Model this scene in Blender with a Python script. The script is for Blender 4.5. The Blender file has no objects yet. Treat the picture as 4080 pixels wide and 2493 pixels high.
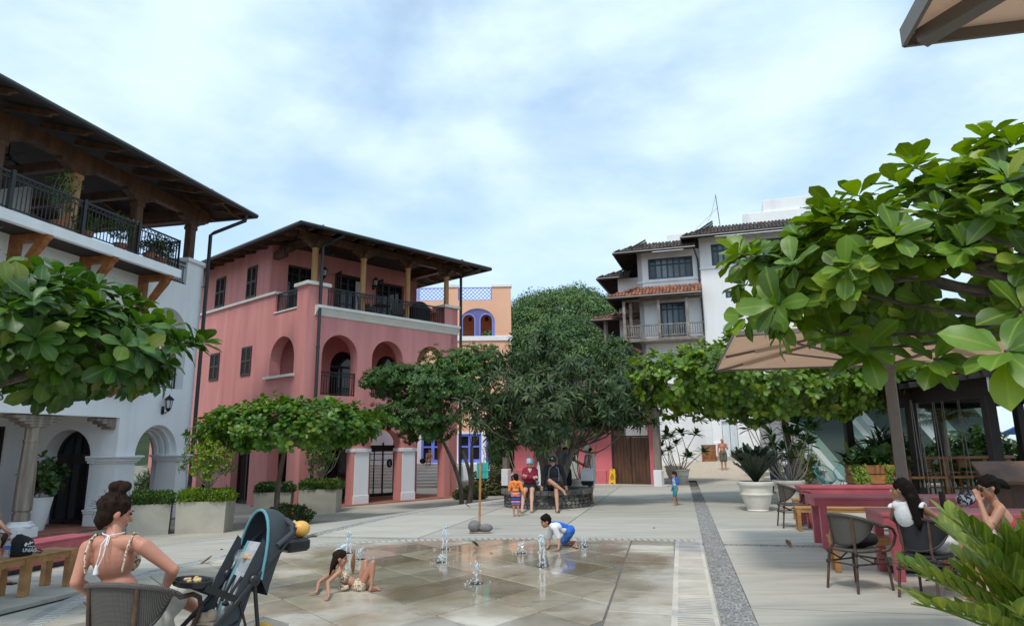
import bpy, bmesh, math, random
import numpy as np
from mathutils import Vector, Matrix, Euler, noise
sc = bpy.context.scene
RND = random.Random(11)
R_ = math.radians
# ------------------------------------------------------------------ camera (pixels below are those of the 4080x2493 photograph)
F, CX, CY, CH = 2800.0, 2040.0, 1150.0, 1.68
TH = math.atan((1774 - 1150) / F); RO = R_(-0.68)
cam_d = bpy.data.cameras.new('camera'); cam = bpy.data.objects.new('camera', cam_d)
sc.collection.objects.link(cam); sc.camera = cam
cam_d.sensor_fit = 'HORIZONTAL'; cam_d.sensor_width = 36.0; cam_d.lens = F / 4080 * 36
cam_d.shift_y = (CY - 2493 / 2) / 4080
cam_d.clip_start = 0.05; cam_d.clip_end = 3000
CR = Matrix.Rotation(math.pi / 2 + TH, 3, 'X') @ Matrix.Rotation(RO, 3, 'Z')
cam.matrix_world = Matrix.Translation((0, 0, CH)) @ CR.to_4x4()
# ------------------------------------------------------------------ world: daylight sky with a thin bright cloud sheet
SUN_EL, SUN_AZ = R_(58), R_(200)      # high sun, behind the viewer and a little to the right
w = bpy.data.worlds.new('World'); sc.world = w; w.use_nodes = True
nt = w.node_tree; nt.nodes.clear(); N = nt.nodes.new; L = nt.links.new
out = N('ShaderNodeOutputWorld'); bg = N('ShaderNodeBackground'); L(bg.outputs[0], out.inputs[0])
sky = N('ShaderNodeTexSky'); sky.sky_type = 'NISHITA'; sky.sun_disc = False
sky.sun_elevation = SUN_EL; sky.sun_rotation = SUN_AZ; sky.air_density = 1.0; sky.dust_density = 1.2; sky.ozone_density = 1.6
bg.inputs[1].default_value = 0.11
tc = N('ShaderNodeTexCoord'); mp = N('ShaderNodeMapping'); mp.inputs['Scale'].default_value = (1.0, 1.0, 2.3); mp.inputs['Rotation'].default_value = (0, 0, 0.9)
L(tc.outputs['Generated'], mp.inputs[0])
n1 = N('ShaderNodeTexNoise'); n1.inputs['Scale'].default_value = 1.5; n1.inputs['Detail'].default_value = 7; n1.inputs['Roughness'].default_value = 0.5; n1.inputs['Distortion'].default_value = 0.7
n2 = N('ShaderNodeTexNoise'); n2.inputs['Scale'].default_value = 3.6; n2.inputs['Detail'].default_value = 7; n2.inputs['Roughness'].default_value = 0.52
L(mp.outputs[0], n1.inputs[0]); L(mp.outputs[0], n2.inputs[0])
mm = N('ShaderNodeMath'); mm.operation = 'MULTIPLY_ADD'; mm.inputs[1].default_value = 0.35
L(n2.outputs[0], mm.inputs[0]); L(n1.outputs[0], mm.inputs[2])
rp = N('ShaderNodeMapRange'); rp.inputs[1].default_value = 0.50; rp.inputs[2].default_value = 0.80; rp.inputs[3].default_value = 0.35; rp.inputs[4].default_value = 1.0; rp.interpolation_type = 'SMOOTHSTEP'
L(mm.outputs[0], rp.inputs[0])
ccol = N('ShaderNodeMix'); ccol.data_type = 'RGBA'
rp2 = N('ShaderNodeMapRange'); rp2.inputs[1].default_value = 0.36; rp2.inputs[2].default_value = 0.64; L(n2.outputs[0], rp2.inputs[0])
L(rp2.outputs[0], ccol.inputs[0]); ccol.inputs[6].default_value = (5.3, 7.2, 8.9, 1); ccol.inputs[7].default_value = (7.1, 8.8, 9.6, 1)
mix = N('ShaderNodeMix'); mix.data_type = 'RGBA'
hsv = N('ShaderNodeHueSaturation'); hsv.inputs['Saturation'].default_value = 1.0; hsv.inputs['Value'].default_value = 2.2
L(sky.outputs[0], hsv.inputs['Color'])
L(rp.outputs[0], mix.inputs[0]); L(hsv.outputs[0], mix.inputs[6]); L(ccol.outputs[2], mix.inputs[7]); L(mix.outputs[2], bg.inputs[0])
sun_d = bpy.data.lights.new('sun', 'SUN'); sun_d.energy = 2.2; sun_d.angle = R_(10); sun_d.color = (1, 0.96, 0.9)
sun = bpy.data.objects.new('sun', sun_d); sc.collection.objects.link(sun)
sv = Vector((math.sin(SUN_AZ) * math.cos(SUN_EL), math.cos(SUN_AZ) * math.cos(SUN_EL), math.sin(SUN_EL)))
sun.rotation_euler = sv.to_track_quat('Z', 'Y').to_euler(); sun.location = (0, -10, 60)
sc.view_settings.view_transform = 'Standard'; sc.view_settings.look = 'None'
sc.view_settings.gamma = 1.0; sc.view_settings.use_curve_mapping = False; sc.view_settings.exposure = 0.12
sc.cycles.max_bounces = 8; sc.cycles.transparent_max_bounces = 12
# ------------------------------------------------------------------ pixel -> place
def ray(x, y):
    d = CR @ Vector(((x - CX) / F, -(y - CY) / F, -1.0)); return d / d.y
def P(x, y, Y): return Vector((0, 0, CH)) + ray(x, y) * Y
def G(x, y, z=0.0):
    d = ray(x, y); return Vector((0, 0, CH)) + d * ((z - CH) / d.z)
def sst(a, b, x):
    t = min(1, max(0, (x - a) / (b - a))); return t * t * (3 - 2 * t)
def gh(x, y):
    """height of the plaza: level round the fountain, falling 0.65 m to the left and back, rising to the gravel on the right"""
    u = (y - 20) * .5 - x * .87
    return -.65 * sst(1.0, 8.0, u) + .70 * sst(36.5, 46, y) * sst(4, 8, x)
def GT(x, y):
    p = G(x, y)
    for _ in range(12): p = G(x, y, gh(p.x, p.y))
    return p
# ------------------------------------------------------------------ mesh helpers
class MB:
    def __init__(s): s.v = []; s.f = []
    def add(s, vs, fs, M=None):
        o = len(s.v)
        s.v += [tuple(M @ Vector(v)) if M is not None else tuple(v) for v in vs]
        s.f += [tuple(i + o for i in f) for f in fs]; return s
    def box(s, x0, x1, y0, y1, z0, z1, M=None):
        return s.add([(x0,y0,z0),(x1,y0,z0),(x1,y1,z0),(x0,y1,z0),(x0,y0,z1),(x1,y0,z1),(x1,y1,z1),(x0,y1,z1)],
                     [(0,3,2,1),(4,5,6,7),(0,1,5,4),(1,2,6,5),(2,3,7,6),(3,0,4,7)], M)
    def bbox(s, x0, x1, y0, y1, z0, z1, b=.01, M=None):
        """box with chamfered edges"""
        vs = []; 
        for z, k in ((z0, b), (z0 + b, 0), (z1 - b, 0), (z1, b)):
            X0, X1, Y0, Y1 = x0 + k, x1 - k, y0 + k, y1 - k; c = b if k == 0 else b * .5
            vs += [(X0 + c, Y0, z), (X1 - c, Y0, z), (X1, Y0 + c, z), (X1, Y1 - c, z), (X1 - c, Y1, z), (X0 + c, Y1, z), (X0, Y1 - c, z), (X0, Y0 + c, z)]
        fs = [tuple(range(7, -1, -1)), tuple(range(24, 32))]
        for r in range(3):
            for i in range(8): fs.append((r*8+i, r*8+(i+1) % 8, r*8+8+(i+1) % 8, r*8+8+i))
        return s.add(vs, fs, M)
    def beam(s, a, b, wd, ht, up=(0, 0, 1)):
        a = Vector(a); b = Vector(b); d = (b - a).normalized(); up = Vector(up)
        x = d.cross(up)
        if x.length < 1e-4: x = d.cross(Vector((1, 0, 0)))
        x.normalize(); z = x.cross(d)
        vs = [p + x * (sx * wd / 2) + z * (sz * ht / 2) for p in (a, b) for sx, sz in ((-1,-1),(1,-1),(1,1),(-1,1))]
        return s.add(vs, [(3,2,1,0),(4,5,6,7),(0,1,5,4),(1,2,6,5),(2,3,7,6),(3,0,4,7)])
    def tube(s, pts, r, n=8, cap=True):
        pts = [Vector(p) for p in pts]; k = len(pts); rr = r if isinstance(r, (list, tuple)) else [r] * k
        t0 = (pts[1] - pts[0]).normalized(); ref = Vector((0, 0, 1)) if abs(t0.z) < .9 else Vector((1, 0, 0))
        x = t0.cross(ref).normalized(); vs = []
        for i, p in enumerate(pts):
            t = (pts[min(k-1, i+1)] - pts[max(0, i-1)]); t = t.normalized() if t.length > 1e-9 else t0
            x = (x - t * x.dot(t)); x = x.normalized() if x.length > 1e-6 else t.orthogonal().normalized(); y = t.cross(x)
            for j in range(n):
                a = 2 * math.pi * j / n; vs.append(p + (x * math.cos(a) + y * math.sin(a)) * rr[i])
        fs = [(i*n+j, i*n+(j+1) % n, (i+1)*n+(j+1) % n, (i+1)*n+j) for i in range(k-1) for j in range(n)]
        if cap: fs += [tuple(range(n-1, -1, -1)), tuple(range((k-1)*n, k*n))]
        return s.add(vs, fs)
    def lathe(s, prof, c=(0, 0, 0), n=24, sx=1, sy=1, cap=True):
        vs = [(c[0] + r*math.cos(2*math.pi*j/n)*sx, c[1] + r*math.sin(2*math.pi*j/n)*sy, c[2] + z) for r, z in prof for j in range(n)]
        k = len(prof); fs = [(i*n+j, i*n+(j+1) % n, (i+1)*n+(j+1) % n, (i+1)*n+j) for i in range(k-1) for j in range(n)]
        if cap: fs += [tuple(range(n-1, -1, -1)), tuple(range((k-1)*n, k*n))]
        return s.add(vs, fs)
    def ell(s, c, r, M=None, n=12, m=8):
        c = Vector(c); vs = []
        for i in range(m + 1):
            a = math.pi * i / m
            for j in range(n):
                b = 2*math.pi*j/n; p = Vector((r[0]*math.sin(a)*math.cos(b), r[1]*math.sin(a)*math.sin(b), -r[2]*math.cos(a)))
                vs.append(c + (M @ p if M is not None else p))
        return s.add(vs, [(i*n+j, i*n+(j+1) % n, (i+1)*n+(j+1) % n, (i+1)*n+j) for i in range(m) for j in range(n)])
    def panel(s, outline, holes, y0, y1, M=None):
        """wall in the local xz plane between depths y0 and y1, with openings cut through"""
        bm = bmesh.new(); loops = []; k = 0
        for lp in [outline] + holes:
            vs = [bm.verts.new((u, 0, z)) for u, z in lp]
            for i in range(len(vs)): bm.edges.new((vs[i], vs[(i+1) % len(vs)]))
            loops.append(list(range(k, k + len(vs)))); k += len(vs)
        bmesh.ops.triangle_fill(bm, edges=bm.edges[:], use_beauty=True, use_dissolve=False)
        bm.verts.index_update(); bm.verts.ensure_lookup_table()
        co = [v.co.copy() for v in bm.verts]; tris = [tuple(v.index for v in f.verts) for f in bm.faces]; bm.free()
        vs = [(c.x, y0, c.z) for c in co] + [(c.x, y1, c.z) for c in co]; fs = []
        for t in tris:
            a, b, c = (co[i] for i in t); cr = (b - a).cross(c - a)
            t = t if cr.y < 0 else t[::-1]; fs += [t, tuple(i + k for i in t[::-1])]
        for lp in loops:
            for i in range(len(lp)): a, b = lp[i], lp[(i+1) % len(lp)]; fs.append((a, b, b + k, a + k))
        return s.add(vs, fs, M)
    def poly(s, pts, z0, z1, M=None):
        n = len(pts); vs = [(x, y, z0) for x, y in pts] + [(x, y, z1) for x, y in pts]
        return s.add(vs, [tuple(range(n-1, -1, -1)), tuple(range(n, 2*n))] + [(i, (i+1) % n, n+(i+1) % n, n+i) for i in range(n)], M)
    def mesh(s, name, mat=None, smooth=False):
        me = bpy.data.meshes.new(name); me.from_pydata(s.v, [], s.f)
        if mat: me.materials.append(mat)
        if smooth: me.shade_smooth()
        me.update(); return me
def arch(u0, u1, z0, sp, n=14, rise=None):
    r = (u1 - u0) / 2; c = (u0 + u1) / 2; rise = rise or r
    return [(u0, z0), (u1, z0)] + [(c + r*math.cos(math.pi*i/n), sp + rise*math.sin(math.pi*i/n)) for i in range(n + 1)]
def rect(u0, u1, z0, z1): return [(u0, z0), (u1, z0), (u1, z1), (u0, z1)]
def autosmooth(me, ang=40):
    try: me.set_sharp_from_angle(angle=R_(ang)); 
    except Exception: pass
def link(name, me, parent=None, M=None):
    o = bpy.data.objects.new(name, me); sc.collection.objects.link(o)
    if parent: o.parent = parent
    if M is not None: o.matrix_local = M
    return o
def tagit(o, label=None, cat=None, group=None, kind=None):
    if label: o['label'] = label
    if cat: o['category'] = cat
    if group: o['group'] = group
    if kind: o['kind'] = kind
    return o
class T:
    """a thing: an Empty at its base that parents its parts; parts are modelled in its local frame"""
    def __init__(s, name, label=None, cat=None, loc=(0, 0, 0), rz=0, group=None, kind=None):
        s.e = bpy.data.objects.new(name, None); sc.collection.objects.link(s.e); s.e.empty_display_size = .2
        s.e.location = loc; s.e.rotation_euler = (0, 0, rz); tagit(s.e, label, cat, group, kind)
        s.M = Matrix.Translation(loc) @ Matrix.Rotation(rz, 4, 'Z'); s.Mi = s.M.inverted()
    def p(s, name, mb, mat, parent=None, smooth=False, label=None, kind=None, M=None):
        me = mb.mesh(name, mat, smooth) if isinstance(mb, MB) else mb
        if smooth: autosmooth(me)
        o = link(name, me, parent or s.e, M); return tagit(o, label, None, None, kind)
def single(name, mb, mat, label=None, cat=None, loc=(0, 0, 0), rz=0, group=None, kind=None, smooth=False):
    me = mb.mesh(name, mat, smooth) if isinstance(mb, MB) else mb
    if smooth: autosmooth(me)
    o = link(name, me); o.location = loc; o.rotation_euler = (0, 0, rz); return tagit(o, label, cat, group, kind)
# ------------------------------------------------------------------ materials
def mat(name, col, rough=.6, var=.12, vs=3.0, bump=.0, bs=40.0, metal=0.0, spec=.5, stretch=(1, 1, 1), col2=None, f2=None, island=0.0, trans=0.0, local=False, thr=None, alpha=1.0, bdist=.01):
    m = bpy.data.materials.new(name); m.use_nodes = True; nt = m.node_tree; b = nt.nodes['Principled BSDF']; N = nt.nodes.new; L = nt.links.new
    b.inputs['Roughness'].default_value = rough; b.inputs['Metallic'].default_value = metal; b.inputs['Specular IOR Level'].default_value = spec
    if local: g = N('ShaderNodeTexCoord'); src = g.outputs['Object']
    else: g = N('ShaderNodeNewGeometry'); src = g.outputs['Position']
    mp = N('ShaderNodeMapping'); mp.inputs['Scale'].default_value = stretch; L(src, mp.inputs[0])
    n = N('ShaderNodeTexNoise'); n.inputs['Scale'].default_value = vs; n.inputs['Detail'].default_value = 6; n.inputs['Roughness'].default_value = .62; L(mp.outputs[0], n.inputs[0])
    mr = N('ShaderNodeMapRange'); mr.inputs[1].default_value = .3; mr.inputs[2].default_value = .7
    mr.inputs[3].default_value = 1 - var; mr.inputs[4].default_value = 1 + var; L(n.outputs[0], mr.inputs[0])
    mx = N('ShaderNodeMix'); mx.data_type = 'RGBA'; mx.blend_type = 'MULTIPLY'; mx.inputs[0].default_value = 1.0
    base = N('ShaderNodeMix'); base.data_type = 'RGBA'; base.inputs[6].default_value = (*col, 1); base.inputs[7].default_value = (*(col2 or col), 1)
    if col2:
        n3 = N('ShaderNodeTexNoise'); n3.inputs['Scale'].default_value = f2 or vs * .5; n3.inputs['Detail'].default_value = 5; n3.inputs['Distortion'].default_value = .6; L(mp.outputs[0], n3.inputs[0])
        m3 = N('ShaderNodeMapRange'); a, c = thr or (.4, .62); m3.inputs[1].default_value = a; m3.inputs[2].default_value = c; L(n3.outputs[0], m3.inputs[0]); L(m3.outputs[0], base.inputs[0])
    else: base.inputs[0].default_value = 0
    L(base.outputs[2], mx.inputs[6])
    fac = mr.outputs[0]
    if island:
        gi = N('ShaderNodeNewGeometry'); oi = N('ShaderNodeObjectInfo'); ad = N('ShaderNodeMath'); ad.operation = 'ADD'; L(gi.outputs['Random Per Island'], ad.inputs[0]); L(oi.outputs['Random'], ad.inputs[1])
        fr = N('ShaderNodeMath'); fr.operation = 'FRACT'; L(ad.outputs[0], fr.inputs[0])
        m2 = N('ShaderNodeMapRange'); m2.inputs[3].default_value = 1 - island; m2.inputs[4].default_value = 1 + island; L(fr.outputs[0], m2.inputs[0])
        ml = N('ShaderNodeMath'); ml.operation = 'MULTIPLY'; L(fac, ml.inputs[0]); L(m2.outputs[0], ml.inputs[1]); fac = ml.outputs[0]
        m.node_tree['isl'] = 1; m['fr'] = 1; frn = fr
    cb = N('ShaderNodeCombineColor'); [L(fac, cb.inputs[i]) for i in range(3)]; L(cb.outputs[0], mx.inputs[7])
    L(mx.outputs[2], b.inputs['Base Color'])
    if bump:
        nb = N('ShaderNodeTexNoise'); nb.inputs['Scale'].default_value = bs; nb.inputs['Detail'].default_value = 5; L(mp.outputs[0], nb.inputs[0])
        bp = N('ShaderNodeBump'); bp.inputs['Strength'].default_value = bump; bp.inputs['Distance'].default_value = bdist; L(nb.outputs[0], bp.inputs['Height']); L(bp.outputs[0], b.inputs['Normal'])
    if trans:
        tr = N('ShaderNodeBsdfTranslucent'); ms = N('ShaderNodeMixShader'); ms.inputs[0].default_value = trans
        hs = N('ShaderNodeHueSaturation'); hs.inputs['Hue'].default_value = .48; hs.inputs['Saturation'].default_value = 1.15; hs.inputs['Value'].default_value = 1.5; L(mx.outputs[2], hs.inputs['Color']); L(hs.outputs[0], tr.inputs[0])
        o = nt.nodes['Material Output']; L(b.outputs[0], ms.inputs[1]); L(tr.outputs[0], ms.inputs[2]); L(ms.outputs[0], o.inputs[0])
    if alpha < 1: b.inputs['Alpha'].default_value = alpha
    return m
M = {}
M['pink'] = mat('pink_stucco', (.62, .25, .23), .85, .11, 1.4, .25, 25, stretch=(1.5, 1.5, .16), col2=(.54, .20, .185), f2=.9, thr=(.45, .75))
M['pinkgate'] = mat('rose_stucco', (.66, .17, .19), .85, .08, .6, .2, 25, col2=(.58, .14, .16), f2=.8)
M['white'] = mat('white_stucco', (.78, .79, .80), .85, .06, .8, .2, 25, stretch=(1.5, 1.5, .2), col2=(.66, .67, .68), f2=.8, thr=(.5, .8))
M['white2'] = mat('white_render', (.78, .78, .78), .85, .06, .6, .1, 20, col2=(.62, .62, .61), f2=.5, stretch=(1.5, 1.5, .15), thr=(.5, .8))
M['cream'] = mat('cream_trim', (.72, .70, .64), .75, .07, 2, .1, 30)
M['orange'] = mat('apricot_stucco', (.82, .48, .31), .85, .06, .4, .15, 20, col2=(.76, .43, .27), f2=.3)
M['blue'] = mat('periwinkle_paint', (.15, .20, .72), .5, .06, 3)
M['wood'] = mat('brown_timber', (.115, .050, .022), .6, .35, 5, .3, 30, stretch=(1, 1, .25), col2=(.065, .03, .016), f2=3)
M['honey'] = mat('honey_timber', (.50, .27, .105), .55, .22, 6, .15, 30, stretch=(1, 1, .12), col2=(.40, .20, .07), f2=4)
M['bracket'] = mat('orange_timber', (.30, .115, .035), .6, .3, 6, .2, 30, col2=(.2, .07, .022))
M['greywood'] = mat('weathered_timber', (.17, .145, .125), .8, .35, 7, .5, 30, stretch=(1, 1, .12), col2=(.27, .22, .17), f2=5)
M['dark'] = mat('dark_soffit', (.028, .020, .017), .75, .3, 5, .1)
M['iron'] = mat('black_iron', (.012, .012, .014), .45, .1, 10, spec=.4)
M['gutter'] = mat('dark_grey_metal', (.022, .025, .027), .4, .12, 6)
M['frame'] = mat('dark_window_frame', (.016, .012, .011), .5, .15, 6)
M['shutter'] = mat('dark_brown_shutter', (.040, .028, .025), .6, .15, 8)
M['glass'] = mat('dark_glass', (.012, .014, .016), .06, .1, 2, spec=.5)
M['tile'] = mat('clay_tile', (.34, .115, .055), .8, .25, 3, .2, 40, col2=(.13, .07, .05), f2=2.0, island=.3)
M['tiledk'] = mat('old_clay_tile', (.10, .070, .055), .85, .3, 3, .2, 40, col2=(.055, .045, .04), f2=1.5, island=.3)
M['conc'] = mat('concrete', (.47, .455, .41), .8, .12, 1.2, .15, 30, col2=(.37, .36, .33), f2=.5)
M['planter'] = mat('planter_plaster', (.40, .37, .30), .85, .08, 1.5, .15, 25, col2=(.33, .31, .26), f2=1.2)
M['pot'] = mat('cream_pot', (.66, .62, .54), .6, .08, 4, .05)
M['terracotta'] = mat('terracotta', (.42, .15, .07), .75, .15, 6)
M['pebble'] = mat('grey_pebble', (.25, .245, .235), .6, .15, 6, island=.45)
M['mortar'] = mat('grey_mortar', (.30, .295, .28), .85, .15, 5, .2, 60)
M['stone'] = mat('basalt_stone', (.085, .083, .080), .8, .3, 9, .6, 35, col2=(.16, .145, .115), f2=5, island=.45)
M['soil'] = mat('soil', (.045, .03, .02), .95, .3, 20, .5, 60)
M['brick'] = mat('terracotta_paver', (.33, .13, .085), .8, .15, 3, .15, 40, island=.25)
M['gravel'] = mat('tan_gravel', (.52, .44, .33), .9, .22, 30, .8, 90, col2=(.40, .33, .25), f2=9)
M['teal'] = mat('teal_frame', (.012, .055, .085), .45, .1, 4)
M['plastic_y'] = mat('yellow_plastic', (.80, .43, .015), .4, .05, 5)
M['black'] = mat('black_plastic', (.012, .012, .013), .45, .1, 6)
M['curtain'] = mat('white_curtain', (.6, .6, .6), .9, .1, 5)
M['fascia'] = mat('grey_timber_fascia', (.26, .23, .20), .8, .3, 4, .3, 30, col2=(.16, .13, .11))
M['ridge'] = mat('bark', (.085, .062, .045), .9, .35, 12, .9, 35, stretch=(1, 1, .3), col2=(.15, .12, .095), f2=6, bdist=.02)
# ================================================================== ground, paving, fountain pad
def nd(m): return m.node_tree.nodes['Principled BSDF'], m.node_tree.nodes.new, m.node_tree.links.new
M['slab'] = mat('brushed_concrete', (.43, .40, .34), .78, .10, 2.2, .25, 30, stretch=(.7, 5, 1), col2=(.345, .325, .28), f2=.7, island=.10, thr=(.42, .7))
b0, N0, L0_ = nd(M['slab']); gg = N0('ShaderNodeNewGeometry'); sn = N0('ShaderNodeTexNoise'); sn.inputs['Scale'].default_value = 3.3; sn.inputs['Detail'].default_value = 6; sn.inputs['Roughness'].default_value = .72; L0_(gg.outputs['Position'], sn.inputs[0])
sr = N0('ShaderNodeMapRange'); sr.inputs[1].default_value = .62; sr.inputs[2].default_value = .70; sr.inputs[4].default_value = .45; L0_(sn.outputs[0], sr.inputs[0]); sx_ = N0('ShaderNodeMix'); sx_.data_type = 'RGBA'; sx_.inputs[7].default_value = (.16, .15, .13, 1)
s0_ = [l for l in M['slab'].node_tree.links if l.to_socket == b0.inputs['Base Color']][0].from_socket; L0_(sr.outputs[0], sx_.inputs[0]); L0_(s0_, sx_.inputs[6]); L0_(sx_.outputs[2], b0.inputs['Base Color'])
def wet_slab():
    m = mat('wet_stone_slab', (.42, .385, .32), .5, .14, 2.2, .18, 45, col2=(.32, .265, .19), f2=1.1, island=.32, thr=(.46, .66))
    b, N, L = nd(m); g = N('ShaderNodeNewGeometry')
    # dark mossy stains with their own shape
    mp = N('ShaderNodeMapping'); mp.inputs['Scale'].default_value = (1, 2.2, 1); mp.inputs['Rotation'].default_value = (0, 0, .5); L(g.outputs['Position'], mp.inputs[0])
    n = N('ShaderNodeTexNoise'); n.inputs['Scale'].default_value = 1.7; n.inputs['Detail'].default_value = 9; n.inputs['Roughness'].default_value = .7; L(mp.outputs[0], n.inputs[0])
    r = N('ShaderNodeMapRange'); r.inputs[1].default_value = .56; r.inputs[2].default_value = .70; L(n.outputs[0], r.inputs[0])
    mx = N('ShaderNodeMix'); mx.data_type = 'RGBA'; mx.inputs[7].default_value = (.15, .135, .11, 1)
    lk = [l for l in m.node_tree.links if l.to_socket == b.inputs['Base Color']][0]; src = lk.from_socket
    ms = N('ShaderNodeMath'); ms.operation = 'MULTIPLY'; ms.inputs[1].default_value = .75; L(r.outputs[0], ms.inputs[0])
    L(ms.outputs[0], mx.inputs[0]); L(src, mx.inputs[6])
    # film of water: wettest in the middle of the pad
    n2 = N('ShaderNodeTexNoise'); n2.inputs['Scale'].default_value = .8; n2.inputs['Detail'].default_value = 4; L(g.outputs['Position'], n2.inputs[0])
    vd = N('ShaderNodeVectorMath'); vd.operation = 'DISTANCE'; vd.inputs[1].default_value = (-.6, 10.6, 0); L(g.outputs['Position'], vd.inputs[0])
    mr = N('ShaderNodeMapRange'); mr.inputs[1].default_value = 1.6; mr.inputs[2].default_value = 4.4; mr.inputs[3].default_value = .28; mr.inputs[4].default_value = -.16; L(vd.outputs['Value'], mr.inputs[0])
    ad = N('ShaderNodeMath'); L(n2.outputs[0], ad.inputs[0]); L(mr.outputs[0], ad.inputs[1])
    wr = N('ShaderNodeMapRange'); wr.inputs[1].default_value = .36; wr.inputs[2].default_value = .74; wr.interpolation_type = 'SMOOTHSTEP'; L(ad.outputs[0], wr.inputs[0])
    rr = N('ShaderNodeMapRange'); rr.inputs[3].default_value = .55; rr.inputs[4].default_value = .05; L(wr.outputs[0], rr.inputs[0]); L(rr.outputs[0], b.inputs['Roughness'])
    dk = N('ShaderNodeMix'); dk.data_type = 'RGBA'; dk.blend_type = 'MULTIPLY'; dk.inputs[7].default_value = (.80, .75, .69, 1); L(wr.outputs[0], dk.inputs[0]); L(mx.outputs[2], dk.inputs[6]); L(dk.outputs[2], b.inputs['Base Color'])
    bp = [x for x in m.node_tree.nodes if x.type == 'BUMP'][0]; br = N('ShaderNodeMapRange'); br.inputs[3].default_value = .18; br.inputs[4].default_value = .03; L(wr.outputs[0], br.inputs[0]); L(br.outputs[0], bp.inputs['Strength'])
    return m
M['wet'] = wet_slab()
M['joint'] = mat('dark_joint', (.13, .12, .105), .8, .2, 6, .2, 50)
M['earth'] = mat('ground_earth', (.20, .18, .14), .9, .2, .5, .2, 5)
# the ground: one sheet to the horizon
def grid_sheet(xs, ys, zf, name, mt):
    v = [(x, y, zf(x, y)) for y in ys for x in xs]; n = len(xs)
    f = [(j*n+i, j*n+i+1, (j+1)*n+i+1, (j+1)*n+i) for j in range(len(ys)-1) for i in range(n-1)]
    mb = MB(); mb.v = v; mb.f = f; return mb
xs = [-1500, -600, -250, -120, -60] + [x * 1.0 for x in range(-40, 41)] + [60, 120, 250, 600, 1500]
ys = [-600, -200, -60, -20] + [y * 1.0 for y in range(-10, 71)] + [90, 140, 250, 500, 1000, 2500]
single('ground', grid_sheet(xs, ys, lambda x, y: gh(x, y) - .06, 'ground', None), M['earth'], kind='structure')
# plaza slabs on the plaza's own grid: e1 runs away from the viewer, e2 to the right
E1 = Vector((.225, .974, 0)).normalized(); E2 = Vector((E1.y, -E1.x, 0))
def ST(s, t): q = E1 * s + E2 * t; return q.x, q.y
plaza = T('plaza_paving', kind='structure')
def drape(s0, s1, t0, t1, top=0.0, th=.045, n=4, m=4):
    vs = []; fs = []
    for j in range(m + 1):
        for i in range(n + 1):
            x, y = ST(s0 + (s1-s0)*j/m, t0 + (t1-t0)*i/n); vs.append((x, y, gh(x, y) + top))
    fs = [(j*(n+1)+i, j*(n+1)+i+1, (j+1)*(n+1)+i+1, (j+1)*(n+1)+i) for j in range(m) for i in range(n)]
    ring = [i for i in range(n+1)] + [(j*(n+1)+n) for j in range(1, m+1)] + [m*(n+1)+i for i in range(n-1, -1, -1)] + [j*(n+1) for j in range(m-1, 0, -1)]
    o = len(vs); vs += [(vs[i][0], vs[i][1], vs[i][2] - th) for i in ring]
    fs += [(ring[(k+1) % len(ring)], ring[k], o+k, o+(k+1) % len(ring)) for k in range(len(ring))]
    mb = MB(); mb.v = vs; mb.f = fs; return mb
TL = [-20.9, -18.5, -16.1, -13.9, -11.6, -9.5, (-7.30, -7.02), -4.92, -2.49, (.28, .62), 3.1, 5.4, 7.8, 10.2, 12.6, 15.0]
SL = [2.2, 4.2, 6.2, 8.24, 10.3, (12.95, 13.2), 15.6, 17.6, 19.5, 21.5, 23.5, 25.5, 27.6, 29.8, 32, 34.5, 37]
g2 = .011
for j in range(len(SL) - 1):
    for i in range(len(TL) - 1):
        s0 = SL[j][1] if isinstance(SL[j], tuple) else SL[j] + g2; s1 = SL[j+1][0] if isinstance(SL[j+1], tuple) else SL[j+1] - g2
        t0 = TL[i][1] if isinstance(TL[i], tuple) else TL[i] + g2; t1 = TL[i+1][0] if isinstance(TL[i+1], tuple) else TL[i+1] - g2
        x, y = ST((s0+s1)/2, (t0+t1)/2)
        if y > 38.5 or y < 2 or x < -17 or x > 17: continue
        plaza.p('concrete_slab', drape(s0, s1, t0, t1), M['slab'])
def pebble_band(s0, s1, t0, t1, d, name='pebble_strip'):
    st = plaza.p(name, drape(s0, s1, t0, t1, -.012, .03, 2, 30), M['mortar'])
    mb = MB(); r = random.Random(int(s0*10)+7); vs = []; fs = []
    if s1 - s0 > t1 - t0: ns, ntt = int((s1-s0)/d), int((t1-t0)/(d*.62))
    else: ns, ntt = int((s1-s0)/(d*.62)), int((t1-t0)/d)
    for a in range(ns):
        for b_ in range(ntt):
            s = s0 + (s1-s0)*(a+.5+r.uniform(-.25, .25)+.25*(b_ % 2))/ns; t = t0 + (t1-t0)*(b_+.5+r.uniform(-.2, .2))/ntt
            x, y = ST(s, t); z = gh(x, y) - .012; an = r.uniform(-.5, .5) + math.atan2(E2.y, E2.x); L1 = d*r.uniform(.34, .48); L2 = d*r.uniform(.2, .28); ca, sa = math.cos(an), math.sin(an); o = len(vs)
            for k in range(6):
                c, q = math.cos(k*math.pi/3)*L1, math.sin(k*math.pi/3)*L2; vs.append((x+c*ca-q*sa, y+c*sa+q*ca, z))
            for k in range(6):
                c, q = math.cos(k*math.pi/3)*L1*.6, math.sin(k*math.pi/3)*L2*.6; vs.append((x+c*ca-q*sa, y+c*sa+q*ca, z+.012))
            fs += [(o+k, o+(k+1) % 6, o+6+(k+1) % 6, o+6+k) for k in range(6)] + [tuple(range(o+6, o+12))]
    mb.v = vs; mb.f = fs; plaza.p('pebbles', mb, M['pebble'], st, kind='stuff', smooth=True)
pebble_band(3, 28, .285, .615, .055); pebble_band(13.6, 27, -7.295, -7.025, .08); pebble_band(12.955, 13.195, .63, 7, .07); pebble_band(12.955, 13.195, -16, -7.31, .09)
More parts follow.
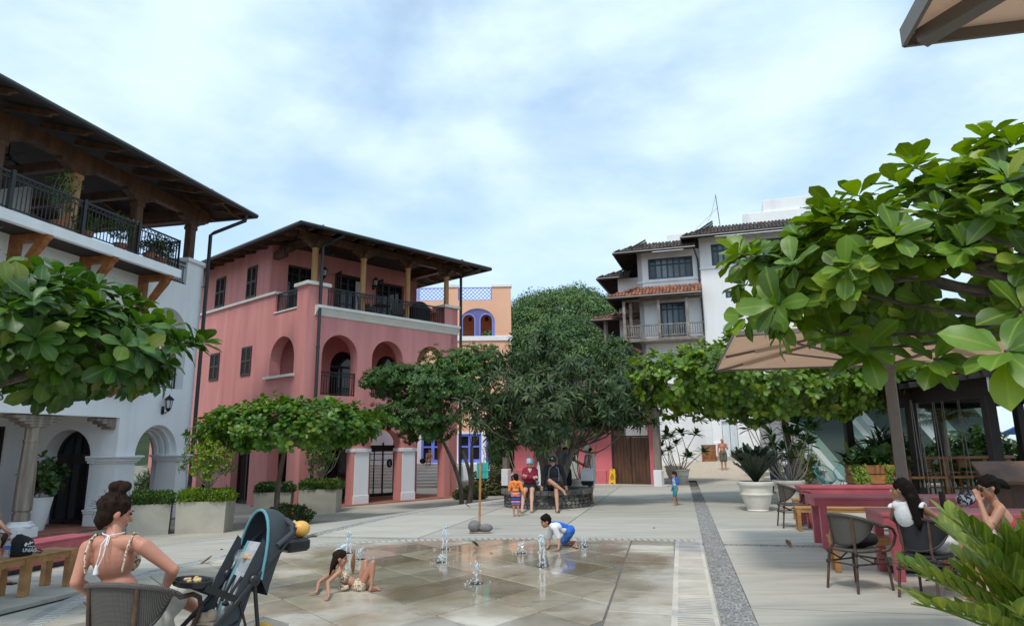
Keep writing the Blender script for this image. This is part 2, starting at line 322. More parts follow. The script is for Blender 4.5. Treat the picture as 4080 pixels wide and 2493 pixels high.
# fountain pad
ARC = [(3.15, 12.95), (2.0, 13.19), (.67, 13.44), (-.69, 13.50), (-2.05, 13.41), (-2.90, 13.16), (-3.56, 12.78), (-4.18, 12.10), (-4.61, 11.38), (-4.87, 10.62), (-4.98, 9.8), (-4.9, 8.6), (-4.6, 7.2), (-4.0, 5.6), (-3.2, 4.3)]
PADR = [(1.0, 4.7), (1.54, 7.17), (2.80, 12.92)]
pad_out = [(2.78, 12.98)] + ARC[1:] + [(.9, 4.3)]
pad = T('fountain_pad', kind='structure')
pad.p('pad_base', MB().poly(pad_out, -.02, .006), M['joint'])
def clip(poly, nx, ny, c):            # keep nx*x+ny*y <= c
    o = []
    for i in range(len(poly)):
        a, b = poly[i], poly[(i+1) % len(poly)]; da = nx*a[0]+ny*a[1]-c; db = nx*b[0]+ny*b[1]-c
        if da <= 0: o.append(a)
        if (da < 0) != (db < 0) and abs(da-db) > 1e-9: t = da/(da-db); o.append((a[0]+(b[0]-a[0])*t, a[1]+(b[1]-a[1])*t))
    return o
def area(p): return abs(sum(p[i][0]*p[(i+1) % len(p)][1]-p[(i+1) % len(p)][0]*p[i][1] for i in range(len(p))))/2
def inset_edge_line(p, q):           # half-plane left of p->q
    dx, dy = q[0]-p[0], q[1]-p[1]; l = math.hypot(dx, dy); return dy/l, -dx/l, (dy*p[0]-dx*p[1])/l
def slab_obj(pl, z0, z1, rnd):
    if len(pl) < 3 or area(pl) < .02: return
    b = .006; cx = sum(p[0] for p in pl)/len(pl); cy = sum(p[1] for p in pl)/len(pl); dz = rnd.uniform(-.0015, .0015)
    n = len(pl); ar = sum(pl[i][0]*pl[(i+1) % n][1]-pl[(i+1) % n][0]*pl[i][1] for i in range(n))
    if ar < 0: pl = pl[::-1]
    ins = [(p[0]+(cx-p[0])*b/max(.05, math.hypot(cx-p[0], cy-p[1])), p[1]+(cy-p[1])*b/max(.05, math.hypot(cx-p[0], cy-p[1]))) for p in pl]
    mb = MB(); mb.v = [(x, y, z0) for x, y in pl] + [(x, y, z1-.005+dz) for x, y in pl] + [(x, y, z1+dz) for x, y in ins]
    mb.f = [(i, (i+1) % n, n+(i+1) % n, n+i) for i in range(n)] + [(n+i, n+(i+1) % n, 2*n+(i+1) % n, 2*n+i) for i in range(n)] + [tuple(range(2*n, 3*n))]
    pad.p('stone_slab', mb, M['wet'])
LBx, LBy, LBc = inset_edge_line((1.91, 12.37), (.95, 7.82))   # line of the border strip: pad side is one side
sgn = 1 if LBx*(-1)+LBy*10 <= LBc else -1
main = clip(pad_out, sgn*LBx, sgn*LBy, sgn*LBc - .012); border = clip(pad_out, -sgn*LBx, -sgn*LBy, -sgn*LBc - .012)
A_off = [-2.0, -2.6, -3.2, -3.9, -4.62, -5.37, -6.02, -6.66, -7.35, -8.05, -8.75, -9.45, -10.15, -10.9, -11.6, -12.4]
B_off = [-.6, .3, 1.2, 2.1, 3.0, 3.95, 4.85, 5.62, 6.48, 7.3, 8.1, 8.9, 9.8]
an = (.785, -.62); bn = (.8, .6); rr_ = random.Random(3)
for i in range(len(A_off)-1):
    for j in range(len(B_off)-1):
        if rr_.random() < .12 and False: continue
        q = main
        q = clip(q, an[0], an[1], A_off[i]-.007); q = clip(q, -an[0], -an[1], -A_off[i+1]-.007) if q else q
        q = clip(q, bn[0], bn[1], B_off[j+1]-.007) if q else q; q = clip(q, -bn[0], -bn[1], -B_off[j]-.007) if q else q
        if q: slab_obj(q, .004, .018, rr_)
cuts = [4.0, 5.4, 6.6, 7.7, 8.75, 9.8, 10.9, 11.9, 12.6, 14]
for i in range(len(cuts)-1):
    nx, ny = .28, .96; q = clip(border, nx, ny, cuts[i+1]-.007); q = clip(q, -nx, -ny, -cuts[i]-.007) if q else q
    if q: slab_obj(q, .004, .018, rr_)
# slot drain round the back of the pad: cover pieces with open slots between them
def arc_pts(step):
    pts = [Vector((*p, 0)) for p in ARC]; out = []; carry = 0
    for a, b in zip(pts[:-1], pts[1:]):
        l = (b-a).length; d = (b-a)/l; s = carry
        while s < l: out.append((a + d*s, d)); s += step
        carry = s - l
    return out
drain = T('slot_drain', kind='structure')
base = MB(); prev = None
for p, d in arc_pts(.2):
    nrm = Vector((d.y, -d.x, 0)); a, b = p - nrm*.02, p + nrm*.26
    if prev: o = len(base.v); base.v += [(*prev[0].xy, .012), (*prev[1].xy, .012), (*b.xy, .012), (*a.xy, .012)]; base.f.append((o, o+1, o+2, o+3))
    prev = (a, b)
drain.p('drain_channel', base, M['joint'])
for k, (p, d) in enumerate(arc_pts(.115)):
    nrm = Vector((d.y, -d.x, 0)); sk = d*.05
    c = [p - nrm*.015, p + d*.075 - nrm*.015, p + d*.075 + sk + nrm*.14, p + sk + nrm*.14]
    mb = MB().poly([(q.x, q.y) for q in c], .008, .021 + rr_.uniform(0, .002)); drain.p('drain_bar', mb, M['conc'])
for k, (p, d) in enumerate(arc_pts(.46)):
    nrm = Vector((d.y, -d.x, 0)); c = [p + nrm*.142, p + d*.455 + nrm*.142, p + d*.455 + nrm*.262, p + nrm*.262]
    drain.p('drain_edge', MB().poly([(q.x, q.y) for q in c], .006, .019), M['mortar'])
# grate covers along the right of the pad
gr = T('drain_grate', kind='structure'); gm = MB()
hl = [rect(.06, .40, .085+.079*i, .123+.079*i) for i in range(10)]
cover = MB().panel(rect(0, .445, 0, .915), hl, -.004, .03).mesh('grate_cover', mat('grate_concrete', (.56, .51, .43), .75, .12, 3, .1, 40, col2=(.33, .33, .33), f2=.7, thr=(.45, .6)))
single_ch = MB(); x0, y0 = ST(2.5, -.185); 
for i in range(12):
    s = 13.22 - .925*(i+1); x, y = ST(s, -.185)
    Mx = Matrix.Translation((x, y, .022)) @ Matrix(((E2.x, 0, E1.x, 0), (E2.y, 0, E1.y, 0), (0, -1, 0, 0), (0, 0, 0, 1)))
    gr.p('grate_cover', cover, None, M=Mx)
c = [ST(2.1, -.195), ST(2.1, .265), ST(13.23, .265), ST(13.23, -.195)]
gr.p('channel', MB().poly(c, -.02, .005), M['joint'])
# gravel slope on the right, terracotta floors under the arcades
gx = [6.0 + .8*i for i in range(26)]; gy = [33.5 + .8*i for i in range(17)]
single('gravel_slope', grid_sheet(gx, gy, lambda x, y: gh(x, y) + .008 + .012*noise.noise((x*2, y*2, 0)), 'gravel', None), M['gravel'], kind='structure')
single('gravel_path', grid_sheet([-9+.8*i for i in range(13)], [36.6+.8*i for i in range(13)], lambda x, y: gh(x, y) + .01, 'g', None), mat('pale_gravel', (.62, .56, .48), .9, .2, 40, .6, 90), kind='structure')
# ================================================================== buildings
def railing(t, a, b, z0, z1, parent=None, ring=True, name='railing'):
    """wrought iron railing with a band of rings under the top rail"""
    a = Vector((*a, 0)); b = Vector((*b, 0)); l = (b-a).length; d = (b-a)/l; mb = MB()
    up = Vector((0, 0, 1))
    for z, h in ((z1, .05), (z1-.15, .025), (z0+.06, .03)): mb.beam(a+up*z, b+up*z, .04, h)
    n = max(2, int(l/.125))
    for i in range(n+1): q = a+d*(l*i/n); mb.beam(q+up*(z0+.05), q+up*(z1-.14), .02, .02, (d.x, d.y, .01))
    if ring:
        k = max(2, int(l/.16))
        for i in range(k):
            q0 = a+d*(l*i/k); q1 = a+d*(l*(i+1)/k)
            mb.beam(q0+up*(z1-.14), q1+up*(z1-.01), .016, .016); mb.beam(q0+up*(z1-.01), q1+up*(z1-.14), .016, .016)
    for q in (a, b): mb.beam(q+up*z0, q+up*(z1+.03), .05, .05, (d.x, d.y, .01))
    return t.p(name, mb, M['iron'], parent)
def shutter_window(t, F_, u0, u1, z0, z1):
    """pair of louvred shutters; F_(u,y,z) places points, y<0 is out of the wall"""
    o = None
    for k, (a, b) in enumerate(((u0, (u0+u1)/2-.008), ((u0+u1)/2+.008, u1))):
        mb = MB(); s = .06
        def bx(x0, x1, y0, y1, c0, c1):
            c = [F_(x, y, z) for z in (c0, c1) for x, y in ((x0, y0), (x1, y0), (x1, y1), (x0, y1))]
            mb.add(c, [(0,3,2,1),(4,5,6,7),(0,1,5,4),(1,2,6,5),(2,3,7,6),(3,0,4,7)])
        bx(a, a+s, -.05, .02, z0, z1); bx(b-s, b, -.05, .02, z0, z1)
        for q in (z0, (z0+z1)/2-.04, z1-.09): bx(a+s, b-s, -.048, .02, q, q+.09)
        n = int((z1-z0)/.055)
        for i in range(n):
            q = z0+.06+(z1-z0-.1)*i/n
            c = [F_(a+s, -.045, q), F_(b-s, -.045, q), F_(b-s, -.005, q+.05), F_(a+s, -.005, q+.05)]; mb.add(c, [(0, 1, 2, 3)])
        o = t.p('shutter', mb, M['shutter'])
def lantern(t, p, out, s=1.0, parent=None):
    """wall lantern: bracket, glazed tapering body, hipped cap"""
    p = Vector(p); out = Vector(out).normalized(); c = p + out*.22*s; b = MB()
    b.beam(p+Vector((0, 0, -.2*s)), p+Vector((0, 0, .06*s)), .12*s, .05*s, tuple(out)); b.tube([p+Vector((0, 0, -.12*s)), p+out*.14*s+Vector((0, 0, -.16*s)), c+Vector((0, 0, -.06*s))], .018*s, 6)
    b.lathe([(.02*s, -.12*s), (.06*s, -.07*s), (.085*s, -.02*s), (.095*s, 0)], c, 6)
    for k in range(6):
        an = k*math.pi/3; b.beam(c+Vector((math.cos(an)*.085*s, math.sin(an)*.085*s, 0)), c+Vector((math.cos(an)*.125*s, math.sin(an)*.125*s, .26*s)), .016*s, .016*s)
    b.lathe([(.155*s, .255*s), (.16*s, .28*s), (.07*s, .37*s), (.04*s, .385*s), (.018*s, .42*s), (.004*s, .46*s)], c, 6)
    o = t.p('lantern', b, M['iron'], parent)
    t.p('lantern_glass', MB().lathe([(.078*s, .005*s), (.116*s, .25*s)], c, 6), M['frost'], o); return o
M['frost'] = mat('frosted_glass', (.55, .57, .6), .15, .05, 6)
def glazed(t, name, F_, poly, bars, parent=None, fr=.09, glassm=None):
    """dark framed glazing filling an opening polygon (u,z) with glazing bars [(u0,z0,u1,z1,w)]"""
    cx = sum(p[0] for p in poly)/len(poly); cz = sum(p[1] for p in poly)/len(poly)
    inner = [(cx+(u-cx)*(1-fr*1.6/max(.3, abs(poly[1][0]-poly[0][0]))*1.2), cz+(z-cz)*(1-fr/1.6)) for u, z in poly]
    n = len(poly); mb = MB()
    for y0 in (0, .06): pass
    vs = [F_(u, 0, z) for u, z in poly] + [F_(u, 0, z) for u, z in inner] + [F_(u, .07, z) for u, z in inner]
    mb.add(vs, [(i, (i+1) % n, n+(i+1) % n, n+i) for i in range(n)] + [(n+i, n+(i+1) % n, 2*n+(i+1) % n, 2*n+i) for i in range(n)])
    for u0, z0, u1, z1, wd in bars:
        mb.beam(F_(u0, .03, z0), F_(u1, .03, z1), wd, .06, tuple(Vector(F_(0, 1, 0))-Vector(F_(0, 0, 0))))
    o = t.p(name, mb, M['frame'], parent)
    g = MB().add([F_(u, .05, z) for u, z in inner], [tuple(range(n))]); t.p('glass_pane', g, glassm or M['glass'], o); return o
def zapata(mb, c, ax, w=1.0, h=.3, d=.22):
    """carved timber bracket capital: stepped double corbel under a beam"""
    ax = Vector(ax).normalized(); c = Vector(c)
    prof = [(-.5, 1), (-.5, .72), (-.42, .62), (-.36, .5), (-.27, .44), (-.22, .2), (-.15, .08), (-.13, 0)]
    prof = prof + [(-x, z) for x, z in prof[::-1]]
    nrm = Vector((-ax.y, ax.x, 0)); n = len(prof)
    vs = [c + ax*(x*w) + Vector((0, 0, z*h)) + nrm*(sg*d/2) for sg in (-1, 1) for x, z in prof]
    mb.add(vs, [tuple(range(n)), tuple(range(2*n-1, n-1, -1))] + [(i, n+i, n+(i+1) % n, (i+1) % n) for i in range(n)]); return mb
# ---------------- pink arcaded building (local x along the front, y back along its left side, origin at the corner, z=0 its base)
ZB = -.65; aP = R_(42.5)
pk = T('arcaded_building', 'salmon pink three-storey arcaded building with timber-columned top balcony', 'building', (-8.40, 28.29, ZB), math.pi/2 - aP)
def z_(v): return v - ZB
WX, WY, TH_ = 8.4, 15.0, .5
f1 = [arch(.80, 2.52, -.1, z_(1.62)), arch(3.34, 5.03, -.1, z_(1.62)), arch(5.86, 7.62, -.1, z_(1.62))]
f2 = [arch(.78, 2.53, z_(3.78), z_(5.46)), arch(3.29, 5.02, z_(3.78), z_(5.46)), arch(5.84, 7.56, z_(3.78), z_(5.46))]
pk.p('front_wall', MB().panel(rect(0, WX, -.4, z_(7.40)), f1+f2, 0, TH_), M['pink'])
Fl = lambda u, y, z: Vector((y, u, z))          # left side: u runs along local y, depth along local x
ML = Matrix(((0, 1, 0, 0), (1, 0, 0, 0), (0, 0, 1, 0), (0, 0, 0, 1)))
l1 = [arch(.95, 2.5, -.1, z_(1.75)), arch(4.0, 5.6, -.1, z_(1.75)), arch(7.55, 9.05, -.1, z_(1.75)), arch(11.0, 12.6, -.1, z_(1.75))]
l2 = [arch(.83, 2.80, z_(4.66), z_(5.33))]
sh = [(4.44, 5.33), (7.55, 8.5)]
l2 += [rect(a, b, z_(4.88), z_(6.18)) for a, b in sh]
lo = [(.5, -.4), (WY, -.4), (WY, z_(10.75)), (3.2, z_(10.75)), (3.2, z_(8.30)), (2.63, z_(8.30)), (2.63, z_(7.40)), (.5, z_(7.40))]
pk.p('side_wall', MB().panel(lo, l1+l2+[rect(a, b, z_(8.43), z_(9.92)) for a, b in sh], 0, TH_, ML), M['pink'])
for a, b in sh:
    shutter_window(pk, Fl, a, b, z_(4.88), z_(6.18)); shutter_window(pk, Fl, a, b, z_(8.43), z_(9.92))
iw = [arch(3.28, 4.8, z_(3.9), z_(5.4)), arch(5.88, 7.33, z_(3.9), z_(5.45)), arch(.9, 2.3, -.1, z_(1.7)), arch(3.2, 4.9, -.1, z_(1.9)), arch(5.72, 7.62, -.1, z_(1.9))] + [rect(.84, 2.21, z_(7.5), z_(9.88)), rect(3.34, 5.06, z_(7.5), z_(9.92)), rect(5.87, 7.53, z_(7.5), z_(9.90))]
pk.p('inner_wall', MB().panel(rect(.5, WX, -.4, z_(10.75)), iw, 3.2, 3.5), M['pink'])
Fi = lambda u, y, z: Vector((u, 3.38+y, z))
for (a, b) in ((3.28, 4.8), (5.88, 7.33)): glazed(pk, 'arched_door', Fi, arch(a, b, z_(3.9), z_(5.42)), [((a+b)/2, z_(3.9), (a+b)/2, z_(5.45), .09), (a, z_(5.42), b, z_(5.42), .1)])
glazed(pk, 'arched_door', Fi, arch(.9, 2.3, 0, z_(1.7)), [(1.6, 0, 1.6, z_(1.7), .1), (.9, z_(1.6), 2.3, z_(1.6), .12)])
glazed(pk, 'arched_door', Fi, arch(3.2, 4.9, 0, z_(1.9)), [(4.05, 0, 4.05, z_(1.9), .1), (3.2, z_(1.6), 4.9, z_(1.6), .12)])
for a, b, op in ((.84, 2.21, 0), (3.34, 5.06, 1), (5.87, 7.53, 2)):
    bars = [((a+b)/2, z_(7.5), (a+b)/2, z_(9.9), .12)] + [(a+(b-a)*k/4, z_(7.5), a+(b-a)*k/4, z_(9.9), .03) for k in (1, 3)] + [(a, z_(8.0+.5*k), b, z_(8.0+.5*k), .03) for k in range(4)]
    dr = glazed(pk, 'french_door', Fi, rect(a, b, z_(7.5), z_(9.88)), bars)
    if op:
        leaf = MB(); x = a if op == 1 else a-.1
        leaf.panel(rect(0, .8, 0, 2.35), [rect(.09, .71, .2, 2.26)], 0, .05)
        for k in range(1, 4): leaf.box(.09, .71, .01, .04, .2+.5*k, .23+.5*k)
        leaf.box(.39, .42, .01, .04, .2, 2.26)
        pk.p('door_leaf', leaf, M['shutter'], dr, M=Matrix.Translation((x, 3.2, z_(7.5))) @ Matrix.Rotation(R_(-105), 4, 'Z'))
cu = MB()
for k in range(7): cu.tube([(4.62+.05*k, 3.3+.03*(k % 2), z_(7.55)), (4.62+.05*k, 3.3+.03*(k % 2), z_(9.7))], .04, 6)
pk.p('curtain', cu, M['curtain'])
# door with the round E sign in the third inner arch, glazed through to the court behind
M['clear'] = bpy.data.materials.new('clear_glass'); M['clear'].use_nodes = True; b_ = M['clear'].node_tree.nodes['Principled BSDF']
b_.inputs['Base Color'].default_value = (.55, .6, .6, 1); b_.inputs['Roughness'].default_value = .03; b_.inputs['Alpha'].default_value = .22
ed = glazed(pk, 'arched_door', Fi, arch(5.72, 7.62, 0, z_(1.9)), [(6.62, 0, 6.62, z_(1.9), .06), (7.3, 0, 7.3, z_(1.9), .06), (5.72, z_(1.62), 7.62, z_(1.62), .3), (6.1, .1, 6.1, 2.2, .03), (5.72, 2.0, 7.62, 2.0, .03), (5.72, 1.72, 7.62, 1.72, .03)], glassm=M['clear'])
sg = MB().lathe([(.21, -.01), (.21, .01)], (0, 0, 0), 20, .8, 1.0)
so = pk.p('round_sign', sg, M['iron'], ed, M=Matrix.Translation((7.0, 3.36, 1.55)) @ Matrix.Rotation(R_(90), 4, 'X'))
et = MB().box(-.055, -.02, -.1, .1, .011, .02)
for q in (-.1, -.018, .065): et.box(-.02, .06, q, q+.035, .011, .02)
pk.p('sign_letter', et, M['frost'], so)
# floors, slabs, ceilings
pk.p('arcade_floor', MB().box(-.25, WX+.3, -.35, 3.2, -.3, .03), M['brick'])
pv = MB().bbox(0, .39, 0, .39, 0, .02, .004).mesh('floor_tile', M['brick'])
for i in range(20):
    for j in range(8):
        if j < 2 or i > 5: pk.p('floor_tile', pv, None, M=Matrix.Translation((-.2+.42*i+.2*(j % 2), -.33+.42*j, .026)))
pk.p('gallery_floor', MB().box(.45, WX, .3, 3.3, z_(3.45), z_(3.72)), M['pink']); pk.p('balcony_floor', MB().box(.3, WX, .2, 3.3, z_(7.05), z_(7.42)), M['pink'])
pk.p('back_wall', MB().box(.5, WX, 9.2, 9.4, -.4, z_(10.75)), M['pink']); pk.p('interior_floor', MB().box(.5, WX, 3.5, 9.2, z_(3.45), z_(3.6)).box(.5, WX, 3.5, 9.2, z_(7.05), z_(7.2)), M['dark'])
pk.p('far_side_wall', MB().panel([(.0, -.4), (WY, -.4), (WY, z_(10.75)), (3.2, z_(10.75)), (3.2, z_(7.4)), (0, z_(7.4))], [arch(.75, 2.95, -.1, z_(1.62)), arch(4.2, 7.6, -.1, z_(1.62)), arch(.75, 2.9, z_(3.78), z_(5.4))], WX-.45, WX-.001, ML), M['pink'])
# white pier casings on the front of the arcade
for a, b in ((2.52, 3.34), (5.03, 5.86)):
    c = (a+b)/2; w2 = (b-a)/2
    pk.p('pier', MB().add([(c-w2*k-o, -.035-o, z) for z, k, o in ()] , []).bbox(c-.39, c+.39, -.05, TH_+.05, -.1, .38, .01).bbox(c-.36, c+.36, -.03, TH_+.03, .36, z_(1.5), .008).bbox(c-.43, c+.43, -.08, TH_+.08, z_(1.48), z_(1.63), .01), M['white'])
    lantern(pk, (c+.04, 0, z_(1.95)), (0, -1, 0), 1.0)
# band courses, sills, caps
pk.p('cornice', MB().add([(x, y, z) for x in (.35, WX-.02) for y, z in ((0, z_(7.02)), (-.05, z_(7.04)), (-.10, z_(7.14)), (-.2, z_(7.3)), (-.25, z_(7.34)), (-.25, z_(7.45)), (0, z_(7.45)))], [tuple(range(6, -1, -1)), tuple(range(7, 14))] + [(i, 7+i, 7+(i+1) % 7, (i+1) % 7) for i in range(7)]), M['cream'])
pk.p('band_course', MB().bbox(-.1, .52, 2.55, WY, z_(8.26), z_(8.38), .012), M['cream'])
pk.p('sill', MB().bbox(-.16, .45, .72, 3.05, z_(4.55), z_(4.66), .01), M['cream']); pk.p('sill', MB().bbox(-.05, .4, .8, 2.66, z_(7.38), z_(7.44), .008), M['cream'])
pk.p('corner_pier', MB().box(0, .92, 0, .84, z_(7.395), z_(8.34)), M['pink']); pk.p('pier_cap', MB().bbox(-.12, 1.04, -.12, .96, z_(8.28), z_(8.43), .012), M['cream'])
pk.p('corner_pier', MB().box(7.56, WX-.002, .002, .7, z_(7.395), z_(8.36)), M['pink']); pk.p('pier_cap', MB().bbox(7.45, WX+.13, -.12, .82, z_(8.34), z_(8.47), .012), M['cream'])
railing(pk, (.92, .12), (7.56, .12), z_(7.46), z_(8.3)); railing(pk, (.12, .84), (.12, 2.63), z_(7.44), z_(8.26))
railing(pk, (WX-.15, .8), (WX-.15, 3.2), z_(7.44), z_(8.3))
for a, b in ((.78, 2.53), (3.29, 5.02), (5.84, 7.56)): railing(pk, (a, .15), (b, .15), z_(3.8), z_(4.74))
# timber columns with carved capitals and the beam
for x, zb in ((.47, z_(8.43)), (2.95, z_(7.43)), (5.5, z_(7.43)), (7.97, z_(8.47))):
    cl = pk.p('column', MB().lathe([(.15, zb), (.15, zb+.12), (.125, zb+.14), (.125, z_(9.9)), (.15, z_(9.93)), (.15, z_(9.99))], (x, .38, 0), 14), M['honey'], smooth=True)
    pk.p('capital', zapata(zapata(MB(), (x, .38, z_(9.98)), (1, 0, 0), 1.15, .32, .24), (x, .38, z_(9.98)), (0, 1, 0), .9, .319, .2), M['wood'], cl)
pk.p('beam', MB().box(-.35, WX+.4, .25, .51, z_(10.30), z_(10.58)), M['wood']); pk.p('beam', MB().box(.33, .59, .52, 3.2, z_(10.302), z_(10.58)), M['wood']); pk.p('beam', MB().box(7.84, 8.1, .52, 3.2, z_(10.302), z_(10.58)), M['wood'])
pk.p('corbel', MB().box(.08, .3, 2.3, 3.2, z_(9.95), z_(10.3)).box(.1, .28, 1.9, 2.3, z_(10.1), z_(10.3)), M['wood'])
def hip_roof(t, x0, x1, y0, y1, ze, pitch, th=.1, mt=None, soff=None, gut=True, raft=1.0, ins=1.2, tail_sides='flbr'):
    """low hip roof: covering, boarded soffit, rafters on the visible sides and half-round gutters"""
    hw = min(x1-x0, y1-y0)/2; h = hw*pitch; ridge = ((x0+hw, (y0+y1)/2), (x1-hw, (y0+y1)/2)) if x1-x0 > y1-y0 else (((x0+x1)/2, y0+hw), ((x0+x1)/2, y1-hw))
    def shell(dz, e=0): 
        v = [(x0-e, y0-e, ze+dz), (x1+e, y0-e, ze+dz), (x1+e, y1+e, ze+dz), (x0-e, y1+e, ze+dz), (*ridge[0], ze+h+dz), (*ridge[1], ze+h+dz)]
        f = [(0, 1, 5, 4), (1, 2, 5), (2, 3, 4, 5), (3, 0, 4)] if x1-x0 > y1-y0 else [(0, 1, 4), (1, 2, 5, 4), (2, 3, 5), (3, 0, 4, 5)]
        return v, f
    v, f = shell(0); v2, _ = shell(th)
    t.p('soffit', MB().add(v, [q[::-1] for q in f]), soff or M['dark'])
    t.p('roof', MB().add(v2, f).add(v, []).add([v[i] for i in range(4)]+[v2[i] for i in range(4)], [(i, (i+1) % 4, 4+(i+1) % 4, 4+i) for i in range(4)]), mt or M['gutter'])
    if gut:
        g = .085
        for a, b in (((x0, y0), (x1, y0)), ((x0, y0), (x0, y1)), ((x1, y0), (x1, y1))):
            a3, b3 = Vector((*a, ze-.0)), Vector((*b, ze-.0)); d = (b3-a3).normalized(); o = Vector((d.y, -d.x, 0)); cxy = Vector(((x0+x1)/2, (y0+y1)/2, ze)); o = o if (a3-cxy).dot(o) > 0 else -o
            t.p('gutter', MB().tube([a3+o*g*.7-d*.05, b3+o*g*.7+d*.05], g, 10), M['gutter'], smooth=True)
    # rafter tails with shaped ends
    def tail(px, py, dx, dy):
        e = Vector((px, py, ze-.03)); i = e + Vector((dx, dy, 0))*ins*1.15 + Vector((0, 0, ins*1.15*pitch)); mb = MB()
        u = (i-e).normalized(); s = Vector((-dy, dx, 0))*.05; pr = [(.06, -.02), (.06, -.06), (.2, -.10), (.3, -.11), (.36, -.17), (.5, -.19), ((i-e).length, -.19), ((i-e).length, -.02)]; n = len(pr)
        up = Vector((0, 0, 1))
        mb.add([e+u*a+up*b+s*q for q in (-1, 1) for a, b in pr], [tuple(range(n)), tuple(range(2*n-1, n-1, -1))]+[(k, n+k, n+(k+1) % n, (k+1) % n) for k in range(n)])
        t.p('rafter', mb, M['wood'])
    if 'f' in tail_sides:
        n = int((x1-x0-1.2)/raft)
        for k in range(n+1): tail(x0+.6+(x1-x0-1.2)*k/n, y0, 0, 1)
    if 'l' in tail_sides:
        n = int((y1-y0-1.2)/raft)
        for k in range(n+1): tail(x0, y0+.6+(y1-y0-1.2)*k/n, 1, 0)
    if 'r' in tail_sides:
        n = int((y1-y0-1.2)/raft)
        for k in range(n+1): tail(x1, y0+.6+(y1-y0-1.2)*k/n, -1, 0)
hip_roof(pk, -1.15, 9.5, -1.15, WY+1, z_(10.40), .30, tail_sides='flr')
pk.p('ceiling', MB().box(.3, WX, .5, 9, z_(10.66), z_(10.7)), M['dark'])
def downspout(t, pts, br=()):
    o = t.p('downspout', MB().tube(pts, .07, 10), M['gutter'], smooth=True)
    for p, q in br: t.p('clamp', MB().beam(p, q, .02, .02).lathe([(.085, -.03), (.085, .03)], q, 10), M['gutter'], o)
downspout(pk, [(.48, -.16, -.2), (.48, -.16, z_(9.95)), (.6, -.25, z_(10.05)), (.85, -1.1, z_(10.3)), (.85, -1.12, z_(10.4))], [((.48, .05, z), (.48, -.16, z)) for z in (z_(5.7), z_(3.0))])
downspout(pk, [(WX+.12, -.1, -.2), (WX+.12, -.1, z_(9.95)), (WX+.2, -.2, z_(10.05)), (WX+.45, -1.1, z_(10.3)), (WX+.45, -1.12, z_(10.4))], [((WX-.02, .1, z_(4)), (WX+.12, -.1, z_(4)))])
for x in (2.6, 5.55): lantern(pk, (x, 3.2, z_(9.6)), (0, -1, 0), 1.0)
lantern(pk, (.62, 1.2, z_(5.95)), (1, 0, 0)); lantern(pk, (0, 9.75, z_(1.6)), (-1, 0, 0)); lantern(pk, (0, 13.2, z_(1.6)), (-1, 0, 0))
def ceiling_fan(t, c, zc):
    o = t.p('ceiling_fan', MB().tube([(*c, zc), (*c, zc-.35)], .02, 6).lathe([(.09, -.35), (.11, -.42), (.07, -.52), (.03, -.55)], (*c, zc), 10), M['iron'])
    for k in range(3):
        a = k*2.094+.4; t.p('fan_blade', MB().beam((c[0]+.08*math.cos(a), c[1]+.08*math.sin(a), zc-.42), (c[0]+.68*math.cos(a), c[1]+.68*math.sin(a), zc-.4), .12, .012), M['iron'], o)
ceiling_fan(pk, (2.0, 1.5), z_(10.66)); ceiling_fan(pk, (6.3, 1.5), z_(10.66))
Fs = lambda u, y, z: Vector((.3+y, u, z))
for a, b in ((4.0, 5.6), (7.55, 9.05), (11.0, 12.6)): glazed(pk, 'arched_door', Fs, arch(a, b, 0, z_(1.75)), [((a+b)/2, 0, (a+b)/2, z_(2.4), .08), (a, z_(1.5), b, z_(1.5), .1)])
glazed(pk, 'arched_door', lambda u, y, z: Vector((u, 3.3+y, z)), arch(.92, 2.28, 0, z_(1.7)), [])
# ---------------- white building on the left (local x along its front, away from the viewer; y into the building)
wA = R_(12.6); A0 = G(370, 2110, -.65)
wb = T('balcony_building', 'white three-storey building with timber-posted roof terrace and bracketed balcony', 'building', (A0.x, A0.y, ZB), math.pi/2 - wA)
XE = 4.05; WT = .75; XS = -9.0
wbh = [rect(XS+.5, .6, -.1, z_(2.69)), arch(1.41, 3.43, -.1, z_(1.50), 20), arch(1.40, 3.43, z_(3.78), z_(5.58), 20), rect(-2.6, .35, z_(3.9), z_(5.9)), rect(-6.5, -3.4, z_(3.9), z_(5.9))]
wb.p('front_wall', MB().panel([(XS, -.4), (XE, -.4), (XE, z_(7.58)), (XS, z_(7.58))], wbh, 0, WT), M['white'])
wb.p('cross_wall', MB().panel(rect(WT-.01, 4.6, -.4, z_(3.3)), [arch(.95, 2.75, -.1, z_(1.45))], .6, 1.25, Matrix(((0, 1, 0, 0), (1, 0, 0, 0), (0, 0, 1, 0), (0, 0, 0, 1)))), M['white'])
wb.p('arcade_back_wall', MB().panel(rect(XS, .62, -.4, z_(3.3)), [rect(-6.2, -.35, -.1, z_(2.45))], 3.3, 3.5), M['white'])
Fb = lambda u, y, z: Vector((u, 3.36+y, z))
glazed(wb, 'shop_window', Fb, rect(-6.2, -.35, 0, z_(2.45)), [(-.9, 0, -.9, z_(2.45), .16), (-2.2, 0, -2.2, z_(2.45), .14), (-3.6, 0, -3.6, z_(2.45), .14), (-6.2, z_(1.5), -.35, z_(1.5), .14)], fr=.12)
Fc = lambda u, y, z: Vector((1.12+y, u, z))
glazed(wb, 'arched_door', Fc, arch(.95, 2.75, 0, z_(1.45)), [(.95, z_(1.42), 2.75, z_(1.42), .3), (1.5, 0, 1.5, z_(2.2), .07), (2.2, 0, 2.2, z_(2.2), .09), (1.85, z_(1.5), 1.85, z_(2.3), .05)], fr=.12)
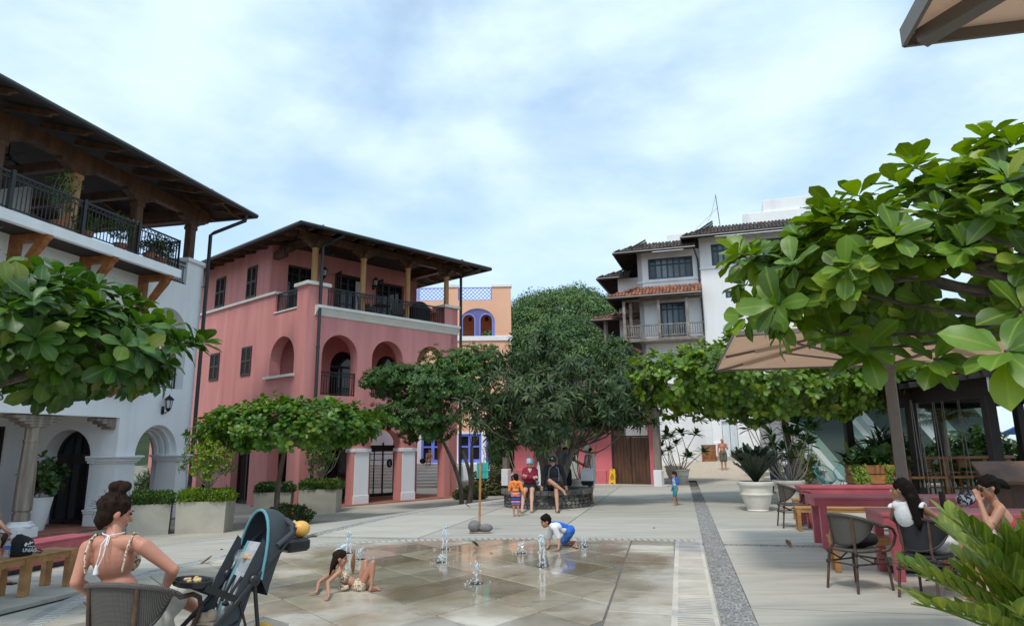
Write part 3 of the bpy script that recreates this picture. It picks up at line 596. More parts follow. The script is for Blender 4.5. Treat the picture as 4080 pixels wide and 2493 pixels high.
for y in (.85, 2.85):
    wb.p('impost', MB().bbox(.50, 1.3, y-.1, y+.12, z_(1.28), z_(1.36), .01).bbox(.46, 1.3, y-.14, y+.16, z_(1.36), z_(1.47), .012), M['white'])
wb.p('arcade_ceiling', MB().box(XS, .6, WT, 3.3, z_(2.75), z_(3.0)), M['white']); wb.p('arcade_floor', MB().box(XS, .6+3, -.3, 3.4, -.3, .03), M['brick'])
pv2 = MB().bbox(0, .40, 0, .40, 0, .02, .004).mesh('floor_tile', M['brick'])
for i in range(13):
    for j in range(8): wb.p('floor_tile', pv2, None, M=Matrix.Translation((-4.8+.42*i, -.28+.42*j+.1*(i % 2), .026)))
# battered piers with moulded capitals and bases
def wpier(x0, x1):
    zs = [(0, .10), (.42, .10), (.44, .06), (z_(1.28), 0)]
    mb = MB(); v = []
    for z, e in zs: v += [(x0-e, -e-.03, z), (x1+e, -e-.03, z), (x1+e, WT+e+.03, z), (x0-e, WT+e+.03, z)]
    mb.add(v, [(3, 2, 1, 0), (12, 13, 14, 15)]+[(r*4+i, r*4+(i+1) % 4, r*4+4+(i+1) % 4, r*4+4+i) for r in range(3) for i in range(4)])
    o = wb.p('pier', mb, M['white']); cp = MB()
    for z0, z1, e in ((1.27, 1.33, .06), (1.33, 1.40, .11), (1.40, 1.445, .15), (1.445, 1.505, .20)): cp.bbox(x0-e, x1+e, -e-.03, WT+e+.03, z_(z0), z_(z1)+.002, .015)
    wb.p('capital', cp, M['white'], o)
    bs = MB(); bs.bbox(x0-.13, x1+.13, -.16, WT+.16, .40, .47, .02).bbox(x0-.15, x1+.15, -.18, WT+.18, .47, .53, .02); wb.p('pier_base', bs, M['white'], o)
wpier(.6, 1.41); wpier(3.44, 4.03)
# moulded archivolt round the lower arch
for k, (r, yo) in enumerate(((1.05, -.02), (1.12, -.05), (1.2, -.03))):
    pass
for yo, rr0, rr1 in ((.22, .93, 1.01), (.42, .86, 1.01), (.6, .79, 1.01)):
    pts = [(2.42+rr0*math.cos(math.pi*i/20), z_(1.5)+rr0*math.sin(math.pi*i/20)) for i in range(21)]; pts2 = [(2.42+rr1*math.cos(math.pi*i/20), z_(1.5)+rr1*math.sin(math.pi*i/20)) for i in range(20, -1, -1)]
    q = pts+pts2; n = len(q); mb = MB(); mb.add([(x, y, z) for y in (yo, yo+.14) for x, z in q], [(i, i+1, n-2-i, n-1-i) for i in range(20)]+[(n+n-1-i, n+n-2-i, n+i+1, n+i) for i in range(20)]+[(i, n+i, n+i+1, i+1) for i in range(20)])
    wb.p('archivolt', mb, M['white'])
# weathered column with carved capital
cc = (-2.25, .30)
co = wb.p('column_base', MB().bbox(cc[0]-.31, cc[0]+.31, cc[1]-.31, cc[1]+.31, -.1, .3, .015).lathe([(.34, .3), (.36, .34), (.34, .38), (.3, .40), (.3, .44), (.24, .47)], (*cc, 0), 8), M['white'])
wb.p('column', MB().lathe([(.2, .46), (.22, .5), (.22, .66), (.19, .68), (.19, .72), (.235, .76), (.225, 1.6), (.185, 2.55), (.2, 2.58), (.2, 2.63), (.175, 2.66), (.19, 3.0)], (*cc, 0), 8), M['greywood'])
cp = MB(); 
for k, (wd, z0, z1) in enumerate(((.55, 2.98, 3.06), (.9, 3.05, 3.14), (1.25, 3.13, 3.22), (1.6, 3.21, 3.32))): cp.bbox(cc[0]-wd/2, cc[0]+wd/2, cc[1]-.2, cc[1]+.2, z0, z1+.001, .02)
wb.p('capital', cp, M['greywood'])
cp = MB()
for k, (wd, z0, z1) in enumerate(((.18, 2.98, 3.06), (.36, 3.05, 3.14), (.56, 3.13, 3.22), (.78, 3.21, 3.32))): cp.bbox(.58-wd, .595, cc[1]-.2, cc[1]+.2, z0, z1+.001, .02)
wb.p('corbel', cp, M['greywood'])
# orange window boxes' brackets over the arcade
for x in (-4.3, -2.7, -1.55, .0, 1.0):
    wb.p('bracket', MB().add([(x-.14, y, z) for y, z in ((0, z_(3.3)), (-.3, z_(3.5)), (-.42, z_(3.55)), (-.42, z_(3.68)), (0, z_(3.68)))]+[(x+.14, y, z) for y, z in ((0, z_(3.3)), (-.3, z_(3.5)), (-.42, z_(3.55)), (-.42, z_(3.68)), (0, z_(3.68)))], [(4, 3, 2, 1, 0), (5, 6, 7, 8, 9)]+[(i, (i+1) % 5, 5+(i+1) % 5, 5+i) for i in range(5)]), M['bracket'])
for a, b in ((-5, -3.4), (-2.9, -1.3), (-.5, 1.1)): wb.p('window_box', MB().bbox(a, b, -.44, -.02, z_(3.68), z_(3.95), .02), M['terracotta'])
# balcony slab, boarded underside, brackets
OH = 1.25; XR = 1.25
wb.p('balcony_slab', MB().bbox(XS, XR, -OH, -OH+.16, z_(7.33), z_(7.62), .012).box(XS, XR, -OH+.16, .0, z_(7.5), z_(7.615)).box(XR-.16, XR-.002, -OH+.16, -.001, z_(7.34), z_(7.49)), M['white'])
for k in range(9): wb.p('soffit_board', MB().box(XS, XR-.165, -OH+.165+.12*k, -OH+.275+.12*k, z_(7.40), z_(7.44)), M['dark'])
def big_bracket(x):
    def pz(pts, w=.22, nm='bracket', par=None, mtl=None):
        n = len(pts); mb = MB().add([(x+sx*w/2, y, z_(z)) for sx in (-1, 1) for y, z in pts], [tuple(range(n)), tuple(range(2*n-1, n-1, -1))]+[(i, n+i, n+(i+1) % n, (i+1) % n) for i in range(n)])
        return wb.p(nm, mb, M['bracket'], par)
    o = pz([(0, 6.05), (-.10, 6.0), (-.16, 6.1), (-.2, 6.2), (-.24, 6.22), (-.24, 7.39), (0, 7.39)])
    pz([(-.24, 7.18), (-1.12, 7.18), (-1.2, 7.24), (-1.24, 7.39), (-.24, 7.39)], .2, 'bracket_arm', o)
    pz([(-.2, 6.28), (-.3, 6.2), (-1.06, 7.06), (-1.12, 7.18), (-.86, 7.18)], .18, 'bracket_strut', o)
for x in (-6.2, -3.95, -1.6, .85): big_bracket(x)
railing(wb, (XS, -OH+.1), (XR-.1, -OH+.1), z_(7.64), z_(8.62)); railing(wb, (XR-.1, -OH+.1), (XR-.1, -.02), z_(7.62), z_(8.6)); railing(wb, (1.25, .1), (3.15, .1), z_(7.6), z_(8.4), ring=False)
for x in (-5.2, -2.9, -.75): wb.p('railing_post', MB().box(x-.05, x+.05, -OH+.05, -OH+.15, z_(7.62), z_(8.7)), M['iron'])
wb.p('corner_pier', MB().box(3.12, XE-.002, .002, .9, z_(7.57), z_(8.5)), M['white']); wb.p('pier_cap', MB().bbox(3.0, XE+.13, -.12, 1.02, z_(8.48), z_(8.62), .012), M['white'])
wb.p('corner_pier', MB().box(.3, 1.0, 2.6, 3.3, z_(7.57), z_(8.4)), M['white']); wb.p('pier_cap', MB().bbox(.2, 1.1, 2.5, 3.4, z_(8.38), z_(8.5), .01), M['white'])
wb.p('terrace_floor', MB().box(XS, XE, .002, 9, z_(7.3), z_(7.575)), M['white'])
for x, zb in ((-7.1, 7.58), (-4.5, 7.58), (-1.9, 7.58), (.75, 7.58), (3.55, 8.62)):
    po = wb.p('post', MB().bbox(x-.15, x+.15, .2, .5, z_(zb), z_(10.0), .03).bbox(x-.18, x+.18, .17, .53, z_(9.85), z_(10.0), .02), M['honey' if x == -1.9 else 'wood'])
    wb.p('capital', zapata(MB(), (x, .35, z_(10.0)), (1, 0, 0), 1.3, .34, .26), M['wood'], po)
wb.p('beam', MB().bbox(XS, XE+.35, .2, .5, z_(10.34), z_(10.8), .03), M['wood'])
for x in (-4.5, -1.9, .75, 3.55): wb.p('tie_beam', MB().bbox(x-.12, x+.12, .5, 5.5, z_(10.2), z_(10.5), .02), M['wood'])
wb.p('side_beam', MB().bbox(3.4, 3.7, .5, 9, z_(10.342), z_(10.7), .02), M['wood'])
wb.p('terrace_back_wall', MB().panel([(XS, z_(7.5)), (-1.5, z_(7.5)), (-1.5, z_(10.8)), (-4.5, z_(12.2)), (XS, z_(12.2))], [rect(-4.6, -2.8, z_(7.6), z_(9.6))], 5.2, 5.4), M['white'])
wb.p('terrace_cross_wall', MB().box(-.2, .0, 4.0, 9, z_(7.5), z_(10.6)), M['white'])
hip_roof(wb, XS-1, 4.69, -1.6, 10, z_(10.62), .27, raft=1.15, ins=1.7, tail_sides='fr')
ceiling_fan(wb, (-2.6, 2.2), z_(10.9))
wb.p('rear_wall', MB().box(XS, XE-.3, 9, 9.3, -.4, z_(7.5)).box(-.1, .2, 3.5, 9, z_(3.2), z_(7.4)), M['white'])
wb.p('upper_floor', MB().box(XS, XE-.01, WT, 9, z_(3.45), z_(3.72)), M['white'])
wb.p('corner_wall', MB().panel([(1.0, -.4), (9, -.4), (9, z_(7.5)), (1.0, z_(7.5))], [arch(1.15, 4.5, -.1, z_(1.3)), arch(1.15, 4.6, z_(3.78), z_(5.4))], XE-.42, XE-.002, ML), M['white'])
wb.p('room_wall', MB().panel(rect(-.2, XE-.4, z_(3.7), z_(7.4)), [], 6.0, 6.2), M['pink'])
glazed(wb, 'window', lambda u, y, z: Vector((u, WT-.1+y, z)), rect(-2.6, .35, z_(3.9), z_(5.9)), [(-1.1, z_(3.9), -1.1, z_(5.9), .1)]); glazed(wb, 'window', lambda u, y, z: Vector((u, WT-.1+y, z)), rect(-6.5, -3.4, z_(3.9), z_(5.9)), [(-5, z_(3.9), -5, z_(5.9), .1)])
railing(wb, (1.42, .35), (3.42, .35), z_(3.78), z_(4.6), ring=False)
lantern(wb, (2.5, 0, z_(3.08)), (0, -1, 0), 1.05)
downspout(wb, [(XE+.02, -.16, -.2), (XE-.02, -.18, z_(9.75)), (XE+.02, -.3, z_(9.85)), (XE+.2, -1.5, z_(10.3)), (XE+.2, -1.55, z_(10.55))], [((XE-.1, .05, z_(z)), (XE, -.16, z_(z))) for z in (1.95, 7.7)])
# carved letter of the shop name at the picture's edge
cv = bpy.data.curves.new('shop_letter', 'FONT'); cv.body = 'S'; cv.size = .36; cv.extrude = .01
tmp = bpy.data.objects.new('tmp', cv); sc.collection.objects.link(tmp); dg = bpy.context.evaluated_depsgraph_get(); lm = bpy.data.meshes.new_from_object(tmp.evaluated_get(dg)); bpy.data.objects.remove(tmp)
lm.materials.clear(); lm.materials.append(M['shutter']); wb.p('shop_letter', lm, None, M=Matrix.Translation((-3.72, -.012, z_(3.0))) @ Matrix.Rotation(R_(90), 4, 'X'))
# ---------------- clay tiles
def tile_mesh(mt, l=.46, w=.2):
    mb = MB(); n = 6
    for k, (y, r, dz) in enumerate(((0, w*.5, .02), (l, w*.42, 0))):
        for i in range(n+1): a = math.pi*i/n; mb.v.append((-r*math.cos(a), y, r*.75*math.sin(a)+dz))
    mb.f = [(i, i+1, n+2+i, n+1+i) for i in range(n)] + [tuple(range(n, -1, -1))]
    return mb.mesh('roof_tile', mt, True)
def tiled_slope(t, O, ux, uy, wd, ln, mt, parent=None, objs=True, w=.22, l=.40, clipf=None):
    """rows of barrel tiles on the plane O + ux*x + uy*y (uy points up the slope)"""
    ux = Vector(ux).normalized(); uy = Vector(uy).normalized(); uz = ux.cross(uy).normalized(); me = tile_mesh(mt, l*1.15, w)
    nx, ny = int(wd/w), max(1, int(ln/l)); st = MB(); r = random.Random(5)
    vs = [v.co.copy() for v in me.vertices]; fs = [tuple(p.vertices) for p in me.polygons]
    for j in range(ny):
        for i in range(nx):
            x, y = (i+.5)*wd/nx, j*l
            if clipf and not clipf(x, y): continue
            p = Vector(O)+ux*(x+r.uniform(-.012, .012))+uy*(y+r.uniform(-.02, .02))+uz*(.01+r.uniform(0, .012)); a = r.uniform(-.04, .04)
            Mx = Matrix(((ux.x, uy.x, uz.x, p.x), (ux.y, uy.y, uz.y, p.y), (ux.z, uy.z, uz.z, p.z), (0, 0, 0, 1))) @ Matrix.Rotation(a, 4, 'Z')
            if objs: t.p('roof_tile', me, None, parent, M=Mx)
            else: st.add(vs, fs, Mx)
    if not objs: t.p('roof_tiles', st, mt, parent, kind='stuff', smooth=True)
# ---------------- rose gate pavilion
gA = G(2370, 1930); gu = Vector((.865, -.502, 0)).normalized()
gt = T('gate_pavilion', 'rose pink gatehouse with plank double doors and clay tile roof', 'gatehouse', (gA.x, gA.y, 0), math.atan2(gu.y, gu.x))
gt.p('wall', MB().panel([(-4.0, -.9), (2.78, -.9), (2.78, 3.35), (-4.0, 3.35)], [rect(.80, 2.50, -.1, 2.62), rect(-3.0, -.75, -.1, 2.9)], .05, .35), M['pinkgate'])
for a, b in ((-4.05, -2.95), (-.78, .55)): gt.p('plinth', MB().bbox(a, b, -.04, .40, -.9, .62, .02), M['pinkgate'])
gd = gt.p('door_frame', MB().panel(rect(.79, 2.51, -.05, 2.63), [rect(.86, 1.635, .03, 1.97), rect(1.665, 2.44, .03, 1.97), rect(.86, 2.44, 2.04, 2.56)], .12, .26), M['shutter'])
r3 = random.Random(9)
for a, b in ((.865, 1.632), (1.668, 2.435)):
    for k in range(5): x = a+(b-a)*k/5; gt.p('door_plank', MB().bbox(x+.003, x+(b-a)/5-.003, .14, .18+r3.uniform(0, .006), .035, 1.965, .006), M['wood'], gd)
gt.p('door_lattice', (lambda mb: [mb.beam((.88+.075*k, .19, 2.05), (.88+.075*k+.5 if .88+.075*k+.5 < 2.43 else 2.43, .19, 2.05+min(.5, 2.43-.88-.075*k)), .022, .02, (0, 1, 0)) for k in range(21)] and mb)(MB()), M['wood'], gd)
gt.p('door_latch', MB().box(1.60, 1.625, .115, .14, .85, 1.15), M['iron'], gd)
gt.p('threshold', MB().bbox(-.9, 3.3, -.35, .5, -.2, .045, .02), M['conc'])
for x in (2.93, -4.3): 
    po = gt.p('post', MB().bbox(x-.13, x+.13, -.33, -.07, .6, 3.0, .02), M['greywood']); gt.p('post_base', MB().bbox(x-.17, x+.17, -.37, -.03, -.1, .64, .02), M['white'], po)
gt.p('beam', MB().bbox(-4.5, 3.2, -.32, -.08, 2.78, 3.05, .02), M['greywood']); gt.p('beam', MB().bbox(-4.5, 3.2, -.30, -.10, 3.3, 3.5, .02), M['greywood'])
lat = MB()
for k in range(80):
    x = -4.4+.095*k; lat.beam((x, -.2, 3.06), (min(3.1, x+.25), -.2, 3.06+min(.25, 3.1-x)), .02, .02, (0, 1, 0)); lat.beam((min(3.1, x+.25), -.21, 3.06), (max(x, -4.4), -.21, 3.06+min(.25, 3.1-x)), .02, .02, (0, 1, 0))
gt.p('lattice', lat, M['shutter'])
for x in (2.93-.001, 1.2, -.6, -2.4): gt.p('short_post', MB().box(x-.08, x+.08, -.29, -.11, 3.05, 3.3), M['greywood'])
z0 = 3.62; pitch = .32
gt.p('soffit', MB().add([(-5.2, -1.2, z0), (4.3, -1.2, z0), (4.3, 4.4, z0), (-5.2, 4.4, z0), (-2.4, 1.6, z0+.9), (1.5, 1.6, z0+.9)], [(4, 5, 1, 0), (5, 2, 1), (4, 3, 2, 5), (4, 0, 3)]), M['wood'])
gt.p('roof_deck', MB().add([(-5.2, -1.2, z0+.1), (4.3, -1.2, z0+.1), (4.3, 4.4, z0+.1), (-5.2, 4.4, z0+.1), (-2.4, 1.6, z0+1.0), (1.5, 1.6, z0+1.0)], [(0, 1, 5, 4), (1, 2, 5), (5, 2, 3, 4), (4, 3, 0)]), M['tiledk'])
tiled_slope(gt, (-.2, -1.25, z0+.1), (1, 0, 0), (0, 1, .32), 4.4, 2.6, M['tiledk'], clipf=lambda x, y: x < 4.4-y*.95)
tiled_slope(gt, (-5.2, -1.25, z0+.1), (1, 0, 0), (0, 1, .32), 5.0, 2.6, M['tiledk'], objs=False, clipf=lambda x, y: x > y*.95)
tiled_slope(gt, (4.35, -1.2, z0+.1), (0, 1, 0), (-1, 0, .32), 5.6, 2.6, M['tiledk'], objs=False, clipf=lambda x, y: y*.9 < x < 5.6-y*.9)
for a, b in (((-5.2, -1.3), (4.4, -1.3)), ((4.4, -1.3), (4.4, 4.4))): gt.p('gutter', MB().tube([(*a, z0+.02), (*b, z0+.02)], .09, 10), M['gutter'], smooth=True)
for k in range(18): gt.p('rafter', MB().beam((-5.0+.54*k, -1.15, z0-.05), (-5.0+.54*k, .1, z0+.33), .08, .11), M['wood'])
for k in range(7): gt.p('rafter', MB().beam((4.2, -.9+.75*k, z0-.05), (2.6, -.9+.75*k, z0+.4), .08, .11), M['wood'])
gt.p('downspout', MB().tube([(4.3, -1.1, z0), (3.6, -.5, 3.35), (3.25, -.3, 3.3), (3.22, -.28, 2.9)], .05, 8), M['gutter'], smooth=True)
lantern(gt, (.18, .05, 2.02), (0, -1, 0), .85); lantern(gt, (-3.5, .05, 2.0), (0, -1, 0), .85)
gt.p('rear_wall', MB().panel(rect(-4.0, .2, -.9, 3.3), [rect(-2.9, -.9, -.1, 2.8)], 3.2, 3.4), M['cream'])
# ---------------- white hotel on the right (local x along its front)
hu = Vector((9.5, -3, 0)).normalized()
ht = T('hillside_hotel', 'tall white stucco hotel with clay tile eaves and teal casement windows', 'building', (7, 47, 0), math.atan2(hu.y, hu.x))
ht.p('wall', MB().panel(rect(1.65, 5.8, 0, 14.4), [rect(2.36, 5.3, 12.5, 13.93), rect(2.98, 4.64, 8.45, 10.85)], 0, .3), M['white2'])
ht.p('wall', MB().panel(rect(5.8, 13.5, -1, 15.0), [rect(6.55, 8.37, 13.05, 14.5), rect(9.72, 11.53, 13.05, 14.55), rect(7.25, 7.67, 10.83, 11.3), rect(6.40, 7.32, .9, 3.02)], -.25, .2), M['white2'])
ht.p('side_wall', MB().panel(rect(0, 9, 0, 14.4), [rect(2.2, 4.0, 8.45, 10.7)], 1.65, 1.649+.3, ML), M['white2'])
ht.p('body', MB().box(1.95, 13.4, 1.2, 12, 0, 14.3), M['white2']); ht.p('rear_wing', MB().box(-.05, 1.7, 2.0, 12, 0, 13.2), M['white2'])
ht.p('low_wall', MB().box(2.6, 5.795, -.4, .02, -.5, 4.3), M['white2'])
for z in (12.28,): ht.p('string_course', MB().bbox(1.60, 5.8, -.07, .04, z, z+.09, .01), M['white2'])
ht.p('string_course', MB().bbox(5.74, 13.5, -.34, -.2, 12.85, 12.95, .01), M['white2'])
M['pane'] = mat('pane_reflecting', (.15, .17, .19), .1, .3, .8, island=.7)
def casement(t, u0, u1, z0, z1, n, y=0.0, tr=True, nm='casement_window'):
    mb = MB(); f = .09
    mb.panel(rect(u0, u1, z0, z1), [rect(u0+f+(u1-u0-2*f+.0)*k/n+.05, u0+f+(u1-u0-2*f)*(k+1)/n-.05, a, b) for k in range(n) for a, b in ([(z0+f, z1-.5), (z1-.4, z1-f)] if tr else [(z0+f, z1-f)])], y, y+.08)
    o = t.p(nm, mb, M['teal'])
    for k in range(n):
        a, b = u0+f+(u1-u0-2*f)*k/n+.05, u0+f+(u1-u0-2*f)*(k+1)/n-.05
        t.p('window_pane', MB().box(a-.01, b+.01, y+.045, y+.055, z0+f-.01, z1-f+.01), M['pane'], o)
    return o
casement(ht, 2.36, 5.3, 12.5, 13.93, 7, .06); casement(ht, 6.55, 8.37, 13.05, 14.5, 5, -.2); casement(ht, 9.72, 11.53, 13.05, 14.55, 5, -.2); casement(ht, 7.25, 7.67, 10.83, 11.3, 1, -.2, False); casement(ht, 2.98, 4.64, 8.45, 10.85, 4, .06, nm='balcony_door')
ht.p('door', MB().bbox(6.42, 6.85, -.12, -.06, .9, 3.0, .02).bbox(6.87, 7.3, -.12, -.06, .9, 3.0, .02), mat('white_peeling_paint', (.66, .70, .72), .6, .15, 5, .1, col2=(.5, .55, .57), stretch=(1, 1, .15)))
ht.p('step', MB().bbox(5.9, 8.0, -.9, -.25, -.2, .88, .02), M['conc']); ht.p('pilaster', MB().box(5.82, 6.3, -.38, -.25, -.5, 1.7), M['white2'])
for k in range(7): ht.p('course_joint', MB().box(2.6, 5.78, -.404, -.40, 1.1+.46*k, 1.115+.46*k), M['cream']); 
for k in range(7): ht.p('course_joint', MB().box(7.5, 13.5, -.254, -.25, 1.1+.46*k, 1.115+.46*k), M['cream'])
ht.p('garden_wall', MB().box(13.5, 14.0, -9, .2, -.5, 3.4), M['white2'])
# balcony
bl = -1.3
ht.p('balcony_floor', MB().bbox(.62, 5.8, bl, .02, 8.14, 8.36, .02).box(.66, 1.65, .02, 5, 8.15, 8.35), M['fascia'])
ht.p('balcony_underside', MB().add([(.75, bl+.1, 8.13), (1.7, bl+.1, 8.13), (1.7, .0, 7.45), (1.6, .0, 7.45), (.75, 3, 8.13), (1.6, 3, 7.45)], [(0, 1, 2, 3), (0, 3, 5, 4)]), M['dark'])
for k in range(4): ht.p('joist', MB().beam((.8+.0, bl+.3+.8*k, 8.08), (1.75, bl+.3+.8*k, 7.5), .1, .16), M['wood'])
for x, y in ((.78, bl+.08), (1.16, bl+.5), (3.03, bl+.08), (4.83, bl+.08), (.78, 1.2), (.78, 3.6)): ht.p('post', MB().bbox(x-.09, x+.09, y-.09, y+.09, 8.34, 10.85, .015), M['fascia'])
bal = MB(); bal.beam((.7, bl+.06, 9.2), (5.8, bl+.06, 9.2), .1, .07).beam((.7, bl+.06, 8.5), (5.8, bl+.06, 8.5), .06, .06).beam((.75, bl+.06, 9.2), (.75, 4.5, 9.2), .1, .07).beam((.75, bl+.06, 8.5), (.75, 4.5, 8.5), .06, .06)
br = ht.p('balustrade', bal, M['fascia'])
bm_ = MB().box(-.022, .022, -.022, .022, 8.5, 9.18).mesh('baluster', M['fascia'])
for k in range(34): ht.p('baluster', bm_, None, br, M=Matrix.Translation((.9+.145*k, bl+.06, 0)))
for k in range(26): ht.p('baluster', bm_, None, br, M=Matrix.Translation((.75, bl+.3+.18*k, 0)))
ht.p('beam', MB().bbox(.65, 5.8, bl, bl+.16, 10.8, 10.98, .01).bbox(.68, .84, bl, 5, 10.8, 10.97, .01), M['wood'])
def lean_roof(t, x0, x1, y0, y1, ze, zt, xl, side_y1, mt, objs, dark=True):
    """eave along the front (y0) and round the left (x0); meets the walls at y1 / xl at height zt"""
    t.p('soffit', MB().add([(x0, y0, ze), (x1, y0, ze), (x1, y1, zt-.08), (xl, y1, zt-.08), (x0, side_y1, ze), (xl, side_y1, zt-.08)], [(0, 1, 2, 3)[::-1], (0, 3, 5, 4)[::-1]]), M['dark'])
    t.p('roof_deck', MB().add([(x0, y0, ze+.07), (x1, y0, ze+.07), (x1, y1, zt), (xl, y1, zt), (x0, side_y1, ze+.07), (xl, side_y1, zt)], [(0, 1, 2, 3), (0, 3, 5, 4)]), mt)
    tiled_slope(t, (x0, y0-.05, ze+.07), (1, 0, 0), (0, y1-y0, zt-ze), x1-x0, math.hypot(y1-y0, zt-ze), mt, None, objs, clipf=lambda x, y: x > y*(xl-x0)/math.hypot(y1-y0, zt-ze))
    tiled_slope(t, (x0-.05, side_y1, ze+.07), (0, -1, 0), (xl-x0, 0, zt-ze), side_y1-y0, math.hypot(xl-x0, zt-ze), mt, None, False, clipf=lambda x, y: x < side_y1-y0-y*(y1-y0)/max(.1, xl-x0)*.9)
    t.p('gutter', MB().tube([(x0-.1, y0-.07, ze), (x1, y0-.07, ze)], .09, 8), M['gutter'], smooth=True); t.p('gutter', MB().tube([(x0-.07, y0-.1, ze), (x0-.07, side_y1, ze)], .09, 8), M['gutter'], smooth=True)
    n = int((side_y1-y0)/.5)
    for k in range(n): t.p('rafter', MB().beam((x0+.05, y0+.4+.5*k, ze-.04), (xl, y0+.4+.5*k, zt-.16), .07, .1), M['dark'])
lean_roof(ht, -.2, 5.8, -1.5, 0, 11.08, 11.9, 1.65, 5, M['tile'], True)
lean_roof(ht, .33, 5.6, -1.3, .8, 14.15, 15.2, 2.4, 8, M['tiledk'], False)
lean_roof(ht, 4.84, 13.8, -1.45, 1.0, 14.77, 16.0, 6.8, 6, M['tiledk'], False)
lean_roof(ht, -1.3, .9, 1.2, 3.0, 13.1, 13.9, .4, 12, M['tiledk'], False)
lean_roof(ht, -1.7, 1.6, .6, 2.4, 10.05, 10.65, -.05, 9, M['tile'], False)
for y in (1.0, 1.6): ht.p('post', MB().box(-1.0, -.84, y, y+.16, 7.8, 10.1), M['fascia'])
ht.p('balcony_floor', MB().box(-1.2, .6, .8, 6, 7.6, 7.85), M['fascia'])
ht.p('balustrade', MB().beam((-1.1, .9, 8.6), (.6, .9, 8.6), .08, .06).beam((-1.1, .9, 8.6), (-1.1, 5, 8.6), .08, .06).box(-.9, -.86, .88, .92, 7.8, 8.6).box(-.6, -.56, .88, .92, 7.8, 8.6).box(-.3, -.26, .88, .92, 7.8, 8.6).box(0, .04, .88, .92, 7.8, 8.6), M['fascia'])
ht.p('roof_parapet', MB().bbox(3.5, 8.3, 3, 6, 14, 16.42, .03), M['white2']); ht.p('lift_housing', MB().bbox(8.8, 13, 3, 6, 14, 17.4, .03), M['white2'])
ht.p('lift_housing', MB().bbox(10.2, 13.2, 3.2, 7, 14.0, 18.3, .02), M['white2'])
an_ = ht.p('antenna_mast', MB().tube([(7.26, 3.5, 16.3), (7.08, 3.5, 19.2)], .035, 6), M['fascia'])
ht.p('guy_wire', MB().tube([(7.08, 3.5, 19.1), (6.7, 3.5, 17.8), (6.0, 3.5, 16.4)], .012, 4).tube([(7.14, 3.5, 18.2), (5.2, 3.5, 16.45)], .01, 4), M['fascia'], an_)
ht.p('downspout', MB().tube([(5.5, -1.2, 14.1), (5.65, -.1, 13.6), (5.68, -.12, 11.9)], .06, 8).tube([(5.74, -.32, 11.1), (5.74, -.32, 5)], .06, 8), M['gutter'], smooth=True)
tb = T('bay_window', 'small teal arched bay window on the white hotel wall', 'window', (7+hu.x*10.3+hu.y*-.0, 47+hu.y*10.3, 0), math.atan2(hu.y, hu.x))
tb.p('frame', MB().panel(arch(-.4, .4, 2.1, 3.4, 10, .35), [rect(-.3, -.05, 2.2, 3.2), rect(.05, .3, 2.2, 3.2)], -.6, -.5).box(-.4, .4, -.5, -.2, 2.1, 3.3), mat('teal_paint', (.02, .16, .24), .5)); tb.p('pane', MB().box(-.31, .31, -.56, -.54, 2.19, 3.21), M['glass'])
bn_ = T('utility_bin', 'brown slatted wooden bin box against the white wall', 'bin', tuple(Vector((7, 47, 0))+hu*5.55+Vector((hu.y, -hu.x, 0))*1.2+Vector((0, 0, .55))), math.atan2(hu.y, hu.x))
for k in range(4): bn_.p('board', MB().bbox(-.42, .42, -.3, .3, .02+.24*k, .25+.24*k, .01), M['bracket'])
bn_.p('lid', MB().bbox(-.45, .45, -.33, .33, .98, 1.03, .01), M['iron'])
# ---------------- apricot building behind, its white base with blue doors and the steps
YO = 47.0
ob = T('apricot_building', 'apricot stucco building with blue lattice parapet and lattice arch', 'building', (0, YO, ZB), 0)
def q(x, y): v = P(x, y, YO); return v.x, v.z - ZB
zt = q(2035, 1140)[1]; xr = -.09
A1 = q(1832, 1230)[0]; A2 = q(1972, 1230)[0]; zs = q(1900, 1345)[1]; ztop = q(1900, 1228)[1]; acx = (A1+A2)/2; ar = (A2-A1)/2; sp = zs + (ztop-zs)*.52
l0, l1_, l2_, l3 = q(1667, 1190)[0], q(1772, 1190)[0], q(1825, 1190)[0], q(1960, 1190)[0]; zl0 = q(1900, 1196)[1]
ob.p('wall', MB().panel([(-13, 3.2), (xr, 3.2), (xr, zt), (l3, zt), (l3, zl0), (l2_, zl0), (l2_, zt), (l1_, zt), (l1_, zl0), (l0-2, zl0), (l0-2, zt), (-13, zt)], [arch(A1, A2, zs+.1, sp, 16, ztop-sp), arch(A1-3.4, A2-3.4, zs+.1, sp, 16, ztop-sp)], 0, .5), M['orange'])
ob.p('side_wall', MB().box(xr-.5, xr-.001, .5, 10, 3.2, zt-.001), M['orange']); ob.p('loggia_back_wall', MB().panel(rect(-13, xr-.5, zs-.5, zt-1.3), [arch(acx+.1, acx+1.15, zs-.1, zs+.55)], 3.5, 3.7), M['orange']); ob.p('loggia_floor', MB().box(-13, xr-.5, .5, 3.5, zs-.4, zs), M['orange']); ob.p('loggia_ceiling', MB().box(-13, xr-.5, .5, 3.5, ztop+.2, ztop+.4), M['orange'])
ob.p('coping', MB().bbox(l3-.02, xr+.06, -.08, .56, zt-.05, zt+.18, .02), M['white2']); ob.p('coping', MB().bbox(l1_, l2_, -.08, .56, zt-.05, zt+.18, .02), M['white2'])
ob.p('string_course', MB().bbox(-13, xr+.08, -.1, .3, zs-.22, zs+.1, .02), M['white2'])
M['bluelat'] = mat('lavender_lattice', (.23, .27, .66), .55, .08, 3)
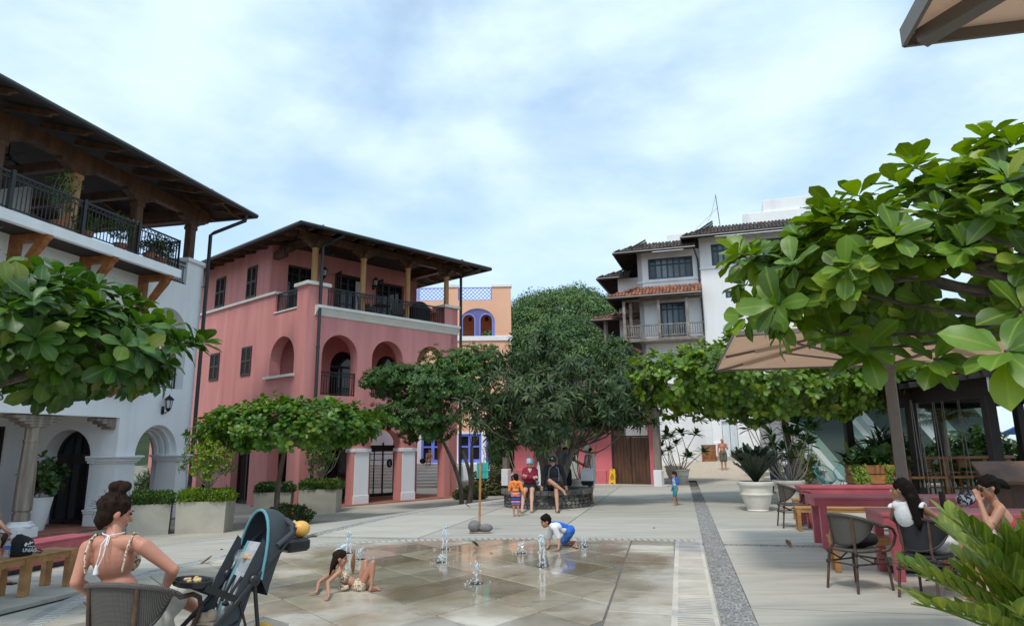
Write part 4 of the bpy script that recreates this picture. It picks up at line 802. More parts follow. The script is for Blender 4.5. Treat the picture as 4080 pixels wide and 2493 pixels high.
def lattice(u0, u1, z0, z1, step=.27, inside=None, nm='lattice_panel'):
    mb = MB(); 
    for a, b, c, d in ((u0, u1, z0, z0+.06), (u0, u1, z1-.06, z1), (u0, u0+.08, z0+.06, z1-.06), (u1-.08, u1, z0+.06, z1-.06)): mb.box(a, b, .12, .2, c, d)
    w, h = u1-u0, z1-z0; n = int((w+h)/step)
    for k in range(1, n):
        s = k*step
        x0, y0 = (s, 0) if s < w else (w, s-w); x1, y1 = (0, s) if s < h else (s-h, h)
        mb.beam((u0+x0, .15, z0+y0), (u0+x1, .15, z0+y1), .04, .02, (0, 1, 0)); mb.beam((u1-x0, .17, z0+y0), (u1-x1, .17, z0+y1), .04, .02, (0, 1, 0))
    return ob.p(nm, mb, M['bluelat'])
lattice(l2_, l3, zl0, zt-.02); lattice(l0, l1_, zl0, zt-.02); lattice(l0-2, l0-.02, zl0, zt-.02)
# lattice arch screen
lp = MB(); ins = lambda x, z: (z < sp and A1 < x < A2) or ((x-acx)**2/ar**2+((z-sp)/(ztop-sp))**2 < 1 and z >= sp)
def small(x, z):
    for c in (acx-ar*.5, acx+ar*.5):
        r = ar*.36
        if abs(x-c) < r and (z < sp+.15 or (x-c)**2+(z-sp-.15)**2 < r*r): return True
    return False
st_ = .13
for sgn_ in (1, -1):
    for k in range(-40, 60):
        run = None
        for i in range(0, 130):
            x = A1 + i*.02*1.0; z = zs + (k*st_ + sgn_*(x-A1)) if sgn_ == 1 else zs + (k*st_ - (x-A1))
            ok = ins(x, z) and not small(x, z) and zs < z < ztop and x < A2
            if ok and run is None: run = (x, z)
            if run and (not ok or i == 129):
                if abs(x-run[0]) > .05: lp.beam((run[0], .12+.03*sgn_, run[1]), (x, .12+.03*sgn_, z), .04, .02, (0, 1, 0))
                run = None
for c in (acx-ar*.5, acx+ar*.5):
    r = ar*.36; pts = [(c+r, .1, zs+.1), (c+r, .1, sp+.15)]+[(c+r*math.cos(math.pi*i/10), .1, sp+.15+r*math.sin(math.pi*i/10)) for i in range(11)]+[(c-r, .1, zs+.1)]
    lp.tube(pts, .05, 6)
lp.tube([(acx+(ar-.03)*math.cos(math.pi*i/16), .1, sp+(ztop-sp-.03)*math.sin(math.pi*i/16)) for i in range(17)], .06, 6); lp.box(A2-.1, A2, .06, .18, zs, sp); lp.box(A1, A1+.1, .06, .18, zs, sp)
ob.p('lattice_arch', lp, M['bluelat'])
for x in (acx-ar*.45, acx+ar*.5): ob.p('hanging_ornament', MB().tube([(x, 1.0, ztop+.2), (x, 1.0, sp+.5)], .015, 5).ell((x, 1, sp+.4), (.14, .05, .16)), M['iron'])
zd = q(1700, 1843)[1]
ob.p('lower_wall', MB().panel([(-13, -.3), (xr, -.3), (xr, 3.25), (-13, 3.25)], [rect(-6.0, -4.5, zd, 3.1), rect(-3.6, -2.1, zd, 3.1), rect(-1.8, -.5, zd, 2.9)], -.4, .1), M['white2'])
for a, b in ((-6.0, -4.5), (-3.6, -2.1), (-1.8, -.5)):
    m_ = (a+b)/2; o = ob.p('blue_door', MB().panel(rect(a, b, zd, 3.1), [rect(a+.14, m_-.1, zd+.2, zd+.95), rect(a+.14, m_-.1, zd+1.05, 2.95), rect(m_+.1, b-.14, zd+.2, zd+.95), rect(m_+.1, b-.14, zd+1.05, 2.95)], -.32, -.22), M['blue'])
    ob.p('door_glass', MB().box(a+.1, b-.1, -.26, -.25, zd+.1, 3.0), M['glass'], o)
    if a > -4:
        g = MB()
        for k in range(9): zz = zd+1.1+.2*k; g.beam((a+.14, -.29, zz), (b-.14, -.29, zz), .015, .02, (0, 1, 0))
        for k in range(8): xx = a+.2+.15*k; g.beam((xx, -.29, zd+1.05), (xx, -.29, 2.95), .015, .02, (0, 1, 0))
        ob.p('door_grille', g, M['iron'], o)
stp = T('stone_steps', 'wide flight of pale stone steps up to the blue doors', 'steps', (0, 0, ZB), 0)
ns = 8; zl = zd
for k in range(ns): stp.p('step', MB().bbox(-9.5, -3.2, 46.4-1.6-.42*(ns-k)+.42, 46.62, -.1 if k == 0 else zl*k/ns-.04, zl*(k+1)/ns-.03, .02).bbox(-9.5, -3.18, 46.4-1.6-.42*(ns-k)+.38, 46.6, zl*(k+1)/ns-.045, zl*(k+1)/ns, .012), M['cream'])
stp.p('terrace_wall', MB().bbox(-3.18, 2.5, 44.6, 46.58, -.3, zl-.04, .02), M['white2'])
# ---------------- mural building, pergola bar
mw = T('mural_building', 'low building with green and white painted mural wall and tiled eave', 'building', (12.0, 30, 0), R_(-6))
mural = mat('mural_paint', (.30, .40, .33), .8, .04, 1)
b_, N_, L_ = nd(mural); tcn = N_('ShaderNodeTexCoord'); mpn = N_('ShaderNodeMapping'); mpn.inputs['Rotation'].default_value = (0, R_(38), 0); mpn.inputs['Scale'].default_value = (1, 1, 1); L_(tcn.outputs['Object'], mpn.inputs[0])
wv = N_('ShaderNodeTexWave'); wv.wave_type = 'BANDS'; wv.bands_direction = 'X'; wv.inputs['Scale'].default_value = .07; wv.inputs['Distortion'].default_value = 2.5; wv.inputs['Detail'].default_value = 0; wv.inputs['Detail Scale'].default_value = .25; L_(mpn.outputs[0], wv.inputs[0])
cr = N_('ShaderNodeValToRGB'); cr.color_ramp.interpolation = 'CONSTANT'; el = cr.color_ramp.elements; el[0].color = (.05, .075, .065, 1); el[1].position = .2; el[1].color = (.55, .58, .55, 1)
for ps, c_ in ((.36, (.36, .45, .39, 1)), (.52, (.62, .65, .62, 1)), (.66, (.22, .33, .27, 1)), (.84, (.06, .085, .075, 1))): e = el.new(ps); e.color = c_
L_(wv.outputs[0], cr.inputs[0]); L_(cr.outputs[0], b_.inputs['Base Color'])
mw.p('wall', MB().box(-.3, 7.4, 0, .3, -.3, 3.75), mural); mw.p('side_wall', MB().box(-.3, 0, .3, 6, -.3, 3.7), M['white2']); mw.p('soffit', MB().box(-1.3, 7.6, -1.0, 6, 3.72, 3.8), M['dark']); mw.p('gutter', MB().tube([(-1.3, -1.05, 3.78), (3.2, -1.05, 3.78)], .1, 8), M['gutter'], smooth=True)
mw.p('roof_deck', MB().add([(-1.3, -1.0, 3.82), (7.6, -1.0, 3.82), (7.6, 2.5, 4.9), (.8, 2.5, 4.9), (-1.3, 6, 3.82), (.8, 6, 4.9)], [(0, 1, 2, 3), (0, 3, 5, 4)]), M['tile'])
tiled_slope(mw, (-1.3, -1.05, 3.82), (1, 0, 0), (0, 3.5, 1.08), 5.0, 1.6, M['tile'], clipf=lambda x, y: x > y*.6)
pg = T('pergola_bar', 'dark timber bar pergola with hanging swing ropes', 'pergola', (0, 0, 0))
M['dkwood'] = mat('near_black_timber', (.022, .016, .015), .65, .3, 6, .2, 30)
px0 = (11.24, 24.4); px1 = (11.6, 12.5)
def pl_(y): return 11.25+(24-y)*.0313
for y in (24.1, 20.4, 17.2, 13.8): pg.p('post', MB().bbox(pl_(y)-.12, pl_(y)+.12, y-.12, y+.12, -.05, 2.75, .015), M['dkwood'])
for x, y in ((15.4, 26.0), (15.2, 21.5), (15.3, 17.2)): pg.p('post', MB().bbox(x-.12, x+.12, y-.12, y+.12, -.05, 2.75, .015), M['dkwood'])
pg.p('beam', MB().beam((pl_(24.6), 24.6, 2.92), (pl_(12), 12, 2.92), .2, .42), M['dkwood']); pg.p('beam', MB().beam((15.4, 26.4, 2.92), (15.3, 12, 2.92), .2, .4), M['dkwood']); pg.p('cross_beam', MB().beam((10.6, 20.2, 2.9), (15.6, 20.6, 2.9), .18, .34), M['dkwood'])
pg.p('canopy', MB().add([(10.5, 25.5, 3.2), (10.8, 11, 3.2), (16.5, 11, 3.7), (16.5, 26.5, 3.7)], [(0, 1, 2, 3)]).add([(10.5, 25.5, 3.26), (10.8, 11, 3.26), (16.5, 11, 3.78), (16.5, 26.5, 3.78)], [(3, 2, 1, 0), (0, 1, 2, 3)]), M['dkwood'])
for k in range(28): yy = 25.2-.5*k; pg.p('rafter', MB().beam((10.45, yy, 3.12), (16.4, yy, 3.62), .07, .14), M['dkwood'])
for y in (24, 20): pg.p('beam', MB().beam((pl_(y), y, 2.95), (15.4, y+1, 2.95), .16, .34), M['dkwood'])
M['counter'] = mat('oiled_plank', (.36, .155, .045), .4, .25, 8, .1, 30, stretch=(.3, 1, 1), col2=(.27, .11, .03))
bc = T('bar_counter', 'long honey timber bar counter under the dark pergola', 'counter', (12.8, 21.6, 0), 0)
bc.p('top', MB().bbox(-1.3, 2.0, -.25, .25, 1.14, 1.22, .01), M['counter'])
for x in (-1.1, 0, 1.2, 1.9): bc.p('leg', MB().box(x-.06, x+.06, -.06, .06, 0, 1.14), M['counter'])
bc.p('shelf', MB().box(-1.2, 2.0, -.1, .2, .6, .66), M['wood'])
M['rope'] = mat('grey_rope', (.25, .23, .2), .9, .2, 40)
for i, (x, lab) in enumerate(((11.0, 'plank swing seat on ropes next to the beige parasol pole'), (11.62, 'middle plank swing seat on ropes at the bar'), (12.33, 'plank swing seat on ropes farthest along the bar from the planter'))):
    sw = T('swing_seat', lab, 'swing', (x, 20.1, 0), R_(-5), 'swing seats at the bar')
    sw.p('seat', MB().bbox(-.27, .27, -.15, .15, .66, .72, .01), M['counter'])
    for a, b in ((-.24, -.12), (.24, -.12), (-.24, .12), (.24, .12)): sw.p('rope', MB().tube([(a, b, .55), (a, b, .75), (a*.9, 0+b*.3, 2.8)], .012, 5).ell((a, b, .5), (.03, .03, .09), None, 6, 4), M['rope'])
for i, x in enumerate((12.2, 12.75, 13.35, 13.9)):
    stl = T('bar_stool', ('wooden bar stool behind the swings beside the counter leg', 'wooden bar stool second along the counter', 'wooden bar stool third along the counter', 'wooden bar stool at the far end of the counter')[i], 'stool', (x, 22.25, 0), R_(RND.uniform(-10, 10)), 'stools at the bar counter')
    stl.p('seat', MB().bbox(-.2, .2, -.19, .19, .7, .75, .01), M['counter']); stl.p('backrest', MB().bbox(-.2, .2, .17, .21, .85, 1.1, .01), M['counter'])
    for a, b in ((-.17, -.16), (.17, -.16), (-.17, .17), (.17, .17)): stl.p('leg', MB().beam((a*1.15, b*1.15, 0), (a, b, .72 if b < 0 else 1.05), .05, .05), M['counter'])
    stl.p('footrest', MB().box(-.18, .18, -.2, -.16, .28, .32), M['counter'])
sgn_b = T('hanging_sign', 'teal restaurant sign board with white border hung on the pergola', 'sign', (P(3945, 1565, 16.3).x, 16.3, 0), R_(-81.2))
sgn_b.p('border', MB().panel(rect(0, 2.6, 2.76, 3.75), [rect(.07, 2.53, 2.83, 3.68)], -.04, .0), mat('white_sign_border', (.7, .7, .72), .6)); sgn_b.p('board', MB().box(.06, 2.54, -.03, -.005, 2.82, 3.69), mat('teal_sign', (.008, .13, .185), .5, .04, 3))
def text_mesh(body, size, mt, ext=.004):
    cv = bpy.data.curves.new('txt', 'FONT'); cv.body = body; cv.size = size; cv.extrude = ext
    o = bpy.data.objects.new('tmp', cv); sc.collection.objects.link(o); me = bpy.data.meshes.new_from_object(o.evaluated_get(bpy.context.evaluated_depsgraph_get())); bpy.data.objects.remove(o); me.materials.clear(); me.materials.append(mt); return me
M['ink'] = mat('white_ink', (.75, .77, .78), .6, .02)
RX = Matrix.Rotation(R_(90), 4, 'X')
sgn_b.p('lettering', text_mesh('ONE', .34, M['ink']), None, M=Matrix.Translation((.17, -.035, 3.12)) @ RX); sgn_b.p('lettering', text_mesh('By Pap', .15, M['ink']), None, M=Matrix.Translation((.5, -.035, 2.99)) @ RX)
sgn_b.p('hanger', MB().beam((.5, .06, 3.0), (.5, .06, 3.6), .03, .14).beam((2.2, .06, 3.0), (2.2, .06, 3.6), .03, .14), M['iron'])
# ---------------- wooded hill behind
def hz(x, y):
    a = 31*math.exp(-((x-13)/52)**2-((y-205)/62)**2) + 11*math.exp(-((x-14)/17)**2-((y-195)/50)**2) + 12*math.exp(-((x-50)/40)**2-((y-230)/70)**2) + 46*math.exp(-((x+70)/36)**2-((y-215)/60)**2) + 34*math.exp(-((x+150)/80)**2-((y-260)/90)**2)
    return a - 4 + 4.5*noise.noise((x*.045, y*.045, 1.0)) + 3.0*noise.noise((x*.13, y*.13, 5.0))
hill = MB(); xs = [-300+12*i for i in range(51)]; ys = [95+9*i for i in range(28)]
M['hill'] = mat('hill_floor', (.02, .035, .012), .95, .3, .2)
single('hill', grid_sheet(xs, ys, hz, 'hill', None), M['hill'], kind='structure')
def forest():
    r = np.random.default_rng(4); V = []; Fc = []; o = 0
    for _ in range(2600):
        x = r.uniform(-150, 80) ; y = r.uniform(112, 215); z = hz(x, y)
        if z < 2: continue
        # seen only where the rows of buildings leave it open
        sx = x/y
        if not (-.02 < sx < .26 or -.60 < sx < -.42 or -.12 < sx < -.02): continue
        s = r.uniform(2.2, 5.2); n = 300
        d = r.normal(size=(n, 3)); d /= np.linalg.norm(d, axis=1)[:, None]; d[:, 2] = np.abs(d[:, 2])*.95-.12
        lump = 1 + .25*np.sin(d[:, 0]*4+x)*np.cos(d[:, 1]*5+y)
        c = d*(s*lump*r.uniform(.72, 1.02, n))[:, None]*np.array([1, 1, .85]) + np.array([x, y, z+s*.75])
        a = r.normal(size=(n, 3)); a /= np.linalg.norm(a, axis=1)[:, None]; nn = d*.9+a*.55; nn /= np.linalg.norm(nn, axis=1)[:, None]
        t = np.cross(nn, a); t /= np.linalg.norm(t, axis=1)[:, None]+1e-6; b = np.cross(nn, t); w = r.uniform(.14, .34, n)[:, None]
        q = np.stack([c-t*w, c-b*w*.7, c+t*w, c+b*w*.7], 1).reshape(-1, 3); V.append(q)
        Fc.append(np.arange(o, o+4*n).reshape(-1, 4)); o += 4*n
    V = np.concatenate(V); Fc = np.concatenate(Fc); me = bpy.data.meshes.new('hill_forest'); me.from_pydata(V.tolist(), [], Fc.tolist()); me.update(); return me
M['forest'] = mat('forest_leaf', (.044, .098, .024), .7, .55, .22, island=.3, col2=(.095, .165, .035), f2=.16)
fm = forest(); fm.materials.append(M['forest']); tagit(link('hill_forest', fm), 'dense green forest covering the hill behind the buildings', 'forest', kind='stuff')
# ================================================================== vegetation
def leaf_geo(l, w, peak=.66, fold=.25, droop=.25, seg=6, tip=.0, wave=0.0):
    """a folded, curved leaf blade along +y, upper side +z; returns verts, faces"""
    vs = []; fs = []
    for i in range(seg+1):
        t = i/seg; k = (t/peak) if t < peak else (1-t)/(1-peak)
        hw = w/2*(math.sin(math.pi/2*max(0, k))**(.85 if t < peak else .75)); hw = max(hw, .004 if i in (0,) else tip*w)
        z = -droop*l*t*t + .12*l*t; y = l*t
        wv = wave*w*math.sin(t*9)
        vs += [(-hw, y, z+fold*hw+wv), (0, y, z), (hw, y, z+fold*hw-wv)]
    for i in range(seg): a = i*3; fs += [(a, a+1, a+4, a+3), (a+1, a+2, a+5, a+4)]
    return np.array(vs), fs
def ribs(me):
    a = me.attributes.new('rib', 'FLOAT', 'POINT'); n = len(me.vertices); d = np.zeros(n, np.float32); d[1::3] = 1; a.data.foreach_set('value', d)
def geo_mesh(geo, name, mt):
    me = bpy.data.meshes.new(name); me.from_pydata(geo[0].tolist(), [], geo[1]); ribs(me); me.materials.append(mt); me.shade_smooth(); me.update(); return me
def many(geos, mats, idx, name, mt):
    """all leaves of one plant joined into a single mesh"""
    V = []; Fq = []; o = 0
    for g in range(len(geos)):
        ms = [m for m, k in zip(mats, idx) if k == g]
        if not ms: continue
        A = np.array([[list(r) for r in m] for m in ms]); v, f = geos[g]; f = np.array(f)
        pv = np.einsum('nij,kj->nki', A[:, :3, :3], v) + A[:, None, :3, 3]; n, k = pv.shape[:2]
        V.append(pv.reshape(-1, 3)); Fq.append((f[None]+np.arange(n)[:, None, None]*k).reshape(-1, 4)+o); o += n*k
    V = np.concatenate(V); Fq = np.concatenate(Fq); me = bpy.data.meshes.new(name)
    me.vertices.add(len(V)); me.vertices.foreach_set('co', V.ravel()); me.loops.add(len(Fq)*4); me.loops.foreach_set('vertex_index', Fq.ravel().astype(np.int32))
    me.polygons.add(len(Fq)); me.polygons.foreach_set('loop_start', np.arange(0, len(Fq)*4, 4, dtype=np.int32)); me.update(calc_edges=True); ribs(me); me.materials.append(mt); me.shade_smooth(); return me
def leaf_frame(p, d, up, s=1.0, roll=0.0):
    y = Vector(d).normalized(); up = Vector(up); x = y.cross(up)
    if x.length < 1e-3: x = y.cross(Vector((1, 0, .1)))
    x.normalize(); z = x.cross(y)
    m = Matrix(((x.x*s, y.x*s, z.x*s, p[0]), (x.y*s, y.y*s, z.y*s, p[1]), (x.z*s, y.z*s, z.z*s, p[2]), (0, 0, 0, 1)))
    return m @ Matrix.Rotation(roll, 4, 'Y') if roll else m
def rosette(r, p, ax, n, out, ng, s0, s1, e0=40, e1=88, droop=0.0):
    """a whorl of leaves round a shoot tip"""
    ax = Vector(ax).normalized(); t = ax.orthogonal().normalized(); b = ax.cross(t); ph = r.uniform(0, 6.28)
    for k in range(n):
        a = ph+2.4*k; e = R_(e0+(e1-e0)*(k/n)**.7+r.uniform(-9, 9)); d = ax*math.cos(e)+(t*math.cos(a)+b*math.sin(a))*math.sin(e); d.z -= droop*r.uniform(.5, 1.2); d.normalize()
        out.append((leaf_frame(Vector(p)+d*.02-ax*(.03*k/n), d, ax+Vector((0, 0, .25)), r.uniform(s0, s1), r.uniform(-.35, .35)), r.randrange(ng)))
def plant_leaves(t, leaves, geos, mt, name='leaf', nobj=300, parent=None, stuff='foliage'):
    """the (up to) 300 leaves that show largest become parts of their own, the rest one joined part"""
    leaves = sorted(leaves, key=lambda q: (t.M @ q[0].translation - Vector((0, 0, CH))).length)
    front = leaves[:nobj]; rest = leaves[nobj:]
    if front:
        ms = [geo_mesh(g, name, mt) for g in geos]
        for m, k in front: t.p(name, ms[k], None, parent, M=m)
    if rest: t.p(stuff, many(geos, [q[0] for q in rest], [q[1] for q in rest], stuff, mt), None, parent, kind='stuff')
def crown_pts(r, n, c, rad, shell=.62, low=-.75, lump=.18):
    out = []
    while len(out) < n:
        d = Vector((r.gauss(0, 1), r.gauss(0, 1), r.gauss(0, 1))).normalized()
        if d.z < low: continue
        k = (shell+(1-shell)*r.random()**.5)*(1+lump*noise.noise((d.x*2.2+c[0], d.y*2.2+c[1], d.z*2.2)))
        out.append((Vector((c[0]+d.x*rad[0]*k, c[1]+d.y*rad[1]*k, c[2]+d.z*rad[2]*k)), Vector((d.x/rad[0], d.y/rad[1], d.z/rad[2])).normalized()))
    return out
def leafmat(nm, c1, c2, f2=1.0, isl=.3, trans=.32, rough=.42):
    m = mat(nm, c1, rough, .18, 2.5, 0, 40, col2=c2, f2=f2, island=isl, trans=trans, spec=.45); b, N, L = nd(m)
    at = N('ShaderNodeAttribute'); at.attribute_name = 'rib'; frn = [x for x in m.node_tree.nodes if x.type == 'MATH' and x.operation == 'FRACT'][0]; pw = N('ShaderNodeMath'); pw.operation = 'POWER'; pw.inputs[1].default_value = 14; L(at.outputs['Fac'], pw.inputs[0]); ml = N('ShaderNodeMath'); ml.operation = 'MULTIPLY'; ml.inputs[1].default_value = .65; L(pw.outputs[0], ml.inputs[0])
    src = [l for l in m.node_tree.links if l.to_socket == b.inputs['Base Color']][0].from_socket; mx = N('ShaderNodeMix'); mx.data_type = 'RGBA'; mx.inputs[7].default_value = (min(1, c2[0]*2.2+.05), min(1, c2[1]*1.7+.05), c2[2]*2+.02, 1); L(ml.outputs[0], mx.inputs[0]); ye = N('ShaderNodeMix'); ye.data_type = 'RGBA'; yr = N('ShaderNodeMapRange'); yr.inputs[1].default_value = .84; yr.inputs[2].default_value = .97; yr.inputs[4].default_value = .7; L(frn.outputs[0], yr.inputs[0]); L(yr.outputs[0], ye.inputs[0]); L(src, ye.inputs[6]); ye.inputs[7].default_value = (c2[1]*1.25, c2[1]*1.2, c2[2]*1.2, 1); L(ye.outputs[2], mx.inputs[6]); L(mx.outputs[2], b.inputs['Base Color']); return m
M['almond'] = leafmat('almond_leaf', (.045, .125, .012), (.085, .19, .016), .9, .38)
M['almond_dk'] = leafmat('almond_leaf_dark', (.034, .098, .018), (.075, .16, .018), .8, .38)
M['almond_lt'] = leafmat('almond_leaf_light', (.070, .155, .013), (.14, .24, .022), 1.6, .45)
M['ficus'] = leafmat('drooping_leaf', (.022, .052, .015), (.040, .080, .019), 1.2, .5, .2, .55)
M['fine'] = leafmat('fine_leaf', (.036, .10, .02), (.065, .155, .028), .7, .35, .25)
M['hedge'] = leafmat('hedge_leaf', (.035, .10, .014), (.075, .15, .018), 2.0, .4, .25)
M['hedge_dk'] = leafmat('hedge_leaf_dark', (.022, .065, .012), (.04, .095, .014), 2.0, .4, .2)
M['lime'] = leafmat('lime_leaf', (.10, .20, .016), (.17, .27, .02), 2.0, .35, .35)
M['zamia'] = leafmat('zamia_leaflet', (.16, .255, .03), (.29, .35, .04), 2.5, .3, .2)
M['darkpot'] = leafmat('dark_glossy_leaf', (.012, .026, .016), (.02, .04, .02), 2.0, .4, .1)
M['mono'] = leafmat('jungle_leaf', (.022, .07, .02), (.05, .11, .02), 1.5, .4, .2)
M['palm'] = leafmat('palm_leaflet', (.12, .15, .02), (.20, .20, .03), 1.5, .3, .25)
GA = [leaf_geo(.25, .145, .66, .22, .18, 6, wave=.04), leaf_geo(.28, .155, .70, .15, .30, 6, wave=.06), leaf_geo(.21, .135, .62, .3, .08, 6, wave=.03)]
def limb(mb, a, b, r0, r1, r, bend=.12, n=6):
    a = Vector(a); b = Vector(b); l = (b-a).length; o = Vector((r.gauss(0, 1), r.gauss(0, 1), r.gauss(0, .6)))*l*bend
    pts = [a.lerp(b, i/n)+o*math.sin(math.pi*i/n)+Vector((0, 0, -.1*l*math.sin(math.pi*i/n))) for i in range(n+1)]
    mb.tube(pts, [r0+(r1-r0)*i/n for i in range(n+1)], 8); return pts
def almond_tree(label, base, top, crown, mt, nros, seed, trunk_r=.1, s=(.8, 1.15), nobj=300, tilt=0.0, nleaf=9, group='sea almond trees round the plaza', geos=None, low=-.72, kf=None, ex=()):
    r = random.Random(seed); t = T('almond_tree', label, 'tree', tuple(base), 0, group); B = Vector(base)
    c, rad = Vector(crown[0])-B, crown[1]; tp = Vector(top)-B; mb = MB()
    limb(mb, (0, 0, -.1), tp, trunk_r*1.25, trunk_r*.8, r, .035, 10)
    tr = t.p('trunk', mb, M['ridge'], smooth=True)
    pts = crown_pts(r, nros, (0, 0, 0), rad, .55, low, .3); pts = [(p, n) for p, n in pts]
    bm_ = MB(); tips = r.sample(pts, min(len(pts), 26))
    for k in range(6):
        a = k*1.047+r.uniform(-.3, .3); mid = c+Vector((math.cos(a)*rad[0]*.5, math.sin(a)*rad[1]*.5, rad[2]*.05)); limb(bm_, tp-Vector((0, 0, .05)), mid, trunk_r*.6, trunk_r*.3, r, .1)
        for p, n in tips[k::6]:
            q = c+p; 
            if (q-mid).length < max(rad[0], rad[1])*.9: limb(bm_, mid, q-n*.06, trunk_r*.28, .012, r, .1, 5)
    lv = []
    for q_, sc_ in ex: q = Vector(q_)-B; limb(bm_, tp+(q-tp)*.25+Vector((0, 0, .15)), q, .018, .009, r, .08, 6); rosette(r, q, (-.25, -.5, .45), 11, lv, 3, sc_*.85, sc_*1.15, 45, 105, .25)
    t.p('branches', bm_, M['ridge'], tr, smooth=True)
    for p, n in pts:
        q = c+p+Vector((0, 0, tilt*p.x))
        if kf and not kf(B+q, r): continue
        ax = (n*.75+Vector((0, 0, .55))).normalized(); rosette(r, q, ax, r.randint(nleaf-2, nleaf+2), lv, 3, s[0], s[1], 38, 98, .12)
    plant_leaves(t, lv, geos or GA, mt, nobj=nobj); return t
# near left tree, its trunk outside the picture
almond_tree('sea almond tree with large dark leaves overhanging the white arcade', (-6.6, 7.4, 0), (-6.2, 7.4, 2.4), ((-5.62, 7.5, 3.04), (2.0, 1.5, .70)), M['almond_dk'], 420, 21, .10, tilt=-.17, geos=GA, s=(.75, 1.05), low=-.9)
# near right tree
def keep_r(q, r):
    x = CX + F*q.x/q.y; return x > 2900 + max(0, 3.0-q.z)*250*r.random() and noise.noise(Vector(q)*1.9) > -.17
almond_tree('sea almond tree with bright broad leaves in front of the hotel and parasol', (4.75, 4.2, 0), (4.5, 4.3, 2.5), ((3.35, 4.65, 2.93), (1.85, 1.05, .66)), M['almond_lt'], 400, 25, .07, s=(.52, .86), tilt=.12, nleaf=10, kf=keep_r, ex=[(P(4005, 1400, 3.4), .95), (P(4070, 1230, 3.6), .9), (P(3720, 1430, 4.3), .85), (P(3450, 1390, 4.4), .85), (P(3330, 1330, 4.5), .8), (P(2990, 1020, 4.8), .8)])
# tree by the planters
bs = GT(1108, 2092)
almond_tree('flat-topped sea almond tree with slim trunk in front of the pink building', bs, (bs.x+.12, bs.y, bs.z+2.6), ((bs.x+.25, bs.y, bs.z+3.02), (2.85, 2.2, .86)), M['almond'], 760, 33, .085, s=(.72, 1.0), low=-.8)
# tree behind the tables
bs = G(3203, 2000); bs.z = 0
almond_tree('wide sea almond tree with dark trunk behind the pink tables', bs, (bs.x-.35, bs.y, 2.9), ((bs.x-.3, bs.y+.2, 3.62), (4.75, 2.6, 1.3)), M['almond_lt'], 1000, 41, .12, s=(.8, 1.1), low=-.95)
# ---- the leathery-leaved tree in the stone planter
def big_tree(name, label, cat, base, stems, crown, rad, nros, geos, lmat, seed, nleaf, s, droop, e, tr_r, nobj=0, group=None, low=-.8, shell=.5, lump=.35, extra=(), clear=None):
    r = random.Random(seed); t = T(name, label, cat, tuple(base), 0, group); B = Vector(base); mb = MB(); bm_ = MB(); c = Vector(crown)-B
    tops = []
    for x, y, z in stems: limb(mb, (x*.25, y*.25, -.15), (x, y, z), tr_r, tr_r*.6, r, .08, 8); tops.append(Vector((x, y, z)))
    tr = t.p('trunk', mb, M['ridge'], smooth=True)
    pts = [(c+p, n) for p, n in crown_pts(r, nros, (0, 0, 0), rad, shell, low, lump)]
    for cc, rr, k in extra: pts += [(Vector(cc)-B+p, n) for p, n in crown_pts(r, k, (0, 0, 0), rr, .4, low, .3)]
    for p, n in r.sample(pts, min(len(pts), 46)):
        st = min(tops, key=lambda q: (q-p).length); limb(bm_, st-Vector((0, 0, r.uniform(0, .08))), p-n*.08, tr_r*.2, .01, r, .1, 6)
    t.p('branches', bm_, M['ridge'], tr, smooth=True); lv = []
    for p, n in pts:
        if clear and clear(B+p): continue
        rosette(r, p, (n*.8+Vector((0, 0, .35))).normalized(), r.randint(nleaf-3, nleaf+3), lv, len(geos), s[0], s[1], e[0], e[1], droop)
    plant_leaves(t, lv, geos, lmat, nobj=nobj); return t
GF = [leaf_geo(.24, .062, .5, .3, .35, 6), leaf_geo(.20, .056, .48, .35, .22, 6), leaf_geo(.27, .066, .5, .25, .5, 6)]
big_tree('evergreen_tree', 'broad dark evergreen tree with drooping leathery leaves in the stone planter', 'tree', (.95, 20.75, .42), [(-.1, 0, 1.3), (.35, .2, 1.2), (-.35, .3, 1.5), (.75, -.1, 1.25)], (1.45, 20.9, 2.86), (2.5, 2.0, 1.72), 640, GF, M['ficus'], 51, 13, (.75, 1.15), .42, (30, 100), .14, 300, low=-.78, lump=.5, clear=lambda q: q.z < 2.15 and q.x > 1.5, extra=[((3.0, 20.4, 2.5), (1.2, .8, .42), 45), ((-.9, 20.6, 2.7), (.9, .8, .6), 40), ((.6, 20.8, 4.4), (1.0, 1, .6), 40)])
GN = [leaf_geo(.10, .045, .5, .2, .2, 3), leaf_geo(.085, .04, .5, .25, .1, 3)]
fb = Vector((P(1868, 1960, 28.6).x, 28.6, 0)); fb.z = gh(fb.x, fb.y)
def PV(x, y, Y): return tuple(P(x, y, Y))
big_tree('feathery_tree', 'spreading fine-leaved tree with reddish trunk at the pink building corner', 'tree', fb, [(-.25, 0, 2.0), (.1, .2, 2.2), (-1.2, .1, 2.7)], PV(1760, 1530, 27.6), (2.2, 1.7, 1.15), 1300, GN, M['fine'], 57, 16, (.9, 1.5), .5, (50, 105), .10, 0, low=-.7, shell=.35, lump=.7, extra=[(PV(1650, 1650, 27.2), (1.75, 1.3, .85), 520), (PV(1600, 1500, 27.0), (1.5, 1.0, .55), 380), (PV(1890, 1440, 28.2), (1.5, 1.2, .75), 380), (PV(1700, 1720, 27.4), (1.1, .8, .5), 160), (PV(1500, 1520, 26.8), (.7, .6, .3), 90)])
